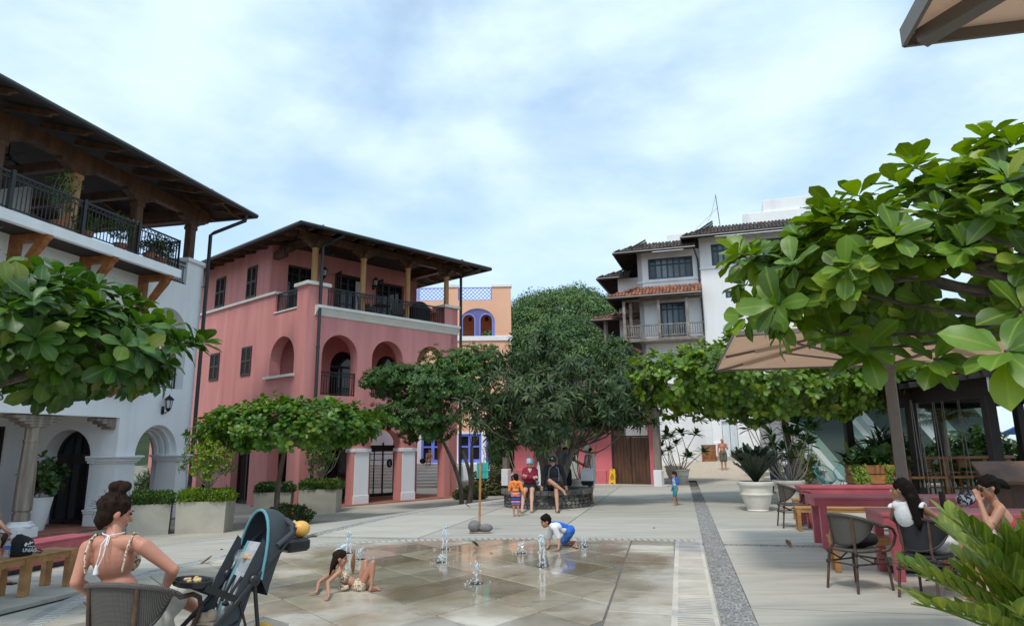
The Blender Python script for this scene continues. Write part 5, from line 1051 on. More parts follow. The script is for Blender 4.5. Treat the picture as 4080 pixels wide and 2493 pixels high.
# background trees
GB = [leaf_geo(.22, .11, .5, .2, .2, 3), leaf_geo(.18, .09, .5, .25, .1, 3)]
p_ = P(2440, 1460, 38); big_tree('background_tree', 'dark leafy tree rising behind the rose gatehouse roof', 'tree', (p_.x, 38, gh(p_.x, 38)), [(0, 0, 3.5)], (p_.x, 38, p_.z), (1.5, 1.4, 1.6), 420, GB, M['hedge_dk'], 61, 9, (.8, 1.2), .3, (40, 100), .12, 0)
p_ = P(2290, 1500, 36); big_tree('background_tree', 'pale leafed tree behind the evergreen beside the gatehouse', 'tree', (p_.x, 36, gh(p_.x, 36)), [(0, 0, 3)], (p_.x, 36, p_.z-.3), (1.4, 1.2, 1.2), 200, GB, M['hedge'], 62, 9, (.8, 1.2), .3, (40, 100), .1, 0)
GFn = [leaf_geo(.30, .02, .4, .1, .9, 4), leaf_geo(.26, .018, .4, .1, .6, 4)]
for i, (x, y, Y, rx, rz, lb) in enumerate(((2010, 1790, 37, 1.0, 1.3, 'grey green feathery casuarina between the pink building and the gatehouse'), (2085, 1800, 35, .8, 1.0, 'smaller feathery casuarina next to the gatehouse wall'))):
    p_ = P(x, y, Y); big_tree('casuarina', lb, 'tree', (p_.x, Y, gh(p_.x, Y)), [(0, 0, 1.2)], (p_.x, Y, p_.z), (rx, rx*.8, rz), 380, GFn, M['fine'], 70+i, 12, (.9, 1.4), .7, (30, 100), .06, 0)
# ---- hedges, planters and their little trees
GH = [leaf_geo(.075, .04, .55, .2, .1, 2), leaf_geo(.06, .035, .55, .25, .05, 2)]
def hedge_leaves(r, x0, x1, y0, y1, z0, z1, n, s=(.8, 1.2), lump=.05, ang=0.0, c=(0, 0)):
    lv = []; ca, sa = math.cos(ang), math.sin(ang)
    for _ in range(n):
        f = r.random(); a, b, h = r.random(), r.random(), r.random()
        x, y, z = x0+(x1-x0)*a, y0+(y1-y0)*b, z0+(z1-z0)*h; nn = Vector((0, 0, 1))
        if f < .45: z = z1
        elif f < .7: y = y0; nn = Vector((0, -1, .3))
        elif f < .85: x = x0 if r.random() < .5 else x1; nn = Vector((-1 if x == x0 else 1, 0, .3))
        elif f < .92: y = y1; nn = Vector((0, 1, .3))
        q = Vector((x, y, z)); dn = lump*(noise.noise((x*3+7, y*3, z*3))*2+r.gauss(0, .6)); q += nn*dn; q.z -= .5*max(0, (abs(x-(x0+x1)/2)/((x1-x0)/2))-.8)*.3
        d = Vector((r.gauss(0, 1), r.gauss(0, 1), r.gauss(.5, .8)))+nn*.9; lv.append((leaf_frame(q, d, nn+Vector((r.gauss(0, .4), r.gauss(0, .4), .4)), r.uniform(*s), r.uniform(-.5, .5)), r.randrange(2)))
    return lv
def planter_box(label, hlabel, gp, w, d, h, ang, lm, seed, flowers=None, hh=.3):
    t = T('box_planter', label, 'planter', (gp[0], gp[1], gp[2]-.12), ang, 'plaster box planters by the arcades'); hh0 = h+.12
    v = []; 
    for z, k in ((0, -.05), (hh0, 0)): v += [(-w/2-k*.6, -d/2-k*.6, z), (w/2+k*.6, -d/2-k*.6, z), (w/2+k*.6, d/2+k*.6, z), (-w/2-k*.6, d/2+k*.6, z)]
    for z, k in ((hh0, .06), (hh0-.08, .07)): v += [(-w/2+k, -d/2+k, z), (w/2-k, -d/2+k, z), (w/2-k, d/2-k, z), (-w/2+k, d/2-k, z)]
    t.p('box', MB().add(v, [(3, 2, 1, 0)]+[(i, (i+1) % 4, 4+(i+1) % 4, 4+i) for i in range(4)]+[(4+i, 4+(i+1) % 4, 8+(i+1) % 4, 8+i) for i in range(4)]+[(8+i, 8+(i+1) % 4, 12+(i+1) % 4, 12+i) for i in range(4)]), M['planter']); t.p('soil', MB().box(-w/2+.06, w/2-.06, -d/2+.06, d/2-.06, hh0-.2, hh0-.06), M['soil'])
    top = t.e.location + Vector((0, 0, hh0-.07))
    hg = T('clipped_hedge', hlabel, 'hedge', tuple(top), ang, 'hedges in the box planters'); r = random.Random(seed)
    core = MB().box(-w/2+.1, w/2-.1, -d/2+.1, d/2-.1, 0, hh-.06); hg.p('inner_twigs', core, M['hedge_dk'])
    lv = hedge_leaves(r, -w/2+.02, w/2-.02, -d/2+.02, d/2-.02, .05, hh, int(2600*w*d**.3)); hg.p('foliage', many(GH, [q[0] for q in lv], [q[1] for q in lv], 'foliage', lm), None, kind='stuff')
    if flowers:
        fm = MB()
        for k in range(9): fm.ell((r.uniform(-w/2, w/2), r.uniform(-d/2, d/2*.2), hh+r.uniform(-.1, .05)), (.022, .022, .018), None, 6, 4)
        hg.p('flowers', fm, flowers, kind='stuff')
    return top
wfl = mat('white_petal', (.75, .75, .7), .7); ofl = mat('orange_petal', (.65, .12, .03), .6)
def mid(px0, px1, y0, y1):
    a, b = GT(px0, y0), GT(px1, y1); d = b-a; ang = math.atan2(d.y, d.x); n = Vector((-d.y, d.x, 0)).normalized(); return a, b, (d.x**2+d.y**2)**.5, ang, n
def set_planter(px0, px1, y0, y1, ytop, label, hl, lm, seed, dp, fl=None, hh=.3):
    a, b, w, ang, n = mid(px0, px1, y0, y1); c = (a+b)/2+n*dp/2; ht_ = P(px0, ytop, a.y).z-a.z
    return planter_box(label, hl, c, w, dp, ht_, ang, lm, seed, fl, hh), ang
set_planter(498, 672, 2137, 2128, 2012, 'pale plaster box planter behind the seated woman, nearest the white arcade', 'bright green clipped hedge in the planter nearest the white arcade', M['hedge'], 1, .95, wfl, .33)
t2, a2 = set_planter(690, 892, 2127, 2122, 2000, 'pale plaster box planter with a yellow-green shrub tree', 'yellowish clipped hedge round the shrub tree', M['lime'], 2, .95, wfl, .33)
set_planter(1007, 1155, 2050, 2046, 1962, 'pale plaster box planter behind the slim almond trunk', 'clipped hedge with white flowers behind the slim almond trunk', M['hedge_dk'], 3, .95, wfl, .32)
t4, a4 = set_planter(1184, 1338, 2044, 2042, 1950, 'pale plaster box planter with a thin shrub tree by the white pier', 'clipped hedge with red flowers by the white pier', M['hedge'], 4, .95, ofl, .34)
GS = [leaf_geo(.09, .05, .5, .2, .1, 3), leaf_geo(.075, .045, .5, .25, .05, 3)]
def shrub_tree(label, base, h, rad, lm, seed, n=150, geos=None, nl=8, s=(.9, 1.4), name='shrub_tree', cat='tree', stem=.025):
    r = random.Random(seed); t = T(name, label, cat, tuple(base)); mb = MB(); pts = crown_pts(r, n, (0, 0, h), rad, .25, -.8, .5)
    j = Vector((0, 0, h*.45)); limb(mb, (0, 0, -.05), j, stem*1.3, stem, r, .05, 5)
    for p, nn in r.sample(pts, min(n, 26)): limb(mb, j-Vector((0, 0, r.uniform(0, h*.15))), p, stem*.5, .005, r, .1, 5)
    t.p('trunk', mb, M['stem'], smooth=True); lv = []
    for p, nn in pts: rosette(r, p, (nn+Vector((0, 0, .5))).normalized(), nl, lv, 2, s[0], s[1], 30, 100, .15)
    t.p('crown', many(geos or GS, [q[0] for q in lv], [q[1] for q in lv], 'crown', lm), None, kind='stuff'); return t
M['stem'] = mat('pale_bark', (.30, .26, .2), .85, .2, 20, .3, 60)
shrub_tree('small yellow-green shrub tree with pale branching stems in a planter', t2+Vector((0, 0, 0)), 1.25, (.78, .6, .72), M['lime'], 5, 190)
shrub_tree('thin open shrub tree in the planter by the white pier', t4, 1.35, (.62, .5, .72), M['hedge'], 6, 120)
def hedge_clump(label, px, py, w, d, h, lm, seed, fl=None, n=1800, name='low_hedge', cat='hedge', gh_=GH, s=(.9, 1.3)):
    g = GT(px, py); hg = T(name, label, cat, (g.x, g.y+d/2, gh(g.x, g.y+d/2)-.04), R_(-8)); r = random.Random(seed)
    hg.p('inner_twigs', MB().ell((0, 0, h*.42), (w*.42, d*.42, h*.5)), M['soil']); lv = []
    for p, nn in crown_pts(r, n, (0, 0, h*.45), (w/2, d/2, h*.58), .75, -.9, .3):
        if p.z < 0: continue
        dd = nn+Vector((r.gauss(0, .7), r.gauss(0, .7), r.gauss(.3, .6))); lv.append((leaf_frame(p, dd, nn+Vector((r.gauss(0, .4), r.gauss(0, .4), .4)), r.uniform(*s), r.uniform(-.5, .5)), r.randrange(2)))
    hg.p('foliage', many(gh_, [q[0] for q in lv], [q[1] for q in lv], 'foliage', lm), None, kind='stuff')
    if fl:
        fm = MB()
        for p, nn in crown_pts(r, 14, (0, 0, h*.5), (w/2, d/2, h*.58), .98, -.2, .2): fm.ell(p, (.03, .03, .03), None, 6, 4)
        hg.p('flowers', fm, fl, kind='stuff')
hedge_clump('round hedge with red flowers at the foot of the slim almond tree', 1120, 2096, 1.55, 1.0, .62, M['hedge_dk'], 7, ofl, 3000)
hedge_clump('low dark hedge at the right foot of the pink building', 1870, 1992, 1.5, .8, .55, M['hedge_dk'], 8, ofl, 2600)
GV = [leaf_geo(.2, .07, .5, .2, .4, 3), leaf_geo(.17, .06, .5, .25, .3, 3)]
M['varieg'] = leafmat('variegated_leaf', (.16, .17, .05), (.07, .11, .03), 6, .4, .2)
hedge_clump('variegated shrub with cream-edged leaves behind the low dark hedge', 1955, 1975, 2.0, 1.3, 1.3, M['varieg'], 9, None, 1100, 'leafy_shrub', 'shrub', GV)
hedge_clump('strap-leaved shrub seen through the white building arch', 578, 1990, 1.5, 1.2, 1.25, M['hedge_dk'], 10, None, 500, 'leafy_shrub', 'shrub', [leaf_geo(.5, .04, .4, .2, .6, 4), leaf_geo(.42, .035, .4, .2, .4, 4)])
# ---- pots
def pot_mesh(r, h):
    return [(r*.62, 0), (r*.66, .03*h), (r*.60, .06*h), (r*.78, .3*h), (r*.90, .55*h), (r*.97, .56*h), (r*.97, .6*h), (r*.92, .61*h), (r*.97, .84*h), (r*1.05, .86*h), (r*1.09, .9*h), (r*1.09, .985*h), (r*1.06, h), (r*.93, h), (r*.9, .9*h)]
def pot(label, base, r, h, group='cream urn pots'):
    t = T('urn_pot', label, 'pot', tuple(base), 0, group); t.p('pot', MB().lathe(pot_mesh(r, h), (0, 0, 0), 28), M['pot'], smooth=True); t.p('soil', MB().lathe([(r*.9, h*.86), (r*.9, h*.9)], (0, 0, 0), 20), M['soil']); return Vector(base)+Vector((0, 0, h*.9))
def frangipani(label, base, tips, seed, lm, geos, stem=.03, nl=15, s=(.95, 1.45), name='frangipani', cat='plant'):
    r = random.Random(seed); t = T(name, label, cat, tuple(base), 0, 'potted shrubs'); mb = MB(); lv = []
    for x, y, z in tips:
        limb(mb, (x*.08, y*.08, -.06), (x, y, z), stem, stem*.5, r, .1, 7); rosette(r, (x, y, z), (x*.4, y*.4, 1), nl, lv, len(geos), s[0], s[1], 25, 95, .1)
    t.p('stem', mb, M['stem'], smooth=True)
    for k, g in enumerate(geos): pass
    ms = [geo_mesh(g, 'leaf', lm) for g in geos]
    for m, k in lv[:300]: t.p('leaf', ms[k], None, M=m)
    if lv[300:]: t.p('foliage', many(geos, [q[0] for q in lv[300:]], [q[1] for q in lv[300:]], 'foliage', lm), None, kind='stuff')
GP = [leaf_geo(.34, .13, .5, .2, .25, 5), leaf_geo(.28, .11, .5, .25, .15, 5)]
b1 = G(2714, 1927); o1 = pot('cream urn pot with frangipani standing on the plaza edge', b1, .37, .62)
frangipani('frangipani with long bare branches in the front cream pot', o1, [(-.45, 0, 1.5), (.15, .1, 1.55), (.75, 0, 1.5), (1.0, -.1, .75), (.35, -.1, .55), (-.1, .1, 1.1)], 3, M['mono'], GP, .025)
b2 = G(2684, 1907); b2.z = gh(b2.x, b2.y); o2 = pot('cream urn pot half hidden behind the frangipani pot', b2, .38, .62)
frangipani('bushier frangipani in the half hidden cream pot', o2, [(-.55, 0, 1.0), (-.3, .1, 1.35), (0, 0, 1.45), (-.5, .1, .6), (-.15, -.1, .8)], 4, M['mono'], GP, .025)
b3 = G(3020, 2034); o3 = pot('large cream urn pot beside the rattan chair', b3, .42, .72)
GD = [leaf_geo(.19, .09, .6, .2, .1, 4), leaf_geo(.16, .08, .6, .25, .1, 4)]
def zamia_plant(label, base, nf, L0, L1, e0, e1, lm, geos, seed, pairs, nobj, fan=(0, 360), name='cardboard_palm', group='cardboard palms', ang=52, only=None):
    """upright pinnate fronds with two close rows of stiff leaflets"""
    r = random.Random(seed); t = T(name, label, 'plant', tuple(base), 0, group); mb = MB(); lv = []
    for k in range(nf):
        a = R_(fan[0]+(fan[1]-fan[0])*(k+.5*r.random())/nf); el = R_(r.uniform(e0, e1)); L_ = r.uniform(L0, L1); d0 = Vector((math.cos(a)*math.cos(el), math.sin(a)*math.cos(el), math.sin(el))); pts = []
        for i in range(11):
            u = i/10; pts.append(d0*(L_*u)+Vector((math.cos(a), math.sin(a), 0))*(.22*L_*u*u)-Vector((0, 0, .20*L_*u*u)))
        mb.tube(pts, [.016*(1-.7*i/10) for i in range(11)], 6); side = Vector((-math.sin(a), math.cos(a), 0))
        for i in range(pairs):
            u = .18+.8*i/pairs; j = min(9, int(u*10)); p = pts[j].lerp(pts[j+1], u*10-j); tg = (pts[j+1]-pts[j]).normalized(); up = side.cross(tg)
            up = up if up.z > 0 else -up
            for sg in (-1, 1):
                an = R_(ang*(1-.45*u)+r.uniform(-5, 5)); d = tg*math.cos(an)+side*sg*math.sin(an)+up*r.uniform(.22, .5); lv.append((leaf_frame(p, d, up-side*sg*.25, r.uniform(.8, 1.1)*(1-.25*abs(u-.5)), 0), r.randrange(len(geos))))
    t.p('stem', mb, lm, smooth=True); plant_leaves(t, lv, geos, lm, 'leaflet', nobj); return t
zamia_plant('dark glossy bushy palm in the large cream pot', o3, 70, .75, 1.2, 55, 95, M['darkpot'], GD, 5, 12, 300)
b4 = G(3150, 2010); b4.z = 0; o4 = pot('cream urn pot behind the large cream pot', b4, .40, .66)
r = random.Random(6); frangipani('tall leafy frangipani in the pot behind the rattan chair', o4, [(r.uniform(-1.1, 1.25), r.uniform(-.3, .4), r.uniform(.35, 1.75)) for _ in range(24)]+[(-.9, .2, 2.1), (1.15, 0, 1.95)], 6, M['mono'], [leaf_geo(.27, .10, .6, .2, .2, 5), leaf_geo(.23, .09, .6, .25, .1, 5)], .02, 13)
b5 = G(2300, 1955); b5.y = 23.2; b5.x = (2300-CX)/F*23.2; b5.z = 0; o5 = pot('cream urn pot behind the stone planter bench', b5, .42, .62)
frangipani('light green leafy shrub in the pot behind the bench', o5, [(-.25, 0, 1.5), (.1, 0, 1.65), (.35, 0, 1.3), (-.4, 0, 1.05), (.5, 0, 1.45), (0, 0, 1.2), (.3, .1, .9)], 8, M['lime'], [leaf_geo(.24, .08, .6, .2, .2, 5), leaf_geo(.2, .075, .6, .25, .1, 5)], .022, 10)
b6 = Vector(((2090-CX)/F*23.5, 23.5, 0)); o6 = pot('small cream urn pot half hidden behind the seated woman', b6, .36, .55)
frangipani('light green shrub behind the seated woman in burgundy', o6, [(-.5, 0, 1.2), (-.25, 0, 1.35), (.1, 0, 1.2), (-.6, 0, .95), (.3, 0, 1.1)], 9, M['lime'], [leaf_geo(.2, .08, .6, .2, .2, 5), leaf_geo(.18, .07, .6, .25, .1, 5)], .02, 10)
b7 = GT(1868, 1955); b7.y += .8; b7.z = gh(b7.x, b7.y); o7 = pot('long cream trough pot behind the fine-leaved tree', b7, .62, .5)
# arcade pot with a fiddle-leaf plant
wl = wb.M @ Vector((-.75, 1.3, .05)); ap = T('tall_pot', 'tall white tapered pot inside the white arcade', 'pot', tuple(wl)); ap.p('pot', MB().lathe([(.2, 0), (.27, .4), (.34, .85), (.36, .95), (.33, .95), (.31, .9)], (0, 0, 0), 20), M['white'], smooth=True); ap.p('soil', MB().lathe([(.31, .84), (.31, .88)], (0, 0, 0), 16), M['soil'])
shrub_tree('round-leaved plant in the tall white arcade pot', wl+Vector((0, 0, .86)), .65, (.52, .5, .62), M['hedge_dk'], 12, 80, [leaf_geo(.17, .14, .5, .2, .2, 4), leaf_geo(.14, .12, .5, .25, .1, 4)], 6, name='rubber_plant', cat='plant')
# near cardboard palm at the lower right
GZ = [leaf_geo(.24, .115, .6, .16, .05, 5), leaf_geo(.22, .105, .6, .2, .08, 5), leaf_geo(.26, .12, .58, .14, .02, 5)]
zamia_plant('large cardboard palm with stiff yellow-green leaflets beside the pink table', (4.02, 5.5, 0), 46, 1.0, 1.6, 34, 88, M['zamia'], GZ, 15, 12, 300, ang=46, name='cardboard_palm')
# terrace plants on the white building
for i, (x, y, h, lm, lb) in enumerate(((-3.3, -.75, 1.5, 'fine', 'tall leafy plant in a terracotta pot behind the balcony railing'), (-2.3, -.7, .5, 'hedge', 'small bushy plant in a terracotta pot by the balcony post'), (-1.0, -.75, .9, 'fine', 'flowering shrub in a painted pot on the balcony'), (.2, -.8, .55, 'hedge_dk', 'purple-flowered plant in a terracotta pot on the balcony'), (.85, -.7, .7, 'mono', 'leafy plant at the right end of the balcony'), (2.2, .5, 1.2, 'mono', 'bushy plants on the terrace by the white corner pier'))):
    wp = wb.M @ Vector((x, y, z_(7.62))); tp = T('balcony_pot', 'terracotta pot holding the '+lb.split(' in a')[0].split(' at the')[0].split(' on the')[0], 'pot', tuple(wp), 0, 'pots on the white building balcony'); tp.p('pot', MB().lathe([(.13, 0), (.19, .28), (.21, .29), (.21, .33), (.17, .33), (.16, .28)], (0, 0, 0), 14), M['terracotta'], smooth=True); tp.p('soil', MB().lathe([(.16, .26), (.16, .29)], (0, 0, 0), 12), M['soil'])
    shrub_tree(lb, wp+Vector((0, 0, .27)), h*.62, (.42, .4, h*.5), M[lm], 30+i, 60, GS, 7, name='balcony_plant', cat='plant', stem=.015)
# pergola planting
wpn = T('timber_planter', 'slatted honey timber planter at the pergola entrance', 'planter', (9.95, 20.0, 0), R_(-4))
for k in range(4): wpn.p('slat', MB().bbox(-.72, .72, -.30, -.265, .05+.255*k, .285+.255*k, .008), M['counter'])
for k in range(4): wpn.p('slat', MB().bbox(-.715, -.68, -.26, .3, .05+.255*k, .285+.255*k, .008), M['counter']); wpn.p('slat', MB().bbox(.68, .715, -.26, .3, .05+.255*k, .285+.255*k, .008), M['counter'])
wpn.p('liner', MB().box(-.67, .67, -.255, .3, .02, .98), M['soil'])
hz_ = T('jungle_planting', 'mixed split-leaf and strap-leaf plants filling the timber planter', 'plant', (9.95, 20.05, .95), R_(-4)); r = random.Random(77); lv = []
GJ = [leaf_geo(.55, .09, .45, .3, .7, 6), leaf_geo(.45, .34, .45, .15, .3, 6), leaf_geo(.4, .28, .45, .2, .3, 6)]
for k in range(150):
    x = r.uniform(-.75, .75); a = r.uniform(0, 6.28); e = R_(r.uniform(15, 80)); d = Vector((math.cos(a)*math.cos(e), math.sin(a)*math.cos(e), math.sin(e))); g = 0 if x < -.1 and r.random() < .75 else r.choice((0, 1, 2)); lv.append((leaf_frame((x, r.uniform(-.25, .3), r.uniform(0, .3)), d, (0, 0, 1), r.uniform(.7, 1.15), 0), g))
plant_leaves(hz_, lv, GJ, M['mono'], 'leaf', 150)
vine = T('trailing_vine', 'yellow-green vine trailing over the left end of the timber planter', 'plant', (9.95, 20.0, 0), R_(-4)); lv = []
for k in range(420):
    cx = r.choice((-.72, -.6, -.45, .2, .45)); z = r.uniform(.1, 1.1); lv.append((leaf_frame((cx+r.gauss(0, .07), -.32-r.random()*.08, z), (r.gauss(0, .5), -.4, -1), (0, -1, .4), r.uniform(.9, 1.5), 0), r.randrange(2)))
vine.p('foliage', many(GS, [q[0] for q in lv], [q[1] for q in lv], 'foliage', M['lime']), None, kind='stuff')
def bush_at(label, X, Y, z, rx, rz, lm, seed, n=260, geos=None, s=(1, 1.6), h=None):
    shrub_tree(label, (X, Y, z), h or rz*1.05, (rx, rx*.8, rz), lm, seed, n, geos or GB, 8, s, 'garden_shrub', 'shrub')
bush_at('dark strap-leaved plants behind the parasol pole', 12.2, 23.4, 0, .7, .9, M['mono'], 81, 120, [leaf_geo(.6, .06, .4, .2, .5, 5), leaf_geo(.5, .05, .4, .2, .4, 5)])
bush_at('pale green garden bush beyond the bar counter', 16.8, 26.0, 0, 1.6, .95, M['hedge'], 82, 300)
bush_at('pale green garden bush beside the far blue parasol', 19.2, 25.5, 0, 1.3, .9, M['hedge'], 83, 220)
bush_at('thin yellowish shrub in front of the mural wall', 10.9, 27.5, 0, .75, .8, M['varieg'], 84, 130, GS)
def palm(label, base, h, n, L_, lm, seed):
    r = random.Random(seed); t = T('palm_tree', label, 'palm', tuple(base), 0, 'garden palms'); mb = MB(); limb(mb, (0, 0, -.1), (.1, 0, h), .09, .07, r, .02, 8); t.p('trunk', mb, M['stem'], smooth=True)
    for k in range(n):
        a = 6.283*k/n+r.uniform(-.2, .2); e = R_(r.uniform(5, 65)); d = Vector((math.cos(a)*math.cos(e), math.sin(a)*math.cos(e), math.sin(e))); pts = [Vector((.1, 0, h))+d*(L_*i/8)-Vector((0, 0, .55*L_*(i/8)**2)) for i in range(9)]; fm = MB().tube(pts, [.015*(1-.8*i/8) for i in range(9)], 5); lv = []
        side = Vector((-math.sin(a), math.cos(a), 0))
        for i in range(24):
            u = .12+.86*i/24; j = min(7, int(u*8)); p = pts[j].lerp(pts[j+1], u*8-j); tg = (pts[j+1]-pts[j]).normalized()
            for sg in (-1, 1): lv.append((leaf_frame(p, tg*.6+side*sg-Vector((0, 0, .35)), (0, 0, 1), r.uniform(.8, 1.1)*(1-.5*abs(u-.4)), 0), 0))
        g = [leaf_geo(.42, .03, .4, .3, .35, 4)]; fo = t.p('frond', many(g, [q[0] for q in lv], [0]*len(lv), 'frond', lm), None); t.p('midrib', fm, lm, fo)
palm('yellow-green palm behind the bar swings', (14.6, 24.5, 0), 2.3, 11, 1.5, M['palm'], 91); palm('dark green palm by the blue doors beyond the bar', (17.5, 28, 0), 1.6, 10, 1.5, M['mono'], 92); palm('low fan of dark fronds beside the parasol pole', (11.0, 21.6, 0), 1.0, 9, .9, M['mono'], 93)
# ================================================================== people
JOBS = []
def V3(*a): return Vector(a if len(a) == 3 else a[0])
def capsule(mb, a, b, ra, rb, n=12):
    a = V3(a); b = V3(b); d = b-a; l = d.length
    if l < 1e-5: d = Vector((0, 0, 1)); l = 1e-5
    d = d/l; pts = []; rr = []
    for k in (0.02, .3, .6, .87): an = k*math.pi/2; pts.append(a-d*ra*math.cos(an)); rr.append(ra*math.sin(an))
    pts += [a, b]; rr += [ra, rb]
    for k in (.87, .6, .3, .02): an = k*math.pi/2; pts.append(b+d*rb*math.cos(an)); rr.append(rb*math.sin(an))
    mb.tube(pts, rr, n); return mb
def frame(up, right):
    z = V3(up).normalized(); x = V3(right); x = (x-z*x.dot(z)).normalized(); y = z.cross(x); return Matrix((x, y, z)).transposed()
def job(t, name, mb, vox, mt, parent=None, it=4, label=None): JOBS.append((t, name, mb, vox, mt, parent, it, label))
def run_jobs():
    tmp = []
    for t, name, mb, vox, mt, parent, it, label in JOBS:
        o = bpy.data.objects.new('tmp', mb.mesh(name, mt)); sc.collection.objects.link(o)
        m = o.modifiers.new('r', 'REMESH'); m.mode = 'VOXEL'; m.voxel_size = vox; m.use_smooth_shade = True
        m2 = o.modifiers.new('s', 'SMOOTH'); m2.iterations = it; m2.factor = .5; tmp.append(o)
    bpy.context.view_layer.update(); dg = bpy.context.evaluated_depsgraph_get()
    for o, (t, name, mb, vox, mt, parent, it, label) in zip(tmp, JOBS):
        me = bpy.data.meshes.new_from_object(o.evaluated_get(dg)); me.name = name; me.materials.clear(); me.materials.append(mt)
        for p in me.polygons: p.use_smooth = True
        q = t.p(name, me, None, parent); 
        if label: q['label'] = label
    for o in tmp: me = o.data; bpy.data.objects.remove(o); bpy.data.meshes.remove(me)
    JOBS.clear()
def skin(nm, c): 
    m = mat(nm, c, .5, .07, 9, .05, 120, local=True); b = m.node_tree.nodes['Principled BSDF']; b.inputs['Subsurface Weight'].default_value = .12; b.inputs['Subsurface Radius'].default_value = (.02, .008, .004); return m
SK = {'tan': skin('tan_skin', (.42, .20, .125)), 'olive': skin('olive_skin', (.46, .25, .16)), 'fair': skin('fair_skin', (.56, .32, .23)), 'brown': skin('brown_skin', (.33, .165, .10)), 'red': skin('sunburnt_skin', (.50, .22, .145))}
M['hair'] = mat('dark_hair', (.010, .007, .006), .7, .4, 40, .6, 160, stretch=(1, 1, .3), local=True, bdist=.002, spec=.08); M['hairbr'] = mat('brown_hair', (.022, .012, .008), .7, .4, 40, .6, 160, stretch=(1, 1, .3), local=True, bdist=.002, spec=.08)
M['eye'] = mat('dark_eye', (.012, .009, .008), .2); M['lip'] = mat('lip', (.28, .085, .075), .5)
def cloth(nm, c, c2=None, f2=6, var=.1, thr=None, st=(1, 1, 1), bump=.25): return mat(nm, c, .85, var, 10, bump, 60, col2=c2, f2=f2, local=True, thr=thr, stretch=st)
def hand(mb, w, d, pn, s, curl=.25, spread=.16, fl=1.0):
    """palm and five fingers from wrist w along d; pn = palm normal (fingers curl towards it)"""
    w = V3(w); d = V3(d).normalized(); pn = V3(pn); pn = (pn-d*pn.dot(d)).normalized(); sd = d.cross(pn)
    Mx = Matrix((sd, pn, d)).transposed(); mb.ell(w+d*.05*s, (.040*s, .017*s, .055*s), Mx, 10, 8)
    for k, (o, ln) in enumerate(((-.030, .068), (-.010, .078), (.010, .074), (.029, .058))):
        b = w+d*.088*s+sd*o*s; f = (d+sd*spread*o/.03).normalized(); p1 = b+f*ln*.5*s*fl; f2 = (f+pn*curl*1.6).normalized(); p2 = p1+f2*ln*.5*s*fl
        capsule(mb, b, p1, .0098*s, .009*s, 8); capsule(mb, p1, p2, .009*s, .0075*s, 8)
    b = w+d*.03*s-sd*.034*s; f = (d*.7-sd*.75+pn*.25).normalized(); capsule(mb, b, b+f*.035*s, .012*s, .011*s, 8); capsule(mb, b+f*.035*s, b+f*.035*s+(f+d*.6).normalized()*.03*s, .0105*s, .009*s, 8)
def foot(mb, an, toe, s, heel=True):
    an = V3(an); toe = V3(toe); d = (toe-an); d.z = 0
    if d.length < .01: d = Vector((0, -1, 0))
    d.normalize(); sd = Vector((-d.y, d.x, 0)); z = min(an.z, toe.z)
    hl = an-d*.03*s; hl.z = an.z-.045*s; capsule(mb, an, hl, .036*s, .033*s); ball = V3(toe)-d*.05*s
    capsule(mb, hl, ball+sd*.012*s, .033*s, .026*s); capsule(mb, an, ball, .035*s, .024*s); capsule(mb, ball-sd*.02*s, ball+sd*.028*s, .024*s, .022*s)
    for k in range(5): o = (-.03+.0155*k)*s; capsule(mb, ball+sd*o, ball+sd*o*1.15+d*(.05-.004*abs(k-3))*s, .0125*s, .0105*s, 8)
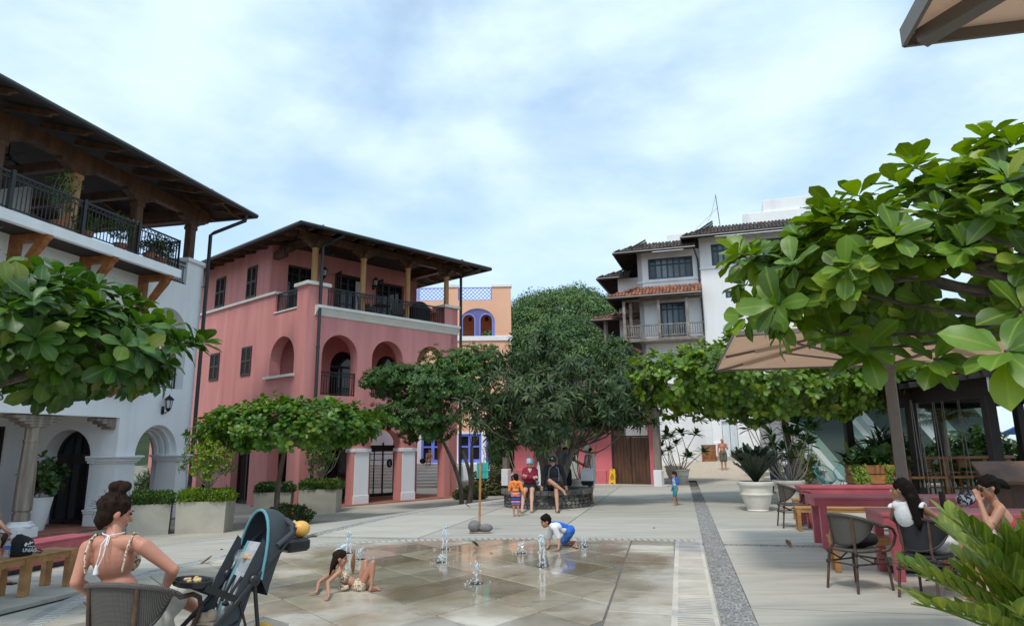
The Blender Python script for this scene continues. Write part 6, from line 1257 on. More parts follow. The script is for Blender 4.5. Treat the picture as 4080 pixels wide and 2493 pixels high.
def person(label, loc, J, s=1.0, hs=1.0, skin_='olive', female=False, vox=.012, face=(0, -1, 0), hup=(0, 0, 1), hair=None, hands=None, feet=True, chest=1.0, hip=1.0, cl=(), cat='person', group=None, eyes=True, belly=1.0, nm='person'):
    """J: joints in the frame of loc: head, neck, chest, pelvis, shL/shR, elL/elR, wrL/wrR, hpL/hpR, knL/knR, anL/anR, toL/toR"""
    t = T(nm, label, cat, tuple(loc), 0, group); J = {k: V3(v) for k, v in J.items()}; mb = MB()
    spine = (J['neck']-J['pelvis']).normalized(); shr = J['shR']-J['shL']; hpr = J['hpR']-J['hpL']
    Fc = frame(J['neck']-J['chest'], shr); Fp = frame(J['chest']-J['pelvis'], hpr); wst = J['chest'].lerp(J['pelvis'], .55)
    def torso(mb, e=0.0, up=True, lo=True, k=1.0):
        if up:
            mb.ell(J['chest'], (.150*s*chest*k+e, .100*s*chest*k+e, .16*s+e), Fc, 16, 12); capsule(mb, J['shL'].lerp(J['neck'], .28), J['shR'].lerp(J['neck'], .28), .055*s+e, .055*s+e)
            if female:
                f = Fc @ Vector((0, -1, 0)); f = f if f.dot(V3(face)) > 0 or True else -f
                for sg in (-1, 1): mb.ell(J['chest']+Fc @ Vector((sg*.068*s, .075*s*chest, -.02*s)), (.062*s+e, .06*s+e, .062*s+e), Fc, 10, 8)
        mb.ell(wst, (.125*s*hip*belly+e, .092*s*belly+e, .15*s), Fp, 16, 12)
        if lo: mb.ell(J['pelvis']+Fp @ Vector((0, -.01*s, .01*s)), (.158*s*hip+e, .110*s*hip+e, .12*s+e), Fp, 16, 12)
    torso(mb); capsule(mb, J['neck']-spine*.03*s, J['head']-V3(hup).normalized()*.05*s*hs, .052*s, .048*s)
    limbs = {}
    for sd in 'LR':
        sh, el, wr = J['sh'+sd], J['el'+sd], J['wr'+sd]; capsule(mb, sh, sh.lerp(el, .45), .054*s, .046*s); capsule(mb, sh.lerp(el, .4), el, .046*s, .038*s); capsule(mb, el, el.lerp(wr, .3), .039*s, .040*s); capsule(mb, el.lerp(wr, .3), wr, .040*s, .026*s)
        hd = (hands or {}).get(sd, None); dflt = (wr-el).normalized()
        if hd != 0: 
            d, pn, cu = hd if hd else (dflt, Vector((0, 0, 1)).cross(dflt) if abs(dflt.z) < .9 else Vector((0, 1, 0)), .3)
            hand(mb, wr, d, pn, s*1.0, cu)
        hp, kn, an, to = J['hp'+sd], J['kn'+sd], J['an'+sd], J['to'+sd]
        capsule(mb, hp, hp.lerp(kn, .5), .088*s*hip, .074*s); capsule(mb, hp.lerp(kn, .5), kn, .074*s, .055*s); kb = kn.lerp(an, .3); capsule(mb, kn, kb, .053*s, .056*s); capsule(mb, kb, kn.lerp(an, .62), .056*s, .043*s); capsule(mb, kn.lerp(an, .62), an, .043*s, .034*s)
        if feet: foot(mb, an, to, s)
    # head
    f = V3(face).normalized(); u = V3(hup).normalized(); rt = f.cross(u).normalized(); u = rt.cross(f).normalized(); Fh = Matrix((rt, f, u)).transposed(); h = J['head']; k = hs*s
    mb.ell(h+Fh @ Vector((0, -.012*k, .02*k)), (.076*k, .096*k, .096*k), Fh, 16, 12); mb.ell(h+Fh @ Vector((0, .028*k, -.045*k)), (.056*k, .062*k, .066*k), Fh, 14, 10)
    mb.ell(h+Fh @ Vector((0, .062*k, -.092*k)), (.022*k, .02*k, .018*k), Fh, 8, 6); capsule(mb, h+Fh @ Vector((0, .085*k, .0)), h+Fh @ Vector((0, .104*k, -.032*k)), .009*k, .014*k, 8)
    for sg in (-1, 1): mb.ell(h+Fh @ Vector((sg*.078*k, -.005*k, -.012*k)), (.010*k, .02*k, .03*k), Fh, 8, 6); mb.ell(h+Fh @ Vector((sg*.038*k, .055*k, -.028*k)), (.024*k, .024*k, .024*k), Fh, 8, 6)
    job(t, 'body', mb, vox, SK[skin_])
    if eyes:
        e = MB(); 
        for sg in (-1, 1): e.ell(h+Fh @ Vector((sg*.031*k, .083*k, .006*k)), (.013*k, .008*k, .008*k), Fh, 8, 6); e.ell(h+Fh @ Vector((sg*.032*k, .088*k, .026*k)), (.018*k, .006*k, .004*k), Fh, 8, 5)
        t.p('eyes', e, M['eye']); t.p('mouth', MB().ell(h+Fh @ Vector((0, .086*k, -.062*k)), (.024*k, .008*k, .007*k), Fh, 8, 5), M['lip'])
    if hair:
        hm, style = hair; hb = MB(); hb.ell(h+Fh @ Vector((0, -.022*k, .034*k)), (.086*k, .102*k, .092*k), Fh, 16, 12); hb.ell(h+Fh @ Vector((0, -.05*k, -.02*k)), (.078*k, .062*k, .075*k), Fh, 14, 10)
        for a, b, r0, r1 in style: capsule(hb, h+Fh @ (V3(a)*k), h+Fh @ (V3(b)*k), r0*k, r1*k)
        r = random.Random(len(label)); 
        for _ in range(26):
            d = Vector((r.gauss(0, 1), r.gauss(-.5, .7), r.gauss(.5, .8))).normalized(); hb.ell(h+Fh @ (Vector((d.x*.082, d.y*.098-.02, d.z*.088+.034))*k), (.016*k, .016*k, .016*k), Fh, 8, 6)
        job(t, 'hair', hb, min(vox, .01), hm, None, 2)
    # clothing
    for c in cl:
        kd, mt = c[0], c[1]; o = c[2] if len(c) > 2 else {}; e = o.get('e', .014)*s; cb = MB()
        if kd == 'top':
            torso(cb, e, True, o.get('low', False)); sl = o.get('sleeve', 0)
            capsule(cb, J['neck']-spine*.05*s, J['neck']+spine*o.get('collar', -.02)*s, .062*s+e, .058*s+e)
            for sd in 'LR':
                sh, el, wr = J['sh'+sd], J['el'+sd], J['wr'+sd]
                if sl > 0: capsule(cb, sh, sh.lerp(el, min(1, sl)), .056*s+e, (.044 if sl >= 1 else .055)*s+e)
                if sl > 1: capsule(cb, el, el.lerp(wr, sl-1), .043*s+e, .032*s+e)
            job(t, o.get('name', 'top'), cb, vox, mt, None, o.get('it', 3), o.get('label'))
        elif kd == 'band':      # strip of cloth round the chest or hips
            a = o['at']; Ff = Fc if a == 'chest' else Fp; c0 = J['chest'] if a == 'chest' else J['pelvis']
            cb.ell(c0+Ff @ (V3(o.get('off', (0, 0, 0)))*s), tuple(q*s+e for q in o['r']), Ff, 16, 12)
            for p, q, r0, r1 in o.get('extra', ()): capsule(cb, c0+Ff @ (V3(p)*s), c0+Ff @ (V3(q)*s), r0*s, r1*s)
            job(t, o.get('name', 'top'), cb, vox, mt, None, 3)
        elif kd == 'shorts':
            ln = o.get('len', .6); cb.ell(J['pelvis']+Fp @ Vector((0, .01*s, .02*s)), (.160*s*hip+e, .114*s*hip+e, .13*s), Fp, 16, 12); cb.ell(wst.lerp(J['pelvis'], .5), (.138*s*hip+e, .1*s+e, .10*s), Fp, 16, 12)
            for sd in 'LR': hp, kn = J['hp'+sd], J['kn'+sd]; capsule(cb, hp, hp.lerp(kn, ln), .09*s*hip+e, o.get('r1', .078)*s+e)
            job(t, o.get('name', 'shorts'), cb, vox, mt, None, 3)
        elif kd == 'geo': t.p(o.get('name', 'clothing'), c[3], mt, smooth=True)
    return t, J, Fh, h, k
def cap_hat(t, h, Fh, k, mt, logo=None):
    """baseball cap: crown, button and curved visor"""
    mb = MB(); prof = [(.101, .028), (.102, .045), (.098, .075), (.084, .105), (.058, .125), (.02, .134), (.001, .135)]; n = 20
    vs = [h+Fh @ (Vector((r*math.cos(6.2832*j/n)*.92, r*math.sin(6.2832*j/n)*1.06-.012, z))*k) for r, z in prof for j in range(n)]
    mb.add(vs, [(i*n+j, i*n+(j+1) % n, (i+1)*n+(j+1) % n, (i+1)*n+j) for i in range(len(prof)-1) for j in range(n)]); mb.ell(h+Fh @ (Vector((0, -.012, .137))*k), (.01*k, .01*k, .006*k), Fh, 8, 5)
    o = t.p('cap', mb, mt, smooth=True); vb = MB(); vs = []
    for dz in (0, -.007):
        for i in range(13):
            a = math.pi*(i/12); x = math.cos(a); y = math.sin(a); vs += [h+Fh @ (Vector((x*.093, y*.1-.012, .032-.012*x*x+dz))*k), h+Fh @ (Vector((x*.088, y*.175-.012, .016-.025*x*x+dz))*k)]
    vb.add(vs, [(2*i, 2*i+1, 2*i+3, 2*i+2) for i in range(12)]+[(26+2*i, 26+2*i+2, 26+2*i+3, 26+2*i+1) for i in range(12)]+[(2*i+1, 26+2*i+1, 26+2*i+3, 2*i+3) for i in range(12)]); t.p('visor', vb, mt, o, smooth=True)
    if logo: t.p('cap_badge', MB().ell(h+Fh @ (Vector((0, .082, .082))*k), (.026*k, .012*k, .02*k), Fh, 10, 6), logo, o)
def sunglasses(t, h, Fh, k, mt=None):
    mb = MB()
    for sg in (-1, 1): mb.ell(h+Fh @ (Vector((sg*.034, .093, .004))*k), (.028*k, .009*k, .021*k), Fh, 12, 8); mb.tube([h+Fh @ (Vector((sg*.06, .085, .008))*k), h+Fh @ (Vector((sg*.083, 0, .008))*k)], .004*k, 6)
    mb.tube([h+Fh @ (Vector((-.01, .1, .008))*k), h+Fh @ (Vector((.01, .1, .008))*k)], .004*k, 6); t.p('sunglasses', mb, mt or M['black'], smooth=True)
def px(J, loc): return {k: P(*v)-V3(loc) for k, v in J.items()}
def stand(H, face=0.0, arms=None, step=0.0, lean=0.0, wide=1.0, hh=7.4):
    """upright skeleton of height H facing heading `face` (radians from -Y towards +X); arms: overrides"""
    f = Vector((math.sin(face), -math.cos(face), 0)); r = Vector((-f.y, f.x, 0)); r = f.cross(Vector((0, 0, 1))); u = Vector((0, 0, 1))
    def q(a, b, c): return r*a*H*wide+f*b*H+u*c*H
    J = dict(head=q(0, .012+lean*.1, .93), neck=q(0, 0+lean*.06, .835), chest=q(0, lean*.03, .735), pelvis=q(0, 0, .535), hpL=q(-.05, 0, .51), hpR=q(.05, 0, .51), shL=q(-.105, lean*.05, .81), shR=q(.105, lean*.05, .81), elL=q(-.13, -.01, .63), elR=q(.13, -.01, .63), wrL=q(-.135, .03, .48), wrR=q(.135, .03, .48),
             knL=q(-.05, .012+step, .285), knR=q(.05, .012-step*.5, .285), anL=q(-.05, step*.9, .04), anR=q(.05, -step*1.3, .04), toL=q(-.055, .085+step*.9, .012), toR=q(.055, .085-step*1.3, .012))
    for k, v in (arms or {}).items(): J[k] = q(*v)
    return J, tuple(f)
# ================================================================== furniture and small things
def weave(nm, c1, c2, sc_=42):
    m = mat(nm, c1, .7, .15, 20, local=True); b, N, L = nd(m); tc = N('ShaderNodeTexCoord'); lk = [l for l in m.node_tree.links if l.to_socket == b.inputs['Base Color']][0]; src = lk.from_socket; ws = []
    for ax in ('X', 'Z'):
        wv = N('ShaderNodeTexWave'); wv.bands_direction = ax; wv.inputs['Scale'].default_value = sc_; wv.inputs['Distortion'].default_value = .6; L(tc.outputs['Object'], wv.inputs[0]); ws.append(wv)
    mu = N('ShaderNodeMath'); mu.operation = 'MULTIPLY'; L(ws[0].outputs['Fac'], mu.inputs[0]); L(ws[1].outputs['Fac'], mu.inputs[1])
    mx = N('ShaderNodeMix'); mx.data_type = 'RGBA'; L(mu.outputs[0], mx.inputs[0]); L(src, mx.inputs[6]); mx.inputs[7].default_value = (*c2, 1); L(mx.outputs[2], b.inputs['Base Color'])
    bp = N('ShaderNodeBump'); bp.inputs['Strength'].default_value = .5; bp.inputs['Distance'].default_value = .003; L(mu.outputs[0], bp.inputs['Height']); L(bp.outputs[0], b.inputs['Normal']); return m
M['weave'] = weave('grey_rattan_weave', (.035, .030, .026), (.22, .20, .17)); M['weave_dk'] = weave('black_rattan_weave', (.010, .010, .012), (.035, .035, .04)); M['cane'] = mat('brown_cane', (.095, .048, .026), .5, .3, 14, .2, 60, col2=(.045, .022, .014)); M['wrap'] = mat('dark_binding', (.02, .019, .02), .6, .2, 30)
def rattan_chair(label, loc, heading, wv='weave'):
    """heading: direction the sitter faces, radians from +Y towards +X"""
    t = T('rattan_armchair', label, 'chair', tuple(loc), -heading, 'rattan bistro armchairs'); W = M[wv]
    nA = 30; A = [R_(-105+210*i/nA) for i in range(nA+1)]
    def rim(a, z, k=1.0): return Vector((math.sin(a)*.30*k, -math.cos(a)*.27*k+.02, z))
    zt = lambda a: .845-.13*(abs(a)/R_(105))**2; zb = lambda a: .50+.30*(abs(a)/R_(100))**2.4
    bk = MB(); mrow = 8; vs = []
    rng = [a for a in A if abs(a) <= R_(96)]
    for s_ in (0, .012):
        for a in rng:
            for j in range(mrow+1): u = j/mrow; z = zb(a)+(max(zt(a)-.01, zb(a)+.001)-zb(a))*u; vs.append(rim(a, z, .86+.14*u-s_*2))
    n = len(rng); off = n*(mrow+1)
    bk.add(vs, [(i*(mrow+1)+j, (i+1)*(mrow+1)+j, (i+1)*(mrow+1)+j+1, i*(mrow+1)+j+1) for i in range(n-1) for j in range(mrow)]+[(off+i*(mrow+1)+j+1, off+(i+1)*(mrow+1)+j+1, off+(i+1)*(mrow+1)+j, off+i*(mrow+1)+j) for i in range(n-1) for j in range(mrow)])
    bo = t.p('backrest', bk, W, smooth=True); t.p('rim', MB().tube([rim(a, zt(a)) for a in A], .019, 8), W, bo, smooth=True); t.p('lower_rail', MB().tube([rim(a, zb(a), .865) for a in rng], .012, 8), M['wrap'], bo, smooth=True)
    for sx in (-1, 1):
        e = rim(sx*R_(105), zt(R_(105))); pts = [e, e+Vector((sx*.012, .12, -.005)), e+Vector((sx*.015, .2, -.04)), e+Vector((sx*.01, .235, -.11)), e+Vector((0, .2, -.2)), e+Vector((-sx*.02, .13, -.27)), Vector((sx*.235, .14, .43))]
        t.p('armrest', MB().tube(pts, .017, 8), M['cane'], smooth=True)
        t.p('front_leg', MB().tube([(sx*.225, .2, .43), (sx*.245, .225, .2), (sx*.255, .24, .0)], [.017, .016, .015], 8), M['cane'], smooth=True)
        ar = sx*R_(34); t.p('back_leg', MB().tube([rim(ar, zt(ar)-.01), rim(ar, .5, .9), Vector((sx*.19, -.22, .4)), Vector((sx*.215, -.275, 0))], [.016, .017, .017, .015], 8), M['cane'], smooth=True)
        t.p('side_stretcher', MB().tube([(sx*.235, .22, .30), (sx*.205, -.24, .30)], .011, 6).tube([(sx*.22, .2, .42), (sx*.235, 0, .31), (sx*.2, -.22, .41)], .01, 6), M['cane'], smooth=True)
        for q in ((sx*.235, .215, .30), (sx*.205, -.24, .30), (sx*.20, -.225, .42)): t.p('binding', MB().ell(q, (.023, .023, .028), None, 8, 6), M['wrap'])
    t.p('front_stretcher', MB().tube([(-.235, .22, .33), (.235, .22, .33)], .011, 6).tube([(-.205, -.24, .30), (.205, -.24, .30)], .011, 6), M['cane'], smooth=True)
    st = MB(); n = 24; prof = [(.0, .425), (.92, .425), (.98, .435), (1, .445), (.98, .458), (.9, .462), (0, .455)]
    st.add([((r*math.copysign(abs(math.cos(6.2832*j/n))**.7, math.cos(6.2832*j/n)))*.245, r*math.copysign(abs(math.sin(6.2832*j/n))**.7, math.sin(6.2832*j/n))*.235, z) for r, z in prof for j in range(n)], [(i*n+j, i*n+(j+1) % n, (i+1)*n+(j+1) % n, (i+1)*n+j) for i in range(len(prof)-1) for j in range(n)]); t.p('seat', st, W, smooth=True); return t
M['pinkpaint'] = mat('rose_pink_paint', (.45, .095, .115), .4, .12, 3, .1, 20, col2=(.37, .07, .09), f2=2)
M['teak'] = mat('golden_teak', (.42, .215, .075), .5, .25, 7, .15, 40, stretch=(.25, 1, 1), col2=(.31, .14, .045))
def slab_table(label, O, L_, Wd, H_=.80, mt='pinkpaint', ap=.14, legs=((.14, .08), (.14, .92)), ang=None, name='slab_table', cat='table', group='pink tables', legw=.11, pl=3):
    """O = near-left corner on the floor; runs L_ to the right and Wd back"""
    t = T(name, label, cat, (O[0], O[1], 0), math.atan2(E2.y, E2.x) if ang is None else ang, group)
    for k in range(pl): t.p('top_plank', MB().bbox(0, L_, Wd*k/pl+.002, Wd*(k+1)/pl-.002, H_-.04, H_, .005), M[mt])
    t.p('apron', MB().box(.015, L_-.015, .015, .04, H_-ap, H_-.035).box(.015, L_-.015, Wd-.04, Wd-.015, H_-ap, H_-.035).box(.014, .04, .04, Wd-.04, H_-ap-.001, H_-.036).box(L_-.04, L_-.014, .04, Wd-.04, H_-ap-.001, H_-.036), M[mt])
    for lx, ly in legs:
        for x in (lx, L_-lx): t.p('leg', MB().bbox(x-legw/2, x+legw/2, ly*Wd-legw/2, ly*Wd+legw/2, 0, H_-.036, .006), M[mt])
    return t
c1 = G(3513, 2045, .80); slab_table('rose pink slab table where the two women sit', (c1.x, c1.y), 2.3, .92)
c2 = G(3240, 1980, .80); slab_table('rose pink slab table beside the empty rattan chair', (c2.x, c2.y), 2.5, .88)
c3 = G(3188, 1938, .80); slab_table('rose pink slab table farthest from the plaza drain, beyond the other two', (c3.x, c3.y), 2.0, .85)
def teak_bench(label, O, L_, Wd=.34, H_=.45, ang=None): return slab_table(label, O, L_, Wd, H_, 'teak', .10, ((.06, .12), (.06, .88)), ang, 'teak_bench', 'bench', 'teak benches', .07, 3)
q = G(3165, 2018, .45); teak_bench('teak bench tucked in front of the second pink table', (q.x, q.y-.05), 2.2)
q = G(3390, 2300); teak_bench('teak bench on the far side of the women\'s table', (q.x-.05, q.y+.35), 1.9)
q = G(3150, 2080); teak_bench('teak bench end showing behind the far rattan chair', (q.x+.25, q.y+.4), 1.8)
rattan_chair('grey rattan armchair with a black bag on its seat', (4.03, 8.80, 0), R_(66)); rattan_chair('black rattan armchair with the long-haired woman sitting on it', (4.58, 8.28, 0), R_(58), 'weave_dk'); rattan_chair('small grey rattan armchair by the large cream pot', (5.68, 15.0, 0), R_(95)); 
NCH = (P(455, 2285, 4.74).x, 5.0, 0); rattan_chair('grey rattan armchair under the woman with the hair bun', NCH, R_(8))
bag = MB().ell((0, 0, .12), (.17, .13, .13)).ell((.05, .02, .22), (.11, .1, .1)).ell((-.08, .02, .2), (.1, .09, .08)).ell((.12, -.05, .1), (.1, .08, .08))
JB = T('shoulder_bag', 'black bag slumped on the empty rattan chair', 'bag', (4.08, 8.83, .452)); 
# things on the women's table
tm = Matrix.Rotation(0, 4, 'Z'); q = G(3761, 2026, .80); tb_ = T('tumbler', 'black travel tumbler on the pink table', 'tumbler', (q.x, q.y, .80)); tb_.p('cup', MB().lathe([(.032, 0), (.034, .01), (.04, .17), (.041, .2)], (0, 0, 0), 16), M['black'], smooth=True); tb_.p('lid', MB().lathe([(.043, .2), (.043, .215), (.036, .222)], (0, 0, 0), 16), M['iron'], smooth=True)
q = G(3692, 2015, .80); single('drinking_glass', MB().lathe([(.03, 0), (.036, .12), (.034, .12), (.028, .01)], (0, 0, 0), 14), M['clear'], 'clear drinking glass behind the long-haired woman', 'glass', (q.x, q.y, .80), smooth=True)
q = G(3850, 2012, .80); hb_ = T('patterned_bag', 'black and white patterned bag on the pink table', 'bag', (q.x, q.y, .80), .2)
hb_.p('body', MB().ell((0, 0, .075), (.15, .08, .08)).ell((.07, 0, .1), (.09, .07, .07)), mat('leaf_print', (.65, .65, .68), .7, .1, 10, col2=(.015, .015, .03), f2=16, thr=(.48, .52), local=True), smooth=True); hb_.p('strap', MB().tube([(-.1, 0, .13), (-.05, 0, .2), (.05, 0, .2), (.1, 0, .14)], .01, 6), M['black'])
# menu stand on the right
mst = T('menu_stand', 'brown slanted timber menu stand at the bar entrance', 'stand', (8.05, 11.9, 0), R_(-15)); mst.p('post', MB().bbox(-.25, .25, -.06, .06, 0, 1.0, .01), M['wood']); mst.p('slanted_top', MB().add([(-.4, -.3, .98), (.4, -.3, .98), (.4, .3, 1.28), (-.4, .3, 1.28), (-.4, -.3, 1.03), (.4, -.3, 1.03), (.4, .3, 1.33), (-.4, .3, 1.33)], [(3, 2, 1, 0), (4, 5, 6, 7), (0, 1, 5, 4), (1, 2, 6, 5), (2, 3, 7, 6), (3, 0, 4, 7)]), M['wood']); mst.p('foot', MB().bbox(-.35, .35, -.25, .25, 0, .05, .01), M['wood'])
# ---- market parasols
M['canvas'] = mat('taupe_canvas', (.66, .56, .45), .85, .05, 2, .1, 60, trans=.38); M['alu'] = mat('taupe_metal', (.17, .145, .125), .5, .1, 6)
def parasol(label, C_, L_, ze, rise, hub, pole_r, group='market parasols', double=True):
    t = T('market_parasol', label, 'parasol', (C_[0], C_[1], 0), math.atan2(E2.y, E2.x), group); h = L_/2; zt = ze+rise
    cv = []; N_ = 10
    def canopy(dz):
        v = [(0, 0, zt+dz)]; f = []
        ring = []
        for k in range(1, N_+1):
            r = k/N_
            for x, y in [(-1+2*i/8, -1) for i in range(8)]+[(1, -1+2*i/8) for i in range(8)]+[(1-2*i/8, 1) for i in range(8)]+[(-1, 1-2*i/8) for i in range(8)]:
                mx_ = max(abs(x), abs(y)); edge = 1-abs(abs(x)-abs(y))
                v.append((x*h*r, y*h*r, ze+rise*(1-r)+dz-.02*(1-edge)*r*0))
        for i in range(32): f.append((0, 1+i, 1+(i+1) % 32))
        for k in range(N_-1):
            for i in range(32): a = 1+k*32; f.append((a+i, a+32+i, a+32+(i+1) % 32, a+(i+1) % 32))
        return v, f
    v, f = canopy(0); v2, f2 = canopy(.012); t.p('canopy', MB().add(v2, f2).add(v, [q[::-1] for q in f]), M['canvas'])
    t.p('hem', MB().beam((-h, -h, ze-.005), (h, -h, ze-.005), .01, .05).beam((-h, h, ze-.005), (h, h, ze-.005), .01, .05).beam((-h, -h, ze-.005), (-h, h, ze-.005), .01, .05).beam((h, -h, ze-.005), (h, h, ze-.005), .01, .05), M['alu'])
    t.p('pole', MB().bbox(-pole_r, pole_r, -pole_r, pole_r, 0, hub+.03, .02).box(-pole_r*.25, pole_r*.25, -pole_r-.004, pole_r+.004, .1, hub).box(-pole_r*.55, pole_r*.55, -pole_r*.55, pole_r*.55, hub, zt-.05), M['alu']); t.p('hub', MB().bbox(-pole_r*1.35, pole_r*1.35, -pole_r*1.35, pole_r*1.35, hub-.09, hub+.05, .02).lathe([(.1, zt-.12), (.1, zt-.02)], (0, 0, 0), 8), M['alu'])
    t.p('base', MB().bbox(-.4, .4, -.4, .4, 0, .09, .02), M['iron'])
    for a, b in ((1, 1), (1, -1), (-1, 1), (-1, -1), (1, 0), (-1, 0), (0, 1), (0, -1)):
        e = Vector((a*h*.985, b*h*.985, ze-.03)); top = Vector((a*.08, b*.08, zt-.07)); t.p('rib', MB().beam(top, e, .045, .035), M['alu'])
        m_ = top.lerp(e, .52); t.p('strut', MB().beam(Vector((a*pole_r*1.2, b*pole_r*1.2, hub)), m_-Vector((0, 0, .02)), .035, .03), M['alu'])
        t.p('rib_sleeve', MB().beam(top.lerp(e, .55)-Vector((0, 0, .012)), top.lerp(e, .8)-Vector((0, 0, .012)), .075, .05), M['canvas'])
    return t
nl = G(2925, 1326, 2.97); cen = nl + E1*2.25 + E2*2.25; parasol('large taupe parasol over the pink tables', (cen.x, cen.y), 4.5, 2.97, .42, 2.76, .066)
cr_ = P(3602, 188, 1.62); cn = cr_ - E1*2.0 + E2*2.0; parasol('taupe parasol whose corner hangs overhead', (cn.x, cn.y), 4.0, cr_.z+.03, .4, cr_.z-.6, .055)
bp_ = T('blue_parasol', 'bright blue parasol in the far garden', 'parasol', (17.6, 24.0, 0)); bp_.p('canopy', MB().lathe([(1.25, 1.85), (.7, 2.12), (.03, 2.3)], (0, 0, 0), 8), mat('blue_canvas', (.01, .13, .36), .7)); bp_.p('pole', MB().tube([(0, 0, 0), (0, 0, 2.2)], .03, 8), M['alu'])
# ---- stone planter bench round the evergreen tree
SB = Vector((.92, 20.85, 0)); sb = T('stone_planter_bench', 'round basalt stone planter with a seating ledge', 'planter bench', tuple(SB)); Rb = 1.20
sb.p('core_wall', MB().lathe([(Rb-.05, -.1), (Rb-.05, .40)], (0, 0, 0), 48), M['mortar']); sb.p('soil', MB().lathe([(Rb-.25, .36), (Rb-.25, .44)], (0, 0, 0), 32), M['soil']); r = random.Random(17)
for row in range(4):
    z = .0+.095*row; a = r.uniform(0, .2); 
    while a < 6.28:
        w_ = r.uniform(.09, .2)/Rb; hgt = r.uniform(.085, .115); n = r.randint(5, 7); pts = []
        for k in range(n):
            an = 6.2832*k/n+r.uniform(-.25, .25); pts.append((math.cos(an)*w_*.5*r.uniform(.9, 1.12), math.sin(an)*hgt*.52*r.uniform(.9, 1.1)))
        mb = MB(); o = []; R1, R2 = Rb-.06, Rb+r.uniform(.005, .03)
        for Rr, kk in ((R1, 1.0), (R2-.02, 1.0), (R2, .72)):
            for u, v in pts: th = a+w_/2+u*kk*1.02; o.append((math.cos(th)*Rr, math.sin(th)*Rr, z+.05+v*kk))
        mb.add(o, [(i, (i+1) % n, n+(i+1) % n, n+i) for i in range(n)]+[(n+i, n+(i+1) % n, 2*n+(i+1) % n, 2*n+i) for i in range(n)]+[tuple(range(2*n, 3*n))])
        if math.sin(a) < .35: sb.p('wall_stone', mb, M['stone'])
        a += w_+.006
a = 0
while a < 6.28:
    w_ = r.uniform(.2, .42)/1.3; mb = MB(); o = []; n = 5
    for zz, ri, ro in ((.365, .92, 1.30+r.uniform(-.02, .02)), (.475+r.uniform(-.006, .008), .92, 1.31)):
        for k in range(n): th = a+.006+(w_-.012)*k/(n-1); o += [(math.cos(th)*ri, math.sin(th)*ri, zz), (math.cos(th)*ro, math.sin(th)*ro, zz)]
    mb.add(o, [(2*k, 2*k+1, 2*k+3, 2*k+2)[::-1] for k in range(n-1)]+[(2*n+2*k, 2*n+2*k+1, 2*n+2*k+3, 2*n+2*k+2) for k in range(n-1)]+[(2*k+1, 2*n+2*k+1, 2*n+2*k+3, 2*k+3) for k in range(n-1)]+[(2*k, 2*k+2, 2*n+2*k+2, 2*n+2*k) for k in range(n-1)]+[(0, 2*n, 2*n+1, 1), (2*n-2, 2*n-1, 4*n-1, 4*n-2)]); sb.p('cap_stone', mb, M['stone']); a += w_
sb.p('wall_light', MB().bbox(-.02, .16, -Rb-.05, -Rb+.05, .15, .3, .008), M['iron'])
cloth_b = MB().ell((0, 0, .03), (.16, .1, .035)).ell((.08, -.03, .045), (.08, .06, .03)).ell((-.1, .02, .035), (.07, .07, .03)); cbm = cloth('blue_print_cloth', (.02, .07, .2), (.01, .02, .06), 30)
for (x_, y_), lb in (((2163, 1938), 'crumpled blue cloth on the ledge between the seated couple'), ((2072, 1942), 'crumpled blue cloth on the ledge behind the orange-shirted child')): p_ = P(x_, y_, 19.85); single('crumpled_cloth', cloth_b, cbm, lb, 'cloth', (p_.x, p_.y, .473), smooth=True)
# ---- sign post with stones
sp_ = G(1911, 2122); ps = T('sign_post', 'timber post on a plank base with a small turquoise board', 'sign', (sp_.x, sp_.y, 0)); zt_ = P(1916, 1838, sp_.y).z
ps.p('base_plank', MB().bbox(-.2, .2, -.11, .11, 0, .035, .006), M['greywood']); ps.p('post', MB().add([(x*.022-.005, y*.022, .03) for x, y in ((-1, -1), (1, -1), (1, 1), (-1, 1))]+[(x*.022+.02, y*.022, zt_) for x, y in ((-1, -1), (1, -1), (1, 1), (-1, 1))], [(0, 1, 5, 4), (1, 2, 6, 5), (2, 3, 7, 6), (3, 0, 4, 7), (4, 5, 6, 7)]), M['teak'])
tq = mat('turquoise_board', (.03, .36, .33), .5, .06, 6); bo_ = ps.p('board', MB().bbox(-.06, .175, .024, .036, zt_-.33, zt_-.02, .004), tq); ps.p('board_batten', MB().bbox(-.05, -.03, .012, .026, zt_-.31, zt_-.04, .003).bbox(.10, .118, .012, .026, zt_-.31, zt_-.04, .003).bbox(-.05, .165, .01, .02, zt_-.19, zt_-.175, .003), tq, bo_)
for (dx, dy, rx, ry, rz, lb) in ((-.10, -.02, .13, .1, .115, 'large round grey boulder holding down the sign base'), (.13, -.05, .14, .09, .08, 'long grey boulder on the sign base')):
    sm = MB().ell((0, 0, rz*.9), (rx, ry, rz), None, 18, 12); sm.v = [tuple(Vector(v)*(1+.05*noise.noise(Vector(v)*9))) for v in sm.v]; single('boulder', sm, mat('river_stone', (.17, .165, .155), .8, .2, 14, .4, 60, local=True), lb, 'rock', (sp_.x+dx, sp_.y+dy, .03), smooth=True)
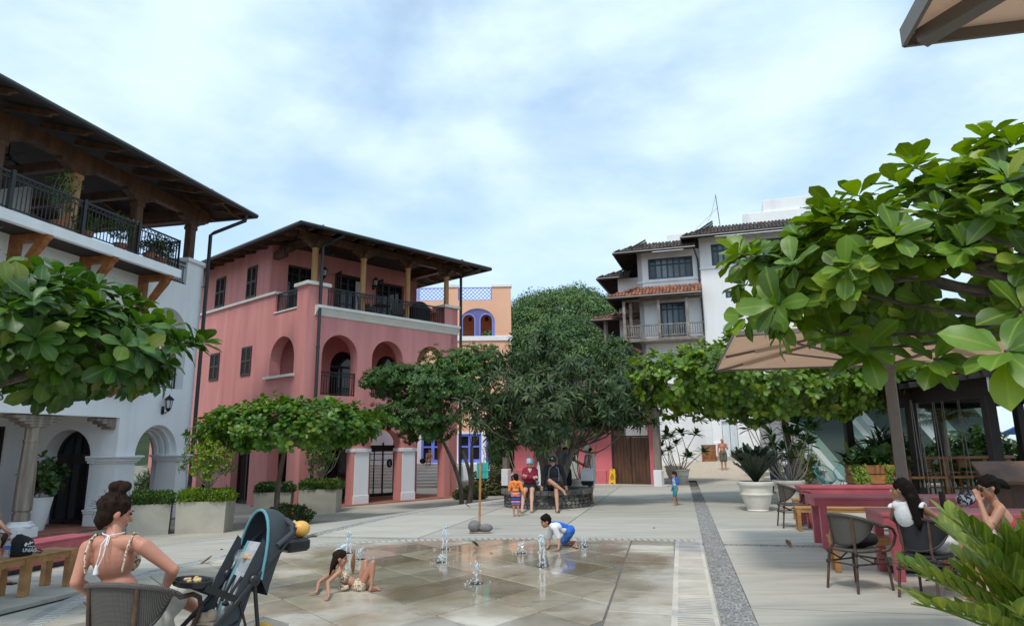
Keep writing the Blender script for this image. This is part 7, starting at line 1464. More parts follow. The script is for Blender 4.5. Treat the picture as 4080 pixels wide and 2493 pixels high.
# ---- wet floor sign
wf = G(2443, 1931); ws = T('wet_floor_sign', 'yellow folding wet floor sign by the plank doors', 'sign', (wf.x, wf.y, 0.0), R_(-25))
for sg in (-1, 1):
    Mx = Matrix.Translation((0, sg*.13, .03)) @ Matrix.Rotation(R_(sg*11), 4, 'X'); o = ws.p('panel', MB().panel([(-.15, 0), (-.06, 0), (-.05, .06), (.05, .06), (.06, 0), (.15, 0), (.115, .60), (.07, .64), (-.07, .64), (-.115, .60)], [rect(-.045, .045, .585, .615)], -.008, .008), M['plastic_y'], M=Mx)
    if sg == -1:
        f3 = MB().panel([(-.095, .27), (.095, .27), (0, .45)], [[(-.066, .286), (.066, .286), (0, .415)]], -.013, -.0085); f3.ell((-.005, -.012, .375), (.011, .004, .011), None, 8, 6); f3.beam((-.005, -.011, .36), (.02, -.011, .32), .016, .004, (0, 1, 0)).beam((.02, -.011, .32), (-.02, -.011, .30), .012, .004, (0, 1, 0)).beam((.0, -.011, .35), (-.035, -.011, .345), .008, .004, (0, 1, 0)).beam((.02, -.011, .32), (.035, -.011, .295), .01, .004, (0, 1, 0)); ws.p('slip_symbol', f3, M['black'], o); ws.p('print_line', MB().box(-.07, .07, -.012, -.0085, .225, .245).box(-.06, .06, -.012, -.0085, .19, .205), M['black'], o)
# ---- teak bench and pink box at the left edge, with bag and bottles
q0, q1 = G(90, 2375), G(268, 2333); d_ = (q1-q0); an0 = math.atan2(d_.y, d_.x); lb_ = T('teak_bench', 'teak bench with a black drawstring bag and bottles on it', 'bench', (q0.x, q0.y, 0), an0, 'teak benches'); Lb = d_.length
for k in range(4): lb_.p('seat_slat', MB().bbox(-1.1, Lb+.08, -.04+.105*k, .055+.105*k, .43, .455, .005), M['teak'])
lb_.p('rail', MB().box(-1.1, Lb+.06, -.03, .0, .36, .428).box(-1.1, Lb+.06, .34, .37, .36, .428), M['teak'])
for x in (.0, Lb, -1.0): lb_.p('leg', MB().bbox(x-.05, x+.05, -.045, .045, 0, .43, .006), M['teak']); lb_.p('leg', MB().bbox(x-.05, x+.05, .30, .39, 0, .43, .006), M['teak'])
q2 = G(60, 2290); pbx = T('pink_bench_box', 'rose pink painted low bench box behind the teak bench', 'bench', (q2.x, q2.y+.15, 0), an0); pbx.p('box', MB().bbox(-.3, 1.2, 0, .4, .06, .36, .01), M['pinkpaint']); pbx.p('plinth', MB().box(-.28, 1.18, .03, .37, 0, .06), M['iron']); pbx.p('lid', MB().bbox(-.32, 1.22, -.02, .42, .355, .39, .008), M['pinkpaint'])
tb2 = Matrix.Translation((q0.x, q0.y, 0)) @ Matrix.Rotation(an0, 4, 'Z')
bgp = tb2 @ Vector((.02, .12, .455)); bg_ = T('drawstring_bag', 'black drawstring bag with white lettering on the teak bench', 'bag', tuple(bgp), an0)
bmh = MB(); prof = []; nn = 14
for z, a_, b__, ox in ((0, .13, .07, 0), (.02, .15, .09, 0), (.08, .155, .10, 0), (.16, .14, .085, -.01), (.21, .10, .06, -.03), (.235, .05, .03, -.05), (.25, .035, .02, -.06)):
    for j in range(nn): an = 6.2832*j/nn; w_ = 1+.06*math.sin(5*an+z*30); bmh.v.append((ox+a_*math.cos(an)*w_, b__*math.sin(an)*w_, z))
bmh.f = [(i*nn+j, i*nn+(j+1) % nn, (i+1)*nn+(j+1) % nn, (i+1)*nn+j) for i in range(6) for j in range(nn)]+[tuple(range(nn-1, -1, -1)), tuple(range(6*nn, 7*nn))]
bg_.p('sack', bmh, cloth('black_nylon', (.01, .01, .012)), smooth=True); bg_.p('cord', MB().tube([(.1, -.08, .03), (.17, -.1, .01), (.24, -.06, .02), (.2, -.02, .05)], .01, 6), M['cane'])
for body, sz, xx, zz in (('UNIÃO', .062, -.095, .055), ('festival da', .026, -.03, .105)): bg_.p('print', text_mesh(body, sz, M['ink'], .001), None, M=Matrix.Translation((xx, -.108, zz)) @ Matrix.Rotation(R_(8), 4, 'Y') @ RX)
bg_.p('print', MB().beam((-.03, -.106, .135), (.05, -.1, .15), .012, .003, (0, 1, 0)).beam((.0, -.105, .165), (.01, -.104, .13), .012, .003, (0, 1, 0)).beam((-.07, -.108, .12), (-.045, -.107, .15), .03, .003, (0, 1, 0)), M['ink'])
for k, (x_, lb) in enumerate(((-.2, 'clear water bottle with a blue label beside the black bag'), (-.30, 'taller clear water bottle with a blue label'))):
    p_ = tb2 @ Vector((x_, .1+.08*k, .455)); bt = T('water_bottle', lb, 'bottle', tuple(p_), 0, 'water bottles'); bt.p('bottle', MB().lathe([(.028, 0), (.033, .01), (.033, .06), (.03, .08), (.033, .1), (.033, .15), (.014, .19), (.014, .205)], (0, 0, 0), 14), M['clear'], smooth=True); bt.p('label_band', MB().lathe([(.0338, .1), (.0338, .14)], (0, 0, 0), 14, cap=False), mat('blue_label', (.03, .1, .4), .5)); bt.p('cap', MB().lathe([(.016, .2), (.016, .222)], (0, 0, 0), 12), mat('blue_cap', (.02, .06, .3), .4))
# ---- stroller
hw = .19; st_ = T('stroller', 'black and turquoise folding stroller with the hood up', 'stroller', (-2.0, 5.5, 0), R_(49))
def sl(x_, y_, yl=-hw):
    # pixel -> point on the stroller's vertical plane at lateral offset yl
    o = st_.Mi @ Vector((0, 0, CH)); d = st_.Mi.to_3x3() @ ray(x_, y_); return o + d*((yl-o.y)/d.y)
M['nylon'] = cloth('charcoal_nylon', (.042, .050, .058)); M['tealtrim'] = cloth('turquoise_piping', (.10, .27, .31)); M['padgrey'] = cloth('pale_grey_quilt', (.42, .42, .43), (.33, .33, .35), 30); M['tube'] = mat('black_tube', (.012, .012, .014), .35, .1, 8)
for sg, nm_ in ((-1, 'near'), (1, 'far')):
    y_ = sg*hw
    def q3(a, b): return sl(a, b)
    pts = [q3(1176, 2098), q3(1168, 2125), q3(1120, 2190), q3(1015, 2310), q3(940, 2402), q3(860, 2493), q3(800, 2560)]
    if sg == 1: pts = [Vector((p_.x, y_, p_.z)) for p_ in PT]
    else: PT = pts
    fo = st_.p('frame_tube', MB().tube(pts, .017, 8), M['tube'], smooth=True)
    hb3 = pts[3]; ww = Vector((hb3.x+.10, y_, .09)); st_.p('rear_leg', MB().tube([hb3+Vector((0, 0, -.02)), ww], .015, 8).ell(hb3, (.045, .03, .045), None, 10, 8), M['tube'], smooth=True); st_.p('brace', MB().tube([pts[4]+Vector((.03, 0, 0)), ww+Vector((-.02, -sg*.03, .03))], .009, 6), M['tube'])
    for wx, wz in ((ww.x, .09), (pts[-1].x-.08, .09)):
        w_ = st_.p('wheel', MB().lathe([(.075, -.02), (.092, -.016), (.095, 0), (.092, .016), (.075, .02)], (0, 0, 0), 20), M['black'], M=Matrix.Translation((wx, y_+sg*.02, wz)) @ Matrix.Rotation(R_(90), 4, 'X')); st_.p('hubcap', MB().lathe([(.05, -.022), (.05, .022)], (0, 0, 0), 14), M['padgrey'], w_)
    st_.p('front_leg', MB().tube([pts[-1], Vector((pts[-1].x-.06, y_, .12))], .015, 8), M['tube'])
h0 = PT[0]; st_.p('handlebar', MB().tube([Vector((h0.x-.14, -hw, h0.z-.12))+Vector((.0, 0, .0)), Vector((h0.x-.02, -hw, h0.z-.04)), Vector((h0.x, -hw+.03, h0.z+.01)), Vector((h0.x-.02, -hw+.09, h0.z+.045)), Vector((h0.x-.03, 0, h0.z+.05)), Vector((h0.x-.02, hw-.09, h0.z+.045)), Vector((h0.x, hw-.03, h0.z+.01)), Vector((h0.x-.14, hw, h0.z-.12))], .021, 10), M['nylon'], smooth=True)
# seat sling with quilted pad
a_, b_s, c_ = sl(985, 2235, 0), sl(890, 2440, 0), sl(800, 2520, 0)
def strip(y0, y1, dz, pts, th=.02):
    mb = MB(); n = len(pts); v = []
    for k, p_ in enumerate(pts):
        for y_ in (y0, y1): v.append((p_[0], y_, p_[1]+dz)); 
    for k, p_ in enumerate(pts):
        for y_ in (y0, y1): v.append((p_[0]+.01, y_, p_[1]+dz-th))
    mb.add(v, [(2*k, 2*k+1, 2*k+3, 2*k+2) for k in range(n-1)]+[(2*n+2*k, 2*n+2*k+2, 2*n+2*k+3, 2*n+2*k+1) for k in range(n-1)]+[(2*k, 2*k+2, 2*n+2*k+2, 2*n+2*k) for k in range(n-1)]+[(2*k+1, 2*n+2*k+1, 2*n+2*k+3, 2*k+3) for k in range(n-1)]+[(0, 2*n, 2*n+1, 1), (2*n-2, 2*n-1, 4*n-1, 4*n-2)]); return mb
sp3 = [(a_.x+.06, a_.z+.12), (a_.x, a_.z), (a_.x*.6+b_s.x*.4, a_.z*.6+b_s.z*.4), (b_s.x+.02, b_s.z-.02), (b_s.x-.05, b_s.z-.05), (c_.x, c_.z+.02)]
st_.p('seat_sling', strip(-hw+.015, hw-.015, -.025, sp3, .03), M['nylon']); st_.p('seat_pad', strip(-.085, .085, .012, sp3, .03), M['padgrey'], smooth=True); st_.p('pad_edge', strip(-.125, -.086, .012, sp3, .028), M['tealtrim']); st_.p('pad_edge', strip(.086, .125, .012, sp3, .028), M['tealtrim'])
for sg in (-1, 1):   # side panels of the seat
    mb = MB(); y_ = sg*(hw-.012); v = [(p_[0], y_, p_[1]) for p_ in sp3[:5]]; w_ = [(p_[0]-.05-.012*k, y_*1.02, p_[1]+.02+.035*(1-k/4)) for k, p_ in enumerate(sp3[:5])]; mb.add(v+w_, [(k, k+1, 6+k, 5+k) for k in range(4)]); st_.p('side_panel', mb, M['nylon'])
st_.p('harness', MB().tube([(sp3[2][0]-.0, -.05, sp3[2][1]+.04), (sp3[3][0]-.03, -.03, sp3[3][1]+.09)], .012, 6).tube([(sp3[2][0], .05, sp3[2][1]+.04), (sp3[3][0]-.03, .02, sp3[3][1]+.1)], .012, 6).ell((sp3[3][0]-.01, 0, sp3[3][1]+.08), (.025, .03, .015)), M['black'])
# hood: ribs sweep from the back of the seat to the open front edge
hc = sl(1048, 2305); nr = 7; ns_ = 14; hood = MB(); v = []
front = []
for i in range(nr):
    u = i/(nr-1); th = R_(50+u*30)      # angle of the rib in the side plane
    for j in range(ns_+1):
        f_ = math.pi*j/ns_; y_ = -math.cos(f_)*(hw+.01); hgt = math.sin(f_)**.7*(.47+.03*math.sin(u*3.1))+.02*0
        p_ = Vector((hc.x+math.cos(th)*hgt*1.0-.02, y_, hc.z+math.sin(th)*hgt)); v.append(p_)
        if i == nr-1: front.append(p_)
hood.add(v, [(i*(ns_+1)+j, i*(ns_+1)+j+1, (i+1)*(ns_+1)+j+1, (i+1)*(ns_+1)+j) for i in range(nr-1) for j in range(ns_)])
ho = st_.p('hood', hood, M['nylon'], smooth=True); st_.p('hood_piping', MB().tube(front, .011, 8), M['tealtrim'], ho, smooth=True); st_.p('hood_back', MB().add([v[j] for j in range(ns_+1)]+[Vector((hc.x+.05, -math.cos(math.pi*j/ns_)*hw*.95, hc.z-.12)) for j in range(ns_+1)], [(j, j+1, ns_+2+j, ns_+1+j) for j in range(ns_)]), M['nylon'], ho, smooth=True)
# snack tray and parent tray
t0 = sl(735, 2352, -.1); t1 = sl(940, 2395); tr_ = st_.p('snack_tray', MB().lathe([(.13, -.012), (.15, -.005), (.155, .03), (.14, .03), (.13, .0), (.0, -.002)], (t0.x+.10, 0, t0.z+.02), 20, .75, 1.25), M['tube'], smooth=True)
for sg in (-1, 1): st_.p('tray_arm', MB().beam((t0.x+.1, sg*.18, t0.z+.015), (t1.x, sg*(hw-.01), t1.z+.015), .03, .045), M['tube'], tr_)
cbs = MB(); r = random.Random(2)
for k in range(12): cbs.ell((t0.x+.06+r.uniform(0, .09), r.uniform(-.1, .06), t0.z+.04+r.uniform(0, .012)), (.018, .014, .012), None, 7, 5)
fd = T('snack_crumbs', 'broken bread pieces on the stroller tray', 'food', (-2.0, 5.5, 0), R_(49)); fd.p('bread_pieces', cbs, mat('bread', (.62, .42, .2), .9, .3, 40), kind='stuff')
pt_ = sl(1152, 2142, 0); po_ = st_.p('parent_tray', MB().bbox(pt_.x-.10, pt_.x+.10, -.16, .16, pt_.z-.09, pt_.z+.005, .02), M['tube'])
st_.p('basket', MB().box(b_s.x+.05, b_s.x+.42, -.18, .18, .22, .225).add([(b_s.x+.05, s*.18, z) for s in (-1, 1) for z in (.22, .36)]+[(b_s.x+.42, s*.18, z) for s in (-1, 1) for z in (.22, .42)], [(0, 1, 5, 4), (2, 6, 7, 3), (4, 5, 7, 6)]), mat('grey_mesh', (.3, .3, .3), .8, .1, 30, alpha=.55))
stM = st_.M
# doll lying on the parent tray
dl = T('doll', 'baby doll with a yellow head lying on the stroller tray', 'doll', tuple(stM @ Vector((pt_.x+.03, -.02, pt_.z+.005))), R_(5)); M['dollskin'] = mat('doll_vinyl', (.66, .40, .30), .45, .05, 8); M['dollhead'] = mat('doll_head', (.72, .38, .08), .4, .05, 8)
dl.p('head', MB().ell((.05, -.02, .062), (.075, .062, .062), None, 18, 14).ell((-.005, -.01, .105), (.02, .02, .018)), M['dollhead'], smooth=True); dl.p('face', MB().ell((-.002, -.005, .075), (.045, .045, .045), None, 14, 10).ell((.0, -.01, .12), (.01, .01, .008)), M['dollskin'], smooth=True)
dl.p('dress', MB().lathe([(.03, 0), (.055, .03), (.06, .09), (.05, .13)], (0, 0, 0), 12), M['curtain'], smooth=True, M=Matrix.Translation((-.03, 0, .06)) @ Matrix.Rotation(R_(-90), 4, 'Y')); dl.p('arm', MB().tube([(-.05, -.05, .09), (-.07, -.08, .08), (-.09, -.1, .05)], [.022, .02, .015], 8).ell((-.095, -.105, .045), (.016, .014, .014)), M['dollskin'], smooth=True); dl.p('leg', MB().tube([(-.10, .06, .05), (-.12, .12, .055), (-.13, .16, .03)], [.026, .024, .018], 8), M['dollskin'], smooth=True)
# clamshell food box resting on the seat top
fb0 = sl(1005, 2238, -.02); cb0 = T('food_container', 'clear clamshell food box with pastries on the stroller', 'container', tuple(stM @ Vector((fb0.x, fb0.y, fb0.z))), R_(20)); cb0.p('base', MB().add([(-.11, -.085, 0), (.11, -.085, 0), (.11, .085, 0), (-.11, .085, 0), (-.13, -.10, .04), (.13, -.10, .04), (.13, .10, .04), (-.13, .10, .04)], [(3, 2, 1, 0), (0, 1, 5, 4), (1, 2, 6, 5), (2, 3, 7, 6), (3, 0, 4, 7)]), M['clear']); cb0.p('lid', MB().add([(-.13, -.10, .042), (.13, -.10, .042), (.13, .10, .042), (-.13, .10, .042), (-.105, -.08, .085), (.105, -.08, .085), (.105, .08, .085), (-.105, .08, .085)], [(4, 5, 6, 7), (0, 1, 5, 4), (1, 2, 6, 5), (2, 3, 7, 6), (3, 0, 4, 7)]), M['clear'])
pm = MB()
for k in range(9): pm.ell((r.uniform(-.08, .08), r.uniform(-.06, .05), .022+r.uniform(0, .02)), (.03, .025, .018), None, 8, 6)
cb0.p('pastries', pm, mat('fried_pastry', (.55, .22, .05), .7, .4, 40, col2=(.7, .45, .2)))
# shoe on the footrest, ball under the stroller
sh0 = sl(820, 2478, 0); so_ = T('child_shoe', 'beige perforated shoe on the stroller footrest', 'shoe', tuple(stM @ Vector((sh0.x, sh0.y, sh0.z))), R_(160)); so_.p('upper', MB().ell((0, 0, .03), (.09, .045, .035), None, 14, 8).ell((-.05, 0, .05), (.045, .04, .04), None, 12, 8), mat('beige_rubber', (.50, .37, .27), .6), smooth=True); so_.p('sole', MB().bbox(-.095, .095, -.042, .042, -.012, .012, .008), mat('sole', (.45, .35, .28), .7))
single('toy_ball', MB().ell((0, 0, .1), (.1, .1, .1), None, 20, 14), M['plastic_y'], 'yellow toy ball in the stroller basket', 'ball', tuple(stM @ Vector((b_s.x+.3, -.02, .226))), smooth=True)
# ---- water jets
M['water'] = bpy.data.materials.new('water'); M['water'].use_nodes = True; b_ = M['water'].node_tree.nodes['Principled BSDF']; b_.inputs['Base Color'].default_value = (.86, .93, .97, 1); b_.inputs['Roughness'].default_value = .08; b_.inputs['Transmission Weight'].default_value = .55; b_.inputs['IOR'].default_value = 1.33
def jet(label, px_, yb, yt, seed, twin=True, n=26):
    g = G(px_, yb); g.z = .018; top = P(px_, yt, g.y).z-.018; r = random.Random(seed); t = T('water_jet', label, 'fountain jet', tuple(g), 0, 'fountain jets'); mb = MB()
    t.p('nozzle', MB().lathe([(.075, 0), (.075, .004), (.03, .005), (.03, .002)], (0, 0, 0), 20), M['iron'])
    for k in range(2 if twin else 1):
        dx = .035*(1 if k else -1) if twin else .0; pts = []; m_ = 12
        for i in range(m_+1): u = i/m_; pts.append((dx*(1-.5*u)+r.gauss(0, .006), r.gauss(0, .006), top*u))
        mb.tube(pts, [.010+.006*r.random()+.010*(i/m_)**2 for i in range(m_+1)], 6)
    for k in range(n): u = r.random(); mb.ell((r.gauss(0, .03), r.gauss(0, .03), top*(1-u*u*.9)+r.uniform(-.01, .03)), (r.uniform(.005, .013),)*2+(r.uniform(.006, .02),), None, 6, 5)
    for k in range(14): a = r.uniform(0, 6.28); d = r.uniform(.05, .2); mb.ell((d*math.cos(a), d*math.sin(a), .004+r.random()*.02), (r.uniform(.004, .01),)*3, None, 6, 4)
    t.p('spray', mb, M['water'], kind='stuff', smooth=True)
for i, (a, b, c, tw, lb) in enumerate(((1387, 2207, 2120, True, 'tall twin water jet behind the girl'), (1436, 2232, 2188, False, 'short water jet just behind the girl\'s knees'), (1772, 2192, 2097, True, 'tallest bubbling water jet at the middle of the pad'), (1757, 2245, 2215, False, 'low broken water jet in front of the tallest one'), (2076, 2208, 2166, True, 'low wide water jet left of the crawling boy'), (2161, 2262, 2133, True, 'tall water jet in front of the crawling boy\'s head'), (2327, 2182, 2142, True, 'splashing jet behind the crawling boy\'s feet'), (1900, 2330, 2245, False, 'lone water jet nearest the front of the pad'))): jet(lb, a, b, c, i+5, tw)
# ---- fallen leaves
FL = [leaf_geo(.17, .09, .6, .6, -.5, 5), leaf_geo(.14, .07, .6, -.4, .6, 5)]; M['dryleaf'] = mat('dry_leaf', (.17, .085, .03), .7, .3, 20); fmz = [geo_mesh(g, 'leaf_blade', M['dryleaf']) for g in FL]
for i, (x_, y_, lb) in enumerate(((3145, 2182, 'curled dry leaf on the concrete near the rattan chairs'), (1640, 2186, 'dry leaf floating on the wet pad'), (1895, 2186, 'dry leaf on the wet pad beside the sign base'), (1965, 2210, 'dry leaf on the pad left of the low wide jet'), (820, 2247, 'curled dry leaf by the slot drain behind the stroller'), (885, 2187, 'small dry leaf on the concrete by the planters'), (1865, 2023, 'dry leaf on the concrete by the low hedge'), (2605, 2104, 'dry leaf on the concrete right of the boy'), (1320, 2030, 'dry leaf on the concrete by the planters and pier'), (3700, 2310, 'dark dry leaf under the women\'s table'))):
    g = GT(x_, y_); on = .022 if i in (1, 2, 3) else .006; t = T('dry_leaf', lb, 'leaf', (g.x, g.y, g.z+on), i*1.3, 'fallen leaves'); t.p('blade', fmz[i % 2], None, M=Matrix.Translation((0, -.08, .012)))
# ---- balcony furniture on the pink building
gp_ = pk.M @ Vector((6.6, .75, z_(7.42))); gr_ = T('covered_grill', 'barbecue under a black cover on the pink balcony', 'grill', tuple(gp_), math.pi/2-aP); cvm = MB().bbox(-.55, .55, -.28, .28, 0, .95, .12); cvm.ell((0, 0, .85), (.5, .28, .33)); gr_.p('cover', cvm, cloth('black_cover', (.008, .008, .009)), smooth=True)
def wicker(label, u, v, h):
    p_ = pk.M @ Vector((u, v, z_(7.42))); t = T('wicker_chair', label, 'chair', tuple(p_), math.pi/2-aP+h, 'wicker chairs on the pink balcony'); t.p('seat', MB().bbox(-.28, .28, -.28, .28, .3, .42, .03), M['weave']); t.p('backrest', MB().add([(-.3, .28, .35), (.3, .28, .35), (.26, .40, .95), (-.26, .40, .95), (-.3, .24, .35), (.3, .24, .35), (.26, .36, .95), (-.26, .36, .95)], [(0, 1, 2, 3), (7, 6, 5, 4), (3, 2, 6, 7), (0, 4, 5, 1), (0, 3, 7, 4), (1, 5, 6, 2)]), M['weave'])
    for sx in (-1, 1): t.p('arm', MB().bbox(sx*.29-.04, sx*.29+.04, -.25, .26, .42, .6, .02), M['weave']); t.p('leg', MB().box(sx*.24-.02, sx*.24+.02, -.24, -.2, 0, .3).box(sx*.24-.02, sx*.24+.02, .2, .24, 0, .3), M['cane'])
wicker('grey wicker armchair by the middle balcony column', 3.6, .9, .5); wicker('wicker armchair next to the covered grill', 5.3, .8, -.6)
p_ = pk.M @ Vector((4.5, 1.0, z_(7.42))); bt_ = T('balcony_table', 'small dark round table between the wicker chairs', 'table', tuple(p_)); bt_.p('top', MB().lathe([(.42, .68), (.43, .7), (.42, .72)], (0, 0, 0), 20), M['frame']); bt_.p('leg', MB().lathe([(.25, 0), (.05, .05), (.04, .68)], (0, 0, 0), 12), M['frame'])
# ---- string chairs beyond the tables
def acapulco(label, X, Y, h):
    t = T('string_chair', label, 'chair', (X, Y, 0), h, 'turquoise string chairs'); tm_ = mat('turquoise_cord', (.01, .28, .30), .5) if 'cordm' not in M else M['cordm']; M['cordm'] = tm_; rimv = []; n = 40
    for k in range(n): a = 6.2832*k/n; rimv.append(Vector((.40*math.cos(a), -.28-.0+.40*math.sin(a)*.72+.30, .58+.30*math.sin(a))))
    bot = [Vector((.13*math.cos(6.2832*k/n), .02+.13*math.sin(6.2832*k/n), .22)) for k in range(n)]
    t.p('rim', MB().tube(rimv+[rimv[0]], .014, 8), M['cordm']); cd = MB()
    for k in range(n): 
        m_ = rimv[k].lerp(bot[k], .5); m_.z -= .05; cd.tube([rimv[k], m_, bot[k]], .006, 5)
    t.p('cords', cd, M['cordm']); t.p('base_ring', MB().tube(bot+[bot[0]], .012, 6), M['cordm'])
    for a in (.7, 2.4, 3.9, 5.5): t.p('leg', MB().tube([bot[int(a/6.2832*n)], (.28*math.cos(a), .28*math.sin(a)+.02, 0)], .01, 6), M['iron'])
p_ = P(3293, 1930, 26.2); acapulco('turquoise string chair in front of the timber planter', p_.x, 26.2, .3); p_ = P(3368, 1915, 27.5); acapulco('second turquoise string chair half behind the timber planter', p_.x, 27.5, -.8)
bb_ = G(3355, 1930); b8 = Vector((11.6, 28.3, 0)); pot('white urn pot against the mural wall', b8, .5, .62); b9 = Vector((10.2, 28.6, 0)); pot('white urn pot behind the turquoise chair', b9, .45, .6)
# ================================================================== the people themselves
red_swim = cloth('burgundy_lycra', (.22, .008, .035)); blk = cloth('black_lycra', (.010, .010, .012)); navy = cloth('navy_rashguard', (.010, .014, .024)); whitec = cloth('white_cotton', (.70, .70, .70), bump=.5); cream_c = cloth('cream_cotton', (.62, .57, .50), bump=.5)
leopard = mat('leopard_print', (.62, .50, .36), .8, .08, 20, col2=(.10, .055, .03), f2=55, thr=(.52, .56), local=True)
def striped(nm, cols, sc_, axis=2):
    m = mat(nm, cols[0], .8, .05, 10, local=True); b, N, L = nd(m); tc = N('ShaderNodeTexCoord'); sp = N('ShaderNodeSeparateXYZ'); L(tc.outputs['Object'], sp.inputs[0]); mu = N('ShaderNodeMath'); mu.operation = 'MULTIPLY'; mu.inputs[1].default_value = sc_; L(sp.outputs[axis], mu.inputs[0]); fr = N('ShaderNodeMath'); fr.operation = 'FRACT'; L(mu.outputs[0], fr.inputs[0]); cr = N('ShaderNodeValToRGB'); cr.color_ramp.interpolation = 'CONSTANT'; el = cr.color_ramp.elements
    for k, c in enumerate(cols):
        e = el[k] if k < 2 else el.new(k/len(cols)); e.position = k/len(cols); e.color = (*c, 1)
    L(fr.outputs[0], cr.inputs[0]); L(cr.outputs[0], b.inputs['Base Color']); return m
def rel(loc, d): return {k: (v if isinstance(v, Vector) else (P(*v) if True else v))-Vector(loc) for k, v in d.items()}
def GZ(x, y, z): return G(x, y, z)
# --- woman with the bun on the near rattan chair
L0 = Vector(NCH); cx_ = L0.x-.07
J = dict(head=P(462, 2040, 5.02), neck=P(452, 2128, 4.96), chest=P(452, 2222, 4.98), pelvis=Vector((cx_, 5.04, .57)), shL=P(352, 2182, 4.96), shR=P(570, 2174, 4.94), elL=P(303, 2318, 4.9), wrL=Vector((cx_-.2, 5.28, .62)), elR=P(690, 2268, 5.0), wrR=P(655, 2345, 5.3), hpL=Vector((cx_-.11, 5.08, .54)), hpR=Vector((cx_+.11, 5.08, .54)), knL=Vector((cx_-.06, 5.52, .58)), knR=P(700, 2368, 5.5), anL=Vector((cx_+.05, 5.70, .09)), toL=Vector((cx_+.07, 5.86, .03)), anR=P(800, 2436, 5.7), toR=P(855, 2440, 5.76))
J = {k: v-L0 for k, v in J.items()}
hs_ = [((0, -.02, .12), (0, -.03, .155), .042, .045), ((0, -.06, .15), (.02, 0, .165), .038, .036), ((-.03, -.04, .16), (.03, -.02, .14), .03, .032), ((0, -.08, -.06), (0, -.06, -.1), .035, .02)]
t, J_, Fh, h, k = person('woman with a dark hair bun and strappy top seated with her back turned', L0, J, 1.0, 1.06, 'red', True, .0085, (.72, .66, -.22), (0, -.06, 1), (M['hairbr'], hs_), chest=.92, hip=1.05, eyes=True)
r = random.Random(3); wisp = MB()
for _ in range(46):
    a = Vector((r.gauss(0, 1), r.gauss(-.4, 1), r.gauss(.3, .9))).normalized(); p0 = h+Fh @ (Vector((a.x*.088, a.y*.1-.02, a.z*.1+.03))*k); d_ = Fh @ a; wisp.tube([p0, p0+d_*.02*r.uniform(.6, 1.6)+Vector((0, 0, .004)), p0+d_*.035*r.uniform(.8, 1.6)+Vector((r.gauss(0, .015), r.gauss(0, .015), r.gauss(-.01, .018)))], .0012, 4)
t.p('hair_wisps', wisp, M['hairbr'])
bx_ = lambda *a: Vector(a)
sh_l, sh_r, nk, ch = J_['shL'], J_['shR'], J_['neck'], J_['chest']
back = Vector((0, -1, 0)); tie = MB(); n0 = nk+Vector((.0, -.058, .0))
tie.tube([nk+Vector((-.075, 0, .012)), nk+Vector((-.04, -.05, .008)), n0, nk+Vector((.04, -.05, .006)), nk+Vector((.075, 0, .012))], .004, 6)
for dx in (-.008, .008): tie.tube([n0, n0+Vector((dx*2, -.045, -.05)), n0+Vector((dx*1.6, -.062, -.12)), n0+Vector((-.022+dx, -.06, -.185))], .0035, 6)
tie.tube([n0, n0+Vector((.02, -.02, -.01)), n0+Vector((.022, -.04, -.055)), n0+Vector((.004, -.045, -.065)), n0], .003, 6); tie.lathe([(.006, .0), (.012, -.02), (.017, -.055), (.012, -.06)], tuple(n0+Vector((-.024, -.062, -.175))), 8)
t.p('halter_tie', tie, whitec)
stp_ = MB()
for sg, s0 in ((-1, sh_l), (1, sh_r)): a0 = s0.lerp(nk, .30)+Vector((0, -.01, .062)); stp_.tube([a0+Vector((0, .05, -.01)), a0, a0+Vector((sg*.004, -.05, -.035)), a0+Vector((sg*.006, -.088, -.1)), a0+Vector((sg*.002, -.095, -.17)), a0+Vector((-sg*.01, -.09, -.23))], .0075, 6)
t.p('shoulder_straps', stp_, leopard)
person_sk = MB()
for sd in 'LR': capsule(person_sk, J_['hp'+sd], J_['hp'+sd].lerp(J_['kn'+sd], .85), .125, .115)
capsule(person_sk, J_['hpL'], J_['hpR'], .135, .135); capsule(person_sk, J_['pelvis'], J_['pelvis']+Vector((0, 0, .12)), .155, .13); capsule(person_sk, J_['hpR']+Vector((.06, .1, 0)), J_['knR']+Vector((.02, -.1, -.22)), .09, .05); job(t, 'skirt', person_sk, .012, cream_c, None, 3)
tp_ = MB(); tp_.ell(ch+Vector((0, .01, -.24)), (.152, .115, .09)); tp_.ell(ch+Vector((0, .075, -.03)), (.15, .085, .09)); job(t, 'camisole', tp_, .0085, leopard, None, 3)
# --- girl leaning back on her hands on the wet pad
L0 = G(1420, 2355); L0.z = 0.018
def g_(x, y, Y): return P(x, y, Y)
J = dict(head=g_(1358, 2222, 8.95), neck=g_(1350, 2262, 8.95), chest=g_(1366, 2296, 8.97), pelvis=g_(1428, 2333, 9.0), shR=g_(1352, 2278, 8.83), shL=g_(1330, 2277, 9.08), elR=g_(1306, 2318, 8.72), wrR=GZ(1309, 2376, .05), elL=g_(1271, 2317, 9.05), wrL=GZ(1262, 2357, .05), hpR=g_(1437, 2338, 8.92), hpL=g_(1432, 2330, 9.08), knR=g_(1486, 2240, 8.88), knL=g_(1456, 2237, 9.1), anR=GZ(1480, 2338, .07), anL=GZ(1462, 2328, .07), toR=GZ(1518, 2346, .035), toL=GZ(1490, 2335, .035))
J = {k_: v-L0 for k_, v in J.items()}
hs_ = [((0, -.07, 0), (0, -.1, -.12), .055, .04), ((.04, -.06, -.02), (.05, -.09, -.13), .035, .02), ((-.04, -.06, -.02), (-.05, -.08, -.16), .035, .018), ((0, -.10, -.1), (.01, -.12, -.24), .035, .015)]
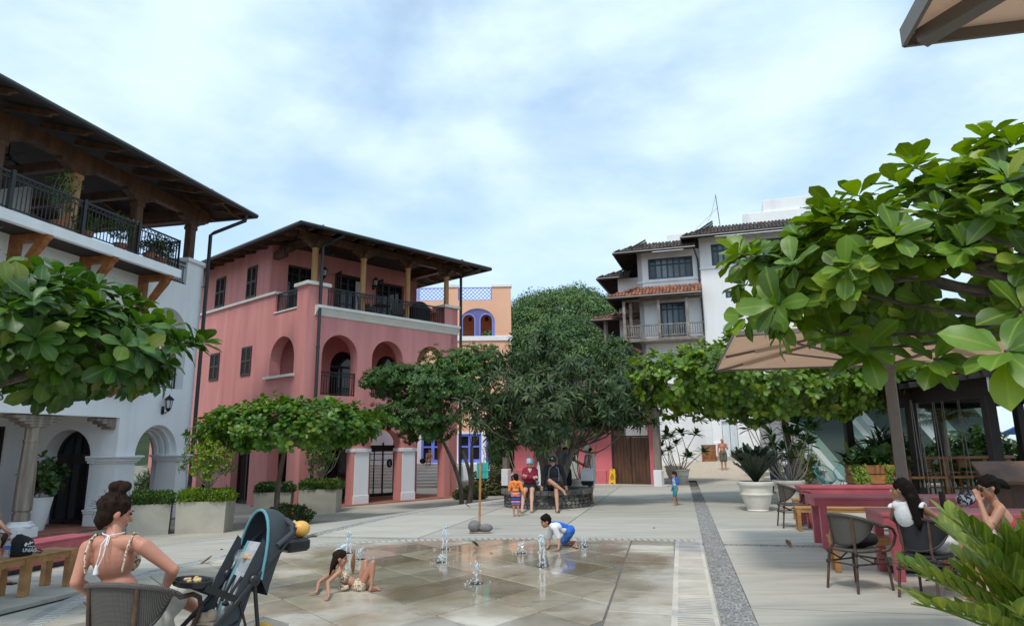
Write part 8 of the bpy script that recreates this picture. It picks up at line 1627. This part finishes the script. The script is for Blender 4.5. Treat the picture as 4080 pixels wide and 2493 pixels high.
t, J_, Fh, h, k = person('little girl in leopard print bikini leaning back on her hands on the wet pad', L0, J, .60, 1.36, 'tan', False, .0075, (.95, .05, -.12), (-.12, 0, 1), (M['hairbr'], hs_), hands={'R': ((-.2, -.9, -.05), (0, 0, -1), .03), 'L': ((-.95, -.2, -.05), (0, 0, -1), .03)}, chest=.95)
ax_ = (J_['chest']-J_['pelvis']).normalized()
tp_ = MB(); Fb_ = frame(J_['neck']-J_['chest'], J_['shR']-J_['shL']); tp_.ell(J_['chest'], (.112, .075, .075), Fb_, 16, 10)
for sd in 'LR': capsule(tp_, J_['chest']+Fb_ @ Vector((.05*(1 if sd == 'R' else -1), -.03, .05)), J_['sh'+sd].lerp(J_['neck'], .35)+Vector((0, 0, .012)), .022, .02)
job(t, 'bikini_top', tp_, .0075, leopard, None, 2)
bt_ = MB(); Fb_ = frame(J_['chest']-J_['pelvis'], J_['hpR']-J_['hpL']); bt_.ell(J_['pelvis']+Fb_ @ Vector((0, 0, .012)), (.120, .084, .075), Fb_, 16, 10); capsule(bt_, J_['hpR'], J_['hpR'].lerp(J_['knR'], .16), .064, .056); capsule(bt_, J_['hpL'], J_['hpL'].lerp(J_['knL'], .16), .064, .056); job(t, 'bikini_bottom', bt_, .0075, leopard, None, 2)
bw = MB(); c0 = h+Fh @ (Vector((-.02, -.03, .115))*k)
for sg in (-1, 1): bw.ell(c0+Vector((sg*.035, 0, .012+sg*.022)), (.04, .012, .022), Matrix.Rotation(R_(-32), 3, 'Y'), 10, 6)
bw.ell(c0, (.014, .014, .014)); t.p('hair_bow', bw, cloth('pale_blue_ribbon', (.55, .68, .85)))
frl = MB(); 
for kk in range(9): a = kk*.7; p0 = J_['chest']+Vector((-.02+.012*kk, -.085-.01*(kk % 2), -.075)); frl.ell(p0+Vector((0, 0, -.03)), (.018, .012, .03), None, 7, 5)
t.p('top_frill', frl, leopard)
lf = T('dry_leaf', 'long brown leaf held upright beside the girl\'s knees', 'leaf', tuple(g_(1408, 2288, 9.1)), 0, 'fallen leaves'); lf.p('blade', geo_mesh(leaf_geo(.26, .06, .5, .6, .1, 6), 'blade', M['dryleaf']), None, M=Matrix.Rotation(R_(80), 4, 'X') @ Matrix.Rotation(R_(-18), 4, 'Y'))
gb = single('gold_toy', MB().ell((0, 0, .035), (.05, .04, .035), None, 14, 10), mat('gold', (.8, .45, .1), .25, metal=1.0), 'small shiny gold toy by the girl\'s hip', 'toy', tuple(G(1378, 2356)+Vector((0, 0, .018))), smooth=True)
# --- crawling boy
L0 = G(2230, 2180); L0.z = .018; Y0 = 12.35
J = dict(head=g_(2174, 2076, Y0), neck=g_(2193, 2090, Y0), chest=g_(2218, 2096, Y0+.02), pelvis=g_(2268, 2117, Y0+.05), shL=g_(2212, 2104, Y0-.12), shR=g_(2197, 2102, Y0+.13), elL=g_(2228, 2146, Y0-.12), elR=g_(2187, 2148, Y0+.16), wrL=GZ(2226, 2186, .045), wrR=GZ(2182, 2181, .045), hpL=g_(2268, 2124, Y0-.02), hpR=g_(2264, 2122, Y0+.12), knL=g_(2243, 2160, Y0+.02), knR=g_(2250, 2164, Y0+.28), anL=g_(2291, 2157, Y0+.16), anR=g_(2283, 2158, Y0+.35), toL=GZ(2298, 2180, .04), toR=GZ(2288, 2176, .04))
J['knL'].z = max(J['knL'].z, .07); J['knR'].z = max(.07, J['knR'].z); J = {k_: v-L0 for k_, v in J.items()}
royal = cloth('royal_blue_lycra', (.012, .12, .55)); swimb = mat('blue_swim_print', (.015, .06, .22), .8, .2, 14, col2=(.03, .14, .40), f2=14, local=True)
t, J_, Fh, h, k = person('boy in white and blue rash shirt crawling on the wet pad', L0, J, .66, 1.32, 'tan', False, .0085, (-.93, -.22, -.28), (-.15, -.05, 1), (M['hair'], [((0, .03, .095), (0, -.05, .11), .035, .035), ((.04, .05, .075), (-.04, .05, .075), .03, .03)]), hands={'L': ((-.9, -.35, -.03), (0, 0, -1), .03), 'R': ((-.9, -.3, -.03), (0, 0, -1), .03)}, cl=(('top', whitec, {'sleeve': .82, 'e': .02, 'name': 'rash_shirt'}), ('shorts', swimb, {'len': .82, 'e': .022, 'name': 'swim_shorts'})))
bp2 = MB(); ax_ = (J_['chest']-J_['pelvis']); Fb_ = frame(J_['neck']-J_['pelvis'], J_['shR']-J_['shL']); c0 = J_['chest'].lerp(J_['pelvis'], .45); up_ = Vector((.1, 0, 1)).normalized()
bp2.ell(c0+up_*.032, (.090, .068, .215), Fb_, 16, 12); bp2.ell(J_['pelvis']+Vector((.01, 0, .015)), (.122, .098, .085), Fb_, 14, 10); job(t, 'shirt_back_panel', bp2, .0085, royal, None, 3)
# --- couple on the stone bench
L0 = Vector((.55, 19.75, 0)); Ys = 19.72
J = dict(head=g_(2111, 1843, Ys), neck=g_(2111, 1863, Ys+.02), chest=g_(2111, 1884, Ys+.04), pelvis=Vector((g_(2111, 1930, Ys).x, Ys+.08, .57)), shR=g_(2091, 1872, Ys+.02), shL=g_(2132, 1872, Ys+.02), elR=g_(2085, 1904, Ys-.03), elL=g_(2138, 1904, Ys-.03), wrR=g_(2122, 1901, Ys-.17), wrL=g_(2101, 1896, Ys-.15), hpR=g_(2100, 1938, Ys+.02), hpL=g_(2122, 1938, Ys+.02), knR=g_(2087, 1963, Ys-.36), knL=g_(2119, 1961, Ys-.36), anR=GZ(2080, 2029, .09), anL=GZ(2118, 2028, .09), toR=GZ(2074, 2037, .03), toL=GZ(2120, 2037, .03))
J = {k_: v-L0 for k_, v in J.items()}
t, J_, Fh, h, k = person('woman in burgundy long-sleeved swim top and pale cap with arms crossed', L0, J, .98, 1.06, 'fair', True, .012, (-.12, -1, -.08), (0, 0, 1), (M['hairbr'], []), chest=1.08, hip=1.15, belly=1.15, eyes=False, cl=(('top', red_swim, {'sleeve': 1.93, 'name': 'swim_top', 'low': False}), ('shorts', blk, {'len': .34, 'name': 'swim_skirt', 'e': .02})))
nvk = MB(); f_ = Vector((0, -1, 0)); nvk.add([J_['neck']+Vector((-.065, -.09, -.02)), J_['neck']+Vector((.065, -.09, -.02)), J_['chest']+Vector((0, -.185, -.0)), J_['chest']+Vector((0, -.16, .05))], [(0, 3, 2), (1, 2, 3)]); 
nk2 = MB(); capsule(nk2, J_['neck']+Vector((-.03, -.075, -.03)), J_['chest']+Vector((0, -.142, .02)), .035, .012); capsule(nk2, J_['neck']+Vector((.03, -.075, -.03)), J_['chest']+Vector((0, -.142, .02)), .035, .012); job(t, 'neckline', nk2, .01, SK['fair'], None, 2)
cap_hat(t, h, Fh, k, cloth('pale_blue_cap', (.42, .53, .64)), M['ink']); sunglasses(t, h, Fh, k)
sho = cloth('grey_shoe', (.10, .13, .15), (.2, .2, .2), 40); sm = MB()
for sd in 'LR': capsule(sm, J_['an'+sd]+Vector((0, .03, -.04)), J_['to'+sd]+Vector((0, 0, .005)), .045, .042)
job(t, 'shoes', sm, .011, sho, None, 2)
L0 = Vector((1.2, 19.75, 0))
J = dict(head=g_(2203, 1838, Ys-.03), neck=g_(2205, 1858, Ys), chest=g_(2206, 1882, Ys+.03), pelvis=Vector((g_(2208, 1930, Ys).x, Ys+.08, .57)), shR=g_(2180, 1861, Ys+.02), shL=g_(2232, 1860, Ys+.02), elR=g_(2169, 1896, Ys+.05), elL=g_(2246, 1893, Ys+.05), wrR=g_(2162, 1932, Ys+.02), wrL=g_(2254, 1930, Ys+.05), hpR=g_(2196, 1936, Ys+.02), hpL=g_(2219, 1936, Ys+.02), knR=g_(2190, 1914, Ys-.38), anR=g_(2247, 1956, Ys-.46), toR=g_(2257, 1970, Ys-.52), knL=g_(2216, 1950, Ys-.36), anL=GZ(2221, 2028, .09), toL=GZ(2223, 2037, .03))
J = {k_: v-L0 for k_, v in J.items()}
t, J_, Fh, h, k = person('man in navy long-sleeved rash guard and dark cap with legs crossed', L0, J, 1.03, 1.06, 'olive', False, .012, (-.3, -1, -.05), (0, 0, 1), (M['hair'], []), belly=1.12, cl=(('top', navy, {'sleeve': 1.93, 'name': 'rash_guard', 'collar': .01}), ('shorts', blk, {'len': .5, 'e': .02})))
cap_hat(t, h, Fh, k, cloth('charcoal_cap', (.035, .035, .04)), M['ink'])
pp = MB()
for sg, sh_, el in ((-1, J_['shR'], J_['elR']), (1, J_['shL'], J_['elL'])): pp.tube([J_['neck']+Vector((sg*.06, -.075, .0)), sh_.lerp(J_['neck'], .3)+Vector((0, -.085, -.05)), J_['chest']+Vector((sg*.14, -.075, -.03)), J_['chest'].lerp(J_['pelvis'], .6)+Vector((sg*.125, -.07, 0))], .005, 5)
t.p('seam_piping', pp, M['frost'])
fl_ = MB()
for sd in 'LR': d_ = (J_['to'+sd]-J_['an'+sd]).normalized(); fl_.beam(J_['an'+sd]-d_*.07+Vector((0, 0, -.075)), J_['to'+sd]+d_*.03+Vector((0, 0, -.022)), .1, .02)
t.p('flip_flops', fl_, cloth('brown_rubber', (.06, .03, .02)))
# --- child in orange seen from behind
L0 = GT(2056, 2056); H_ = P(2040, 1891, L0.y).z; J, fc = stand(H_, math.pi-.15, {'elL': (-.15, .03, .62), 'wrL': (-.10, .14, .66), 'elR': (.16, -.02, .62), 'wrR': (.19, .03, .47)}, wide=1.1, hh=5)
orange_c = cloth('orange_rash_shirt', (.80, .24, .05)); sws = striped('striped_swim_shorts', [(.02, .10, .42), (.01, .015, .06), (.65, .16, .22), (.02, .12, .45), (.7, .25, .3), (.012, .02, .07)], 5.0)
t, J_, Fh, h, k = person('small child in orange hooded rash shirt and striped shorts seen from behind', L0, J, H_/1.7*1.02, 1.38, 'tan', False, .0095, (-.35, .94, -.1), (0, 0, 1), (M['hair'], []), cl=(('top', orange_c, {'sleeve': 1.7, 'e': .02, 'name': 'rash_shirt', 'low': True}), ('shorts', sws, {'len': .85, 'e': .03, 'name': 'swim_shorts'})), eyes=False)
hd_ = MB(); capsule(hd_, J_['neck']+Vector((-.03, -.05, -.01)), J_['neck']+Vector((.03, -.055, -.03)), .05, .045); capsule(hd_, J_['neck']+Vector((0, -.065, -.02)), J_['neck']+Vector((0, -.075, -.09)), .045, .03); job(t, 'hood', hd_, .0095, orange_c, None, 2)
# --- woman standing in a towel with a tote bag
L0 = GT(2357, 2004); H_ = 1.66; J, fc = stand(H_, -math.pi/2+.1, {'elL': (-.11, .07, .63), 'wrL': (-.05, .19, .70), 'elR': (.11, .05, .63), 'wrR': (.04, .2, .695)}, lean=.3)
towel = striped('grey_striped_towel', [(.55, .54, .52), (.42, .41, .40), (.6, .59, .57)], 9, 0)
t, J_, Fh, h, k = person('woman standing wrapped in a grey striped towel, wearing a white cap', L0, J, .94, 1.05, 'brown', True, .012, (-.98, -.12, -.22), (0, 0, 1), (M['hair'], [((0, -.09, .02), (0, -.12, -.03), .04, .03)]), cl=())
tw = MB(); capsule(tw, J_['chest']+Vector((0, 0, .09)), J_['chest']+Vector((0, 0, -.05)), .155, .16); capsule(tw, J_['chest'], J_['pelvis'], .16, .175); capsule(tw, J_['pelvis'], J_['pelvis'].lerp((J_['knL']+J_['knR'])/2, .62), .178, .155); job(t, 'towel_wrap', tw, .012, towel, None, 2); cap_hat(t, h, Fh, k, cloth('white_cap', (.6, .6, .6)))
single_p = T('tote_bag', 'white tote bag with navy base hanging from the standing woman\'s shoulder', 'bag', tuple(L0+Vector((-.12, -.2, .52))), R_(-15)); tbm = MB()
for z, w_, d_ in ((.12, .17, .07), (.3, .18, .06), (.50, .17, .03)): tbm.v += [(-w_, -d_, z), (w_, -d_, z), (w_, d_, z), (-w_, d_, z)]
tbm.f = [(0, 1, 5, 4), (1, 2, 6, 5), (2, 3, 7, 6), (3, 0, 4, 7), (4, 5, 9, 8), (5, 6, 10, 9), (6, 7, 11, 10), (7, 4, 8, 11)]; single_p.p('bag_body', tbm, whitec); bb2 = MB(); 
for z, w_, d_ in ((0, .13, .05), (.05, .17, .075), (.13, .172, .073)): bb2.v += [(-w_, -d_, z), (w_, -d_, z), (w_, d_, z), (-w_, d_, z)]
bb2.f = [(3, 2, 1, 0), (0, 1, 5, 4), (1, 2, 6, 5), (2, 3, 7, 6), (3, 0, 4, 7), (4, 5, 9, 8), (5, 6, 10, 9), (6, 7, 11, 10), (7, 4, 8, 11)]; single_p.p('bag_base', bb2, navy); single_p.p('strap', MB().tube([(-.12, -.04, .48), (-.02, .02, .85), (.06, .1, .86)], .012, 6).tube([(.12, -.04, .48), (.05, .02, .8), (.06, .1, .86)], .012, 6), navy)
flp = MB()
for sd in 'LR': flp.bbox(J_['an'+sd].x-.14, J_['an'+sd].x+.06, J_['an'+sd].y-.045, J_['an'+sd].y+.045, .0, .02, .006)
t.p('sandals', flp, cloth('dark_sandal', (.03, .018, .014)))
# --- toddler walking
L0 = GT(2694, 2012); H_ = P(2690, 1881, L0.y).z; J, fc = stand(H_, -math.pi/2+.35, {'elR': (.13, -.02, .62), 'wrR': (.12, .04, .50)}, step=.07, wide=1.1)
t, J_, Fh, h, k = person('toddler in white shirt with blue sleeves and teal shorts walking', L0, J, H_/1.7*1.05, 1.38, 'tan', False, .0095, (-.95, -.3, -.1), (0, 0, 1), (M['hairbr'], [((0, -.05, .1), (0, .03, .1), .03, .03), ((.03, -.08, .0), (-.03, -.08, .0), .04, .04)]), cl=(('top', cloth('grey_print_shirt', (.55, .55, .58), (.35, .38, .5), 30), {'sleeve': .0, 'e': .022, 'low': True, 'name': 'rash_shirt'}), ('shorts', mat('teal_print_shorts', (.01, .18, .28), .8, .2, 12, col2=(.02, .3, .35), f2=14, local=True), {'len': .85, 'e': .025})))
slv = MB()
for sd in 'LR': capsule(slv, J_['sh'+sd].lerp(J_['neck'], .2), J_['sh'+sd].lerp(J_['el'+sd], .75), .052, .046)
job(t, 'sleeves', slv, .0095, royal, None, 2)
# --- woman with long hair on the black rattan chair
L0 = Vector((4.58, 8.28, 0)); Yr = 8.2
J = dict(head=P(3590, 1948, Yr), neck=P(3606, 1996, Yr), chest=P(3622, 2052, Yr+.02), pelvis=Vector((4.62, 8.30, .56)), shL=P(3568, 2018, Yr+.10), shR=P(3662, 2016, Yr-.10), elL=P(3556, 2062, Yr+.32), wrL=P(3570, 1996, Yr+.22), elR=P(3765, 2088, Yr-.02), wrR=P(3772, 2132, Yr+.18), hpL=Vector((4.60, 8.42, .54)), hpR=Vector((4.72, 8.24, .54)), knL=Vector((4.98, 8.62, .57)), knR=Vector((5.10, 8.44, .57)), anL=Vector((5.02, 8.72, .09)), anR=Vector((5.16, 8.56, .09)), toL=Vector((5.14, 8.80, .03)), toR=Vector((5.28, 8.64, .03)))
J = {k_: v-L0 for k_, v in J.items()}
hs_ = [((0, -.08, .0), (.01, -.12, -.22), .075, .07), ((.03, -.1, -.1), (.04, -.11, -.36), .06, .045), ((-.03, -.1, -.1), (-.03, -.11, -.38), .06, .04), ((0, -.1, -.3), (0, -.1, -.44), .05, .02)]
t, J_, Fh, h, k = person('woman with long dark hair and white frilled top sitting at the pink table', L0, J, .95, 1.03, 'brown', True, .0085, (-.62, .72, -.1), (0, 0, 1), (M['hair'], hs_), hands={'L': ((-.2, -.1, .9), (0, 1, 0), .5)}, cl=(('top', whitec, {'sleeve': 0, 'e': .012, 'name': 'white_top', 'collar': -.06}), ('shorts', cloth('white_denim', (.66, .66, .67)), {'len': .55, 'e': .022, 'name': 'white_shorts'})))
frl = MB()
for sd in 'LR':
    s0 = J_['sh'+sd]; o_ = (s0-J_['neck']).normalized()
    for kk in range(10): a = -.9+1.9*kk/9; p0 = s0+o_*.02+Vector((0, 0, .045))+Vector((o_.y, -o_.x, 0))*math.sin(a)*.075+Vector((0, 0, -.03*(a*a))); frl.ell(p0+o_*.02, (.026, .026, .016), None, 8, 5)
t.p('shoulder_frills', frl, whitec, smooth=True); t.p('sunglasses', MB().tube([h+Fh @ (Vector((-.075, .0, .10))*k), h+Fh @ (Vector((-.05, .07, .12))*k), h+Fh @ (Vector((.05, .07, .12))*k), h+Fh @ (Vector((.075, .0, .10))*k)], .008, 6), M['black'])
# --- bare-shouldered woman at the right of the table
L0 = Vector((5.52, 8.0, 0)); c0 = P(3935, 1940, 7.75); c0 = Vector((c0.x, c0.y, c0.z)); d0 = c0-Vector((0, 0, 0))
J = dict(head=c0, neck=c0+Vector((.07, .03, -.16)), chest=c0+Vector((.14, .05, -.33)), pelvis=c0+Vector((.2, .08, -.62)), shL=c0+Vector((.02, -.12, -.21)), shR=c0+Vector((.18, .2, -.20)), elL=c0+Vector((-.14, -.14, -.40)), wrL=c0+Vector((-.13, -.04, -.15)), elR=c0+Vector((.02, .30, -.42)), wrR=c0+Vector((-.16, .22, -.38)), hpL=c0+Vector((.16, -.02, -.64)), hpR=c0+Vector((.2, .16, -.64)), knL=c0+Vector((-.25, .0, -.62)), knR=c0+Vector((-.22, .2, -.62)), anL=c0+Vector((-.2, .0, -1.08)), anR=c0+Vector((-.18, .2, -1.08)), toL=c0+Vector((-.33, .0, -1.13)), toR=c0+Vector((-.31, .2, -1.13)))
L0 = Vector((c0.x+.1, c0.y, 0)); J = {k_: v-L0 for k_, v in J.items()}
t, J_, Fh, h, k = person('dark-haired woman with bare shoulders and sunglasses behind the cardboard palm', L0, J, .95, 1.05, 'tan', True, .0095, (-.93, .05, -.30), (-.2, 0, 1), (M['hair'], [((0, -.1, .02), (0, -.16, -.02), .055, .05), ((0, -.15, 0), (0, -.2, -.06), .045, .03)]), cl=(('band', cloth('rose_fabric', (.35, .03, .06)), {'at': 'chest', 'r': (.155, .11, .09), 'off': (0, 0, -.06), 'name': 'tube_top'}), ('shorts', cloth('rose_skirt', (.35, .03, .06)), {'len': .7, 'e': .03, 'name': 'skirt'})))
sunglasses(t, h, Fh, k)
st2 = T('teak_stool', 'low teak stool under the bare-shouldered woman', 'stool', (L0.x+.12, L0.y+.06, 0)); sz = c0.z-.62-.12; st2.p('seat', MB().bbox(-.22, .22, -.22, .22, sz-.05, sz, .01), M['teak'])
for a, b in ((-.17, -.17), (.17, -.17), (-.17, .17), (.17, .17)): st2.p('leg', MB().box(a-.03, a+.03, b-.03, b+.03, 0, sz-.05), M['teak'])
# --- background people
L0 = Vector((P(2880, 1800, 40).x, 40, 0)); L0.z = gh(L0.x, 40); J, fc = stand(1.72, -.2, {'elL': (-.14, .04, .66), 'wrL': (-.05, .12, .78)}, wide=1.1)
person('bald shirtless man in dark swim shorts near the white hotel door', L0, J, 1.06, 1.02, 'red', False, .014, (-.25, -1, 0), (0, 0, 1), None, belly=1.25, cl=(('shorts', cloth('dark_print_shorts', (.05, .05, .045), (.2, .18, .13), 25), {'len': .85, 'e': .03}),), eyes=True)
yl = 45.15; zz = zd+ZB; L0 = Vector((P(1711, 1840, yl).x, yl, zz-.0)); 
J = dict(head=(0, -.06, .80), neck=(0, -.03, .64), chest=(0, 0, .48), pelvis=(0, .05, .14), shL=(.17, -.02, .58), shR=(-.17, -.02, .58), elL=(.2, -.14, .36), wrL=(.09, -.22, .60), elR=(-.2, -.15, .34), wrR=(.0, -.28, .46), hpL=(.08, .02, .13), hpR=(-.08, .02, .13), knL=(.14, -.40, .26), knR=(-.14, -.40, .26), anL=(.1, -.46, -.08), anR=(-.1, -.46, -.08), toL=(.11, -.58, -.14), toR=(-.11, -.58, -.14))
t, J_, Fh, h, k = person('woman in sunglasses sitting on the top stone step', L0, J, .95, 1.05, 'tan', True, .014, (0, -1, 0), (0, 0, 1), (M['hair'], [((.05, -.06, -.05), (.06, -.05, -.16), .05, .04), ((-.05, -.06, -.05), (-.06, -.05, -.16), .05, .04)]), eyes=False, cl=(('band', cloth('coral_top', (.5, .16, .12)), {'at': 'chest', 'r': (.155, .11, .07), 'off': (0, 0, -.03), 'name': 'bikini_top'}), ('shorts', cream_c, {'len': .45})))
sunglasses(t, h, Fh, k); single('shoulder_bag', MB().ell((0, 0, .16), (.2, .12, .17), None, 12, 8), blk, 'black bag beside the woman on the steps', 'bag', (L0.x-.42, yl+.05, zz), smooth=True)
yl = 41.35; L0 = Vector((P(1764, 1900, yl).x, yl, gh(-4, yl)+.012)); J, fc = stand(1.73, math.pi+.3, {'elL': (-.12, .08, .68), 'wrL': (-.05, .17, .84), 'elR': (.12, .08, .68), 'wrR': (.04, .17, .84)})
person('shirtless man in patterned shorts photographing at the foot of the steps', L0, J, 1.0, 1.03, 'tan', False, .014, (-.3, .95, 0), (0, 0, 1), (M['hair'], []), cl=(('shorts', mat('blue_print_shorts', (.03, .05, .12), .8, .2, 12, col2=(.2, .25, .35), f2=18, local=True), {'len': .9, 'e': .03}),), eyes=False)
L0 = Vector((1.62, 22.75, 0)); J, fc = stand(1.62, .4, {'elR': (.2, .05, .86), 'wrR': (.3, .08, .95), 'elL': (-.16, .08, .75), 'wrL': (-.1, .2, .86)})
person('person in a blue shirt standing behind the evergreen tree', L0, J, .95, 1.05, 'brown', False, .014, (.3, -1, .2), (0, 0, 1), (M['hair'], []), cl=(('top', cloth('blue_tshirt', (.02, .16, .42)), {'sleeve': .8, 'e': .02, 'low': True}), ('shorts', blk, {'len': .9, 'e': .03})))
jean = cloth('blue_denim', (.03, .055, .12), (.05, .08, .16), 30)
for i, (x_, Y_, lb, c_) in enumerate(((3086, 25.0, 'person in jeans and a pale blue shirt behind the potted palm', (.35, .42, .55)), (3140, 26.5, 'person in jeans and a white patterned shirt behind the tall frangipani', (.6, .62, .65)))):
    L0 = Vector((P(x_, 1900, Y_).x, Y_, 0)); J, fc = stand(1.7, .8+i, step=.04); person(lb, L0, J, 1.0, 1.03, 'brown', False, .014, fc, (0, 0, 1), (M['hair'], []), cl=(('top', cloth('shirt_%s' % ('blue', 'white')[i], c_), {'sleeve': .8, 'e': .02, 'low': True}), ('shorts', jean, {'len': 1.0, 'e': .02, 'name': 'jeans_upper'})))
    t_ = JOBS[-1][0]; lg = MB(); JJ = {a: V3(b) for a, b in J.items()}
    for sd in 'LR': capsule(lg, JJ['kn'+sd], JJ['an'+sd].lerp(JJ['kn'+sd], .1), .075, .065)
    job(t_, 'jeans_lower', lg, .014, jean, None, 2)
# person sitting just outside the left edge: only feet and shins reach into view
q_ = G(40, 2345); L0 = Vector((q_.x-.62, q_.y+.15, 0)); J = dict(head=(-.2, .2, 1.22), neck=(-.2, .2, 1.05), chest=(-.2, .2, .88), pelvis=(-.2, .2, .56), shL=(-.2, .02, 1.0), shR=(-.2, .38, 1.0), elL=(-.05, -.02, .76), wrL=(.12, .06, .66), elR=(-.05, .42, .76), wrR=(.12, .34, .66), hpL=(-.18, .12, .54), hpR=(-.18, .28, .54), knL=(.2, .1, .52), knR=(.2, .3, .52), anL=(.22, -.05, .09), anR=(.24, .18, .09), toL=(.4, -.09, .03), toR=(.42, .15, .03))
t, J_, Fh, h, k = person('seated person at the left edge wearing black flip-flops', L0, J, .95, 1.03, 'brown', False, .014, (1, -.1, 0), (0, 0, 1), (M['hair'], []), cl=(('top', cloth('tan_shirt', (.4, .28, .18)), {'sleeve': .7, 'e': .02, 'low': True}), ('shorts', blk, {'len': .8, 'e': .03})))
fl_ = MB()
for sd in 'LR': a, b = J_['an'+sd], J_['to'+sd]; fl_.bbox(a.x-.06, b.x+.05, a.y-.07, a.y+.03, .0, .02, .006)
t.p('flip_flops', fl_, M['black']); job(JB, 'bag_body', bag, .012, blk, None, 4)
run_jobs()
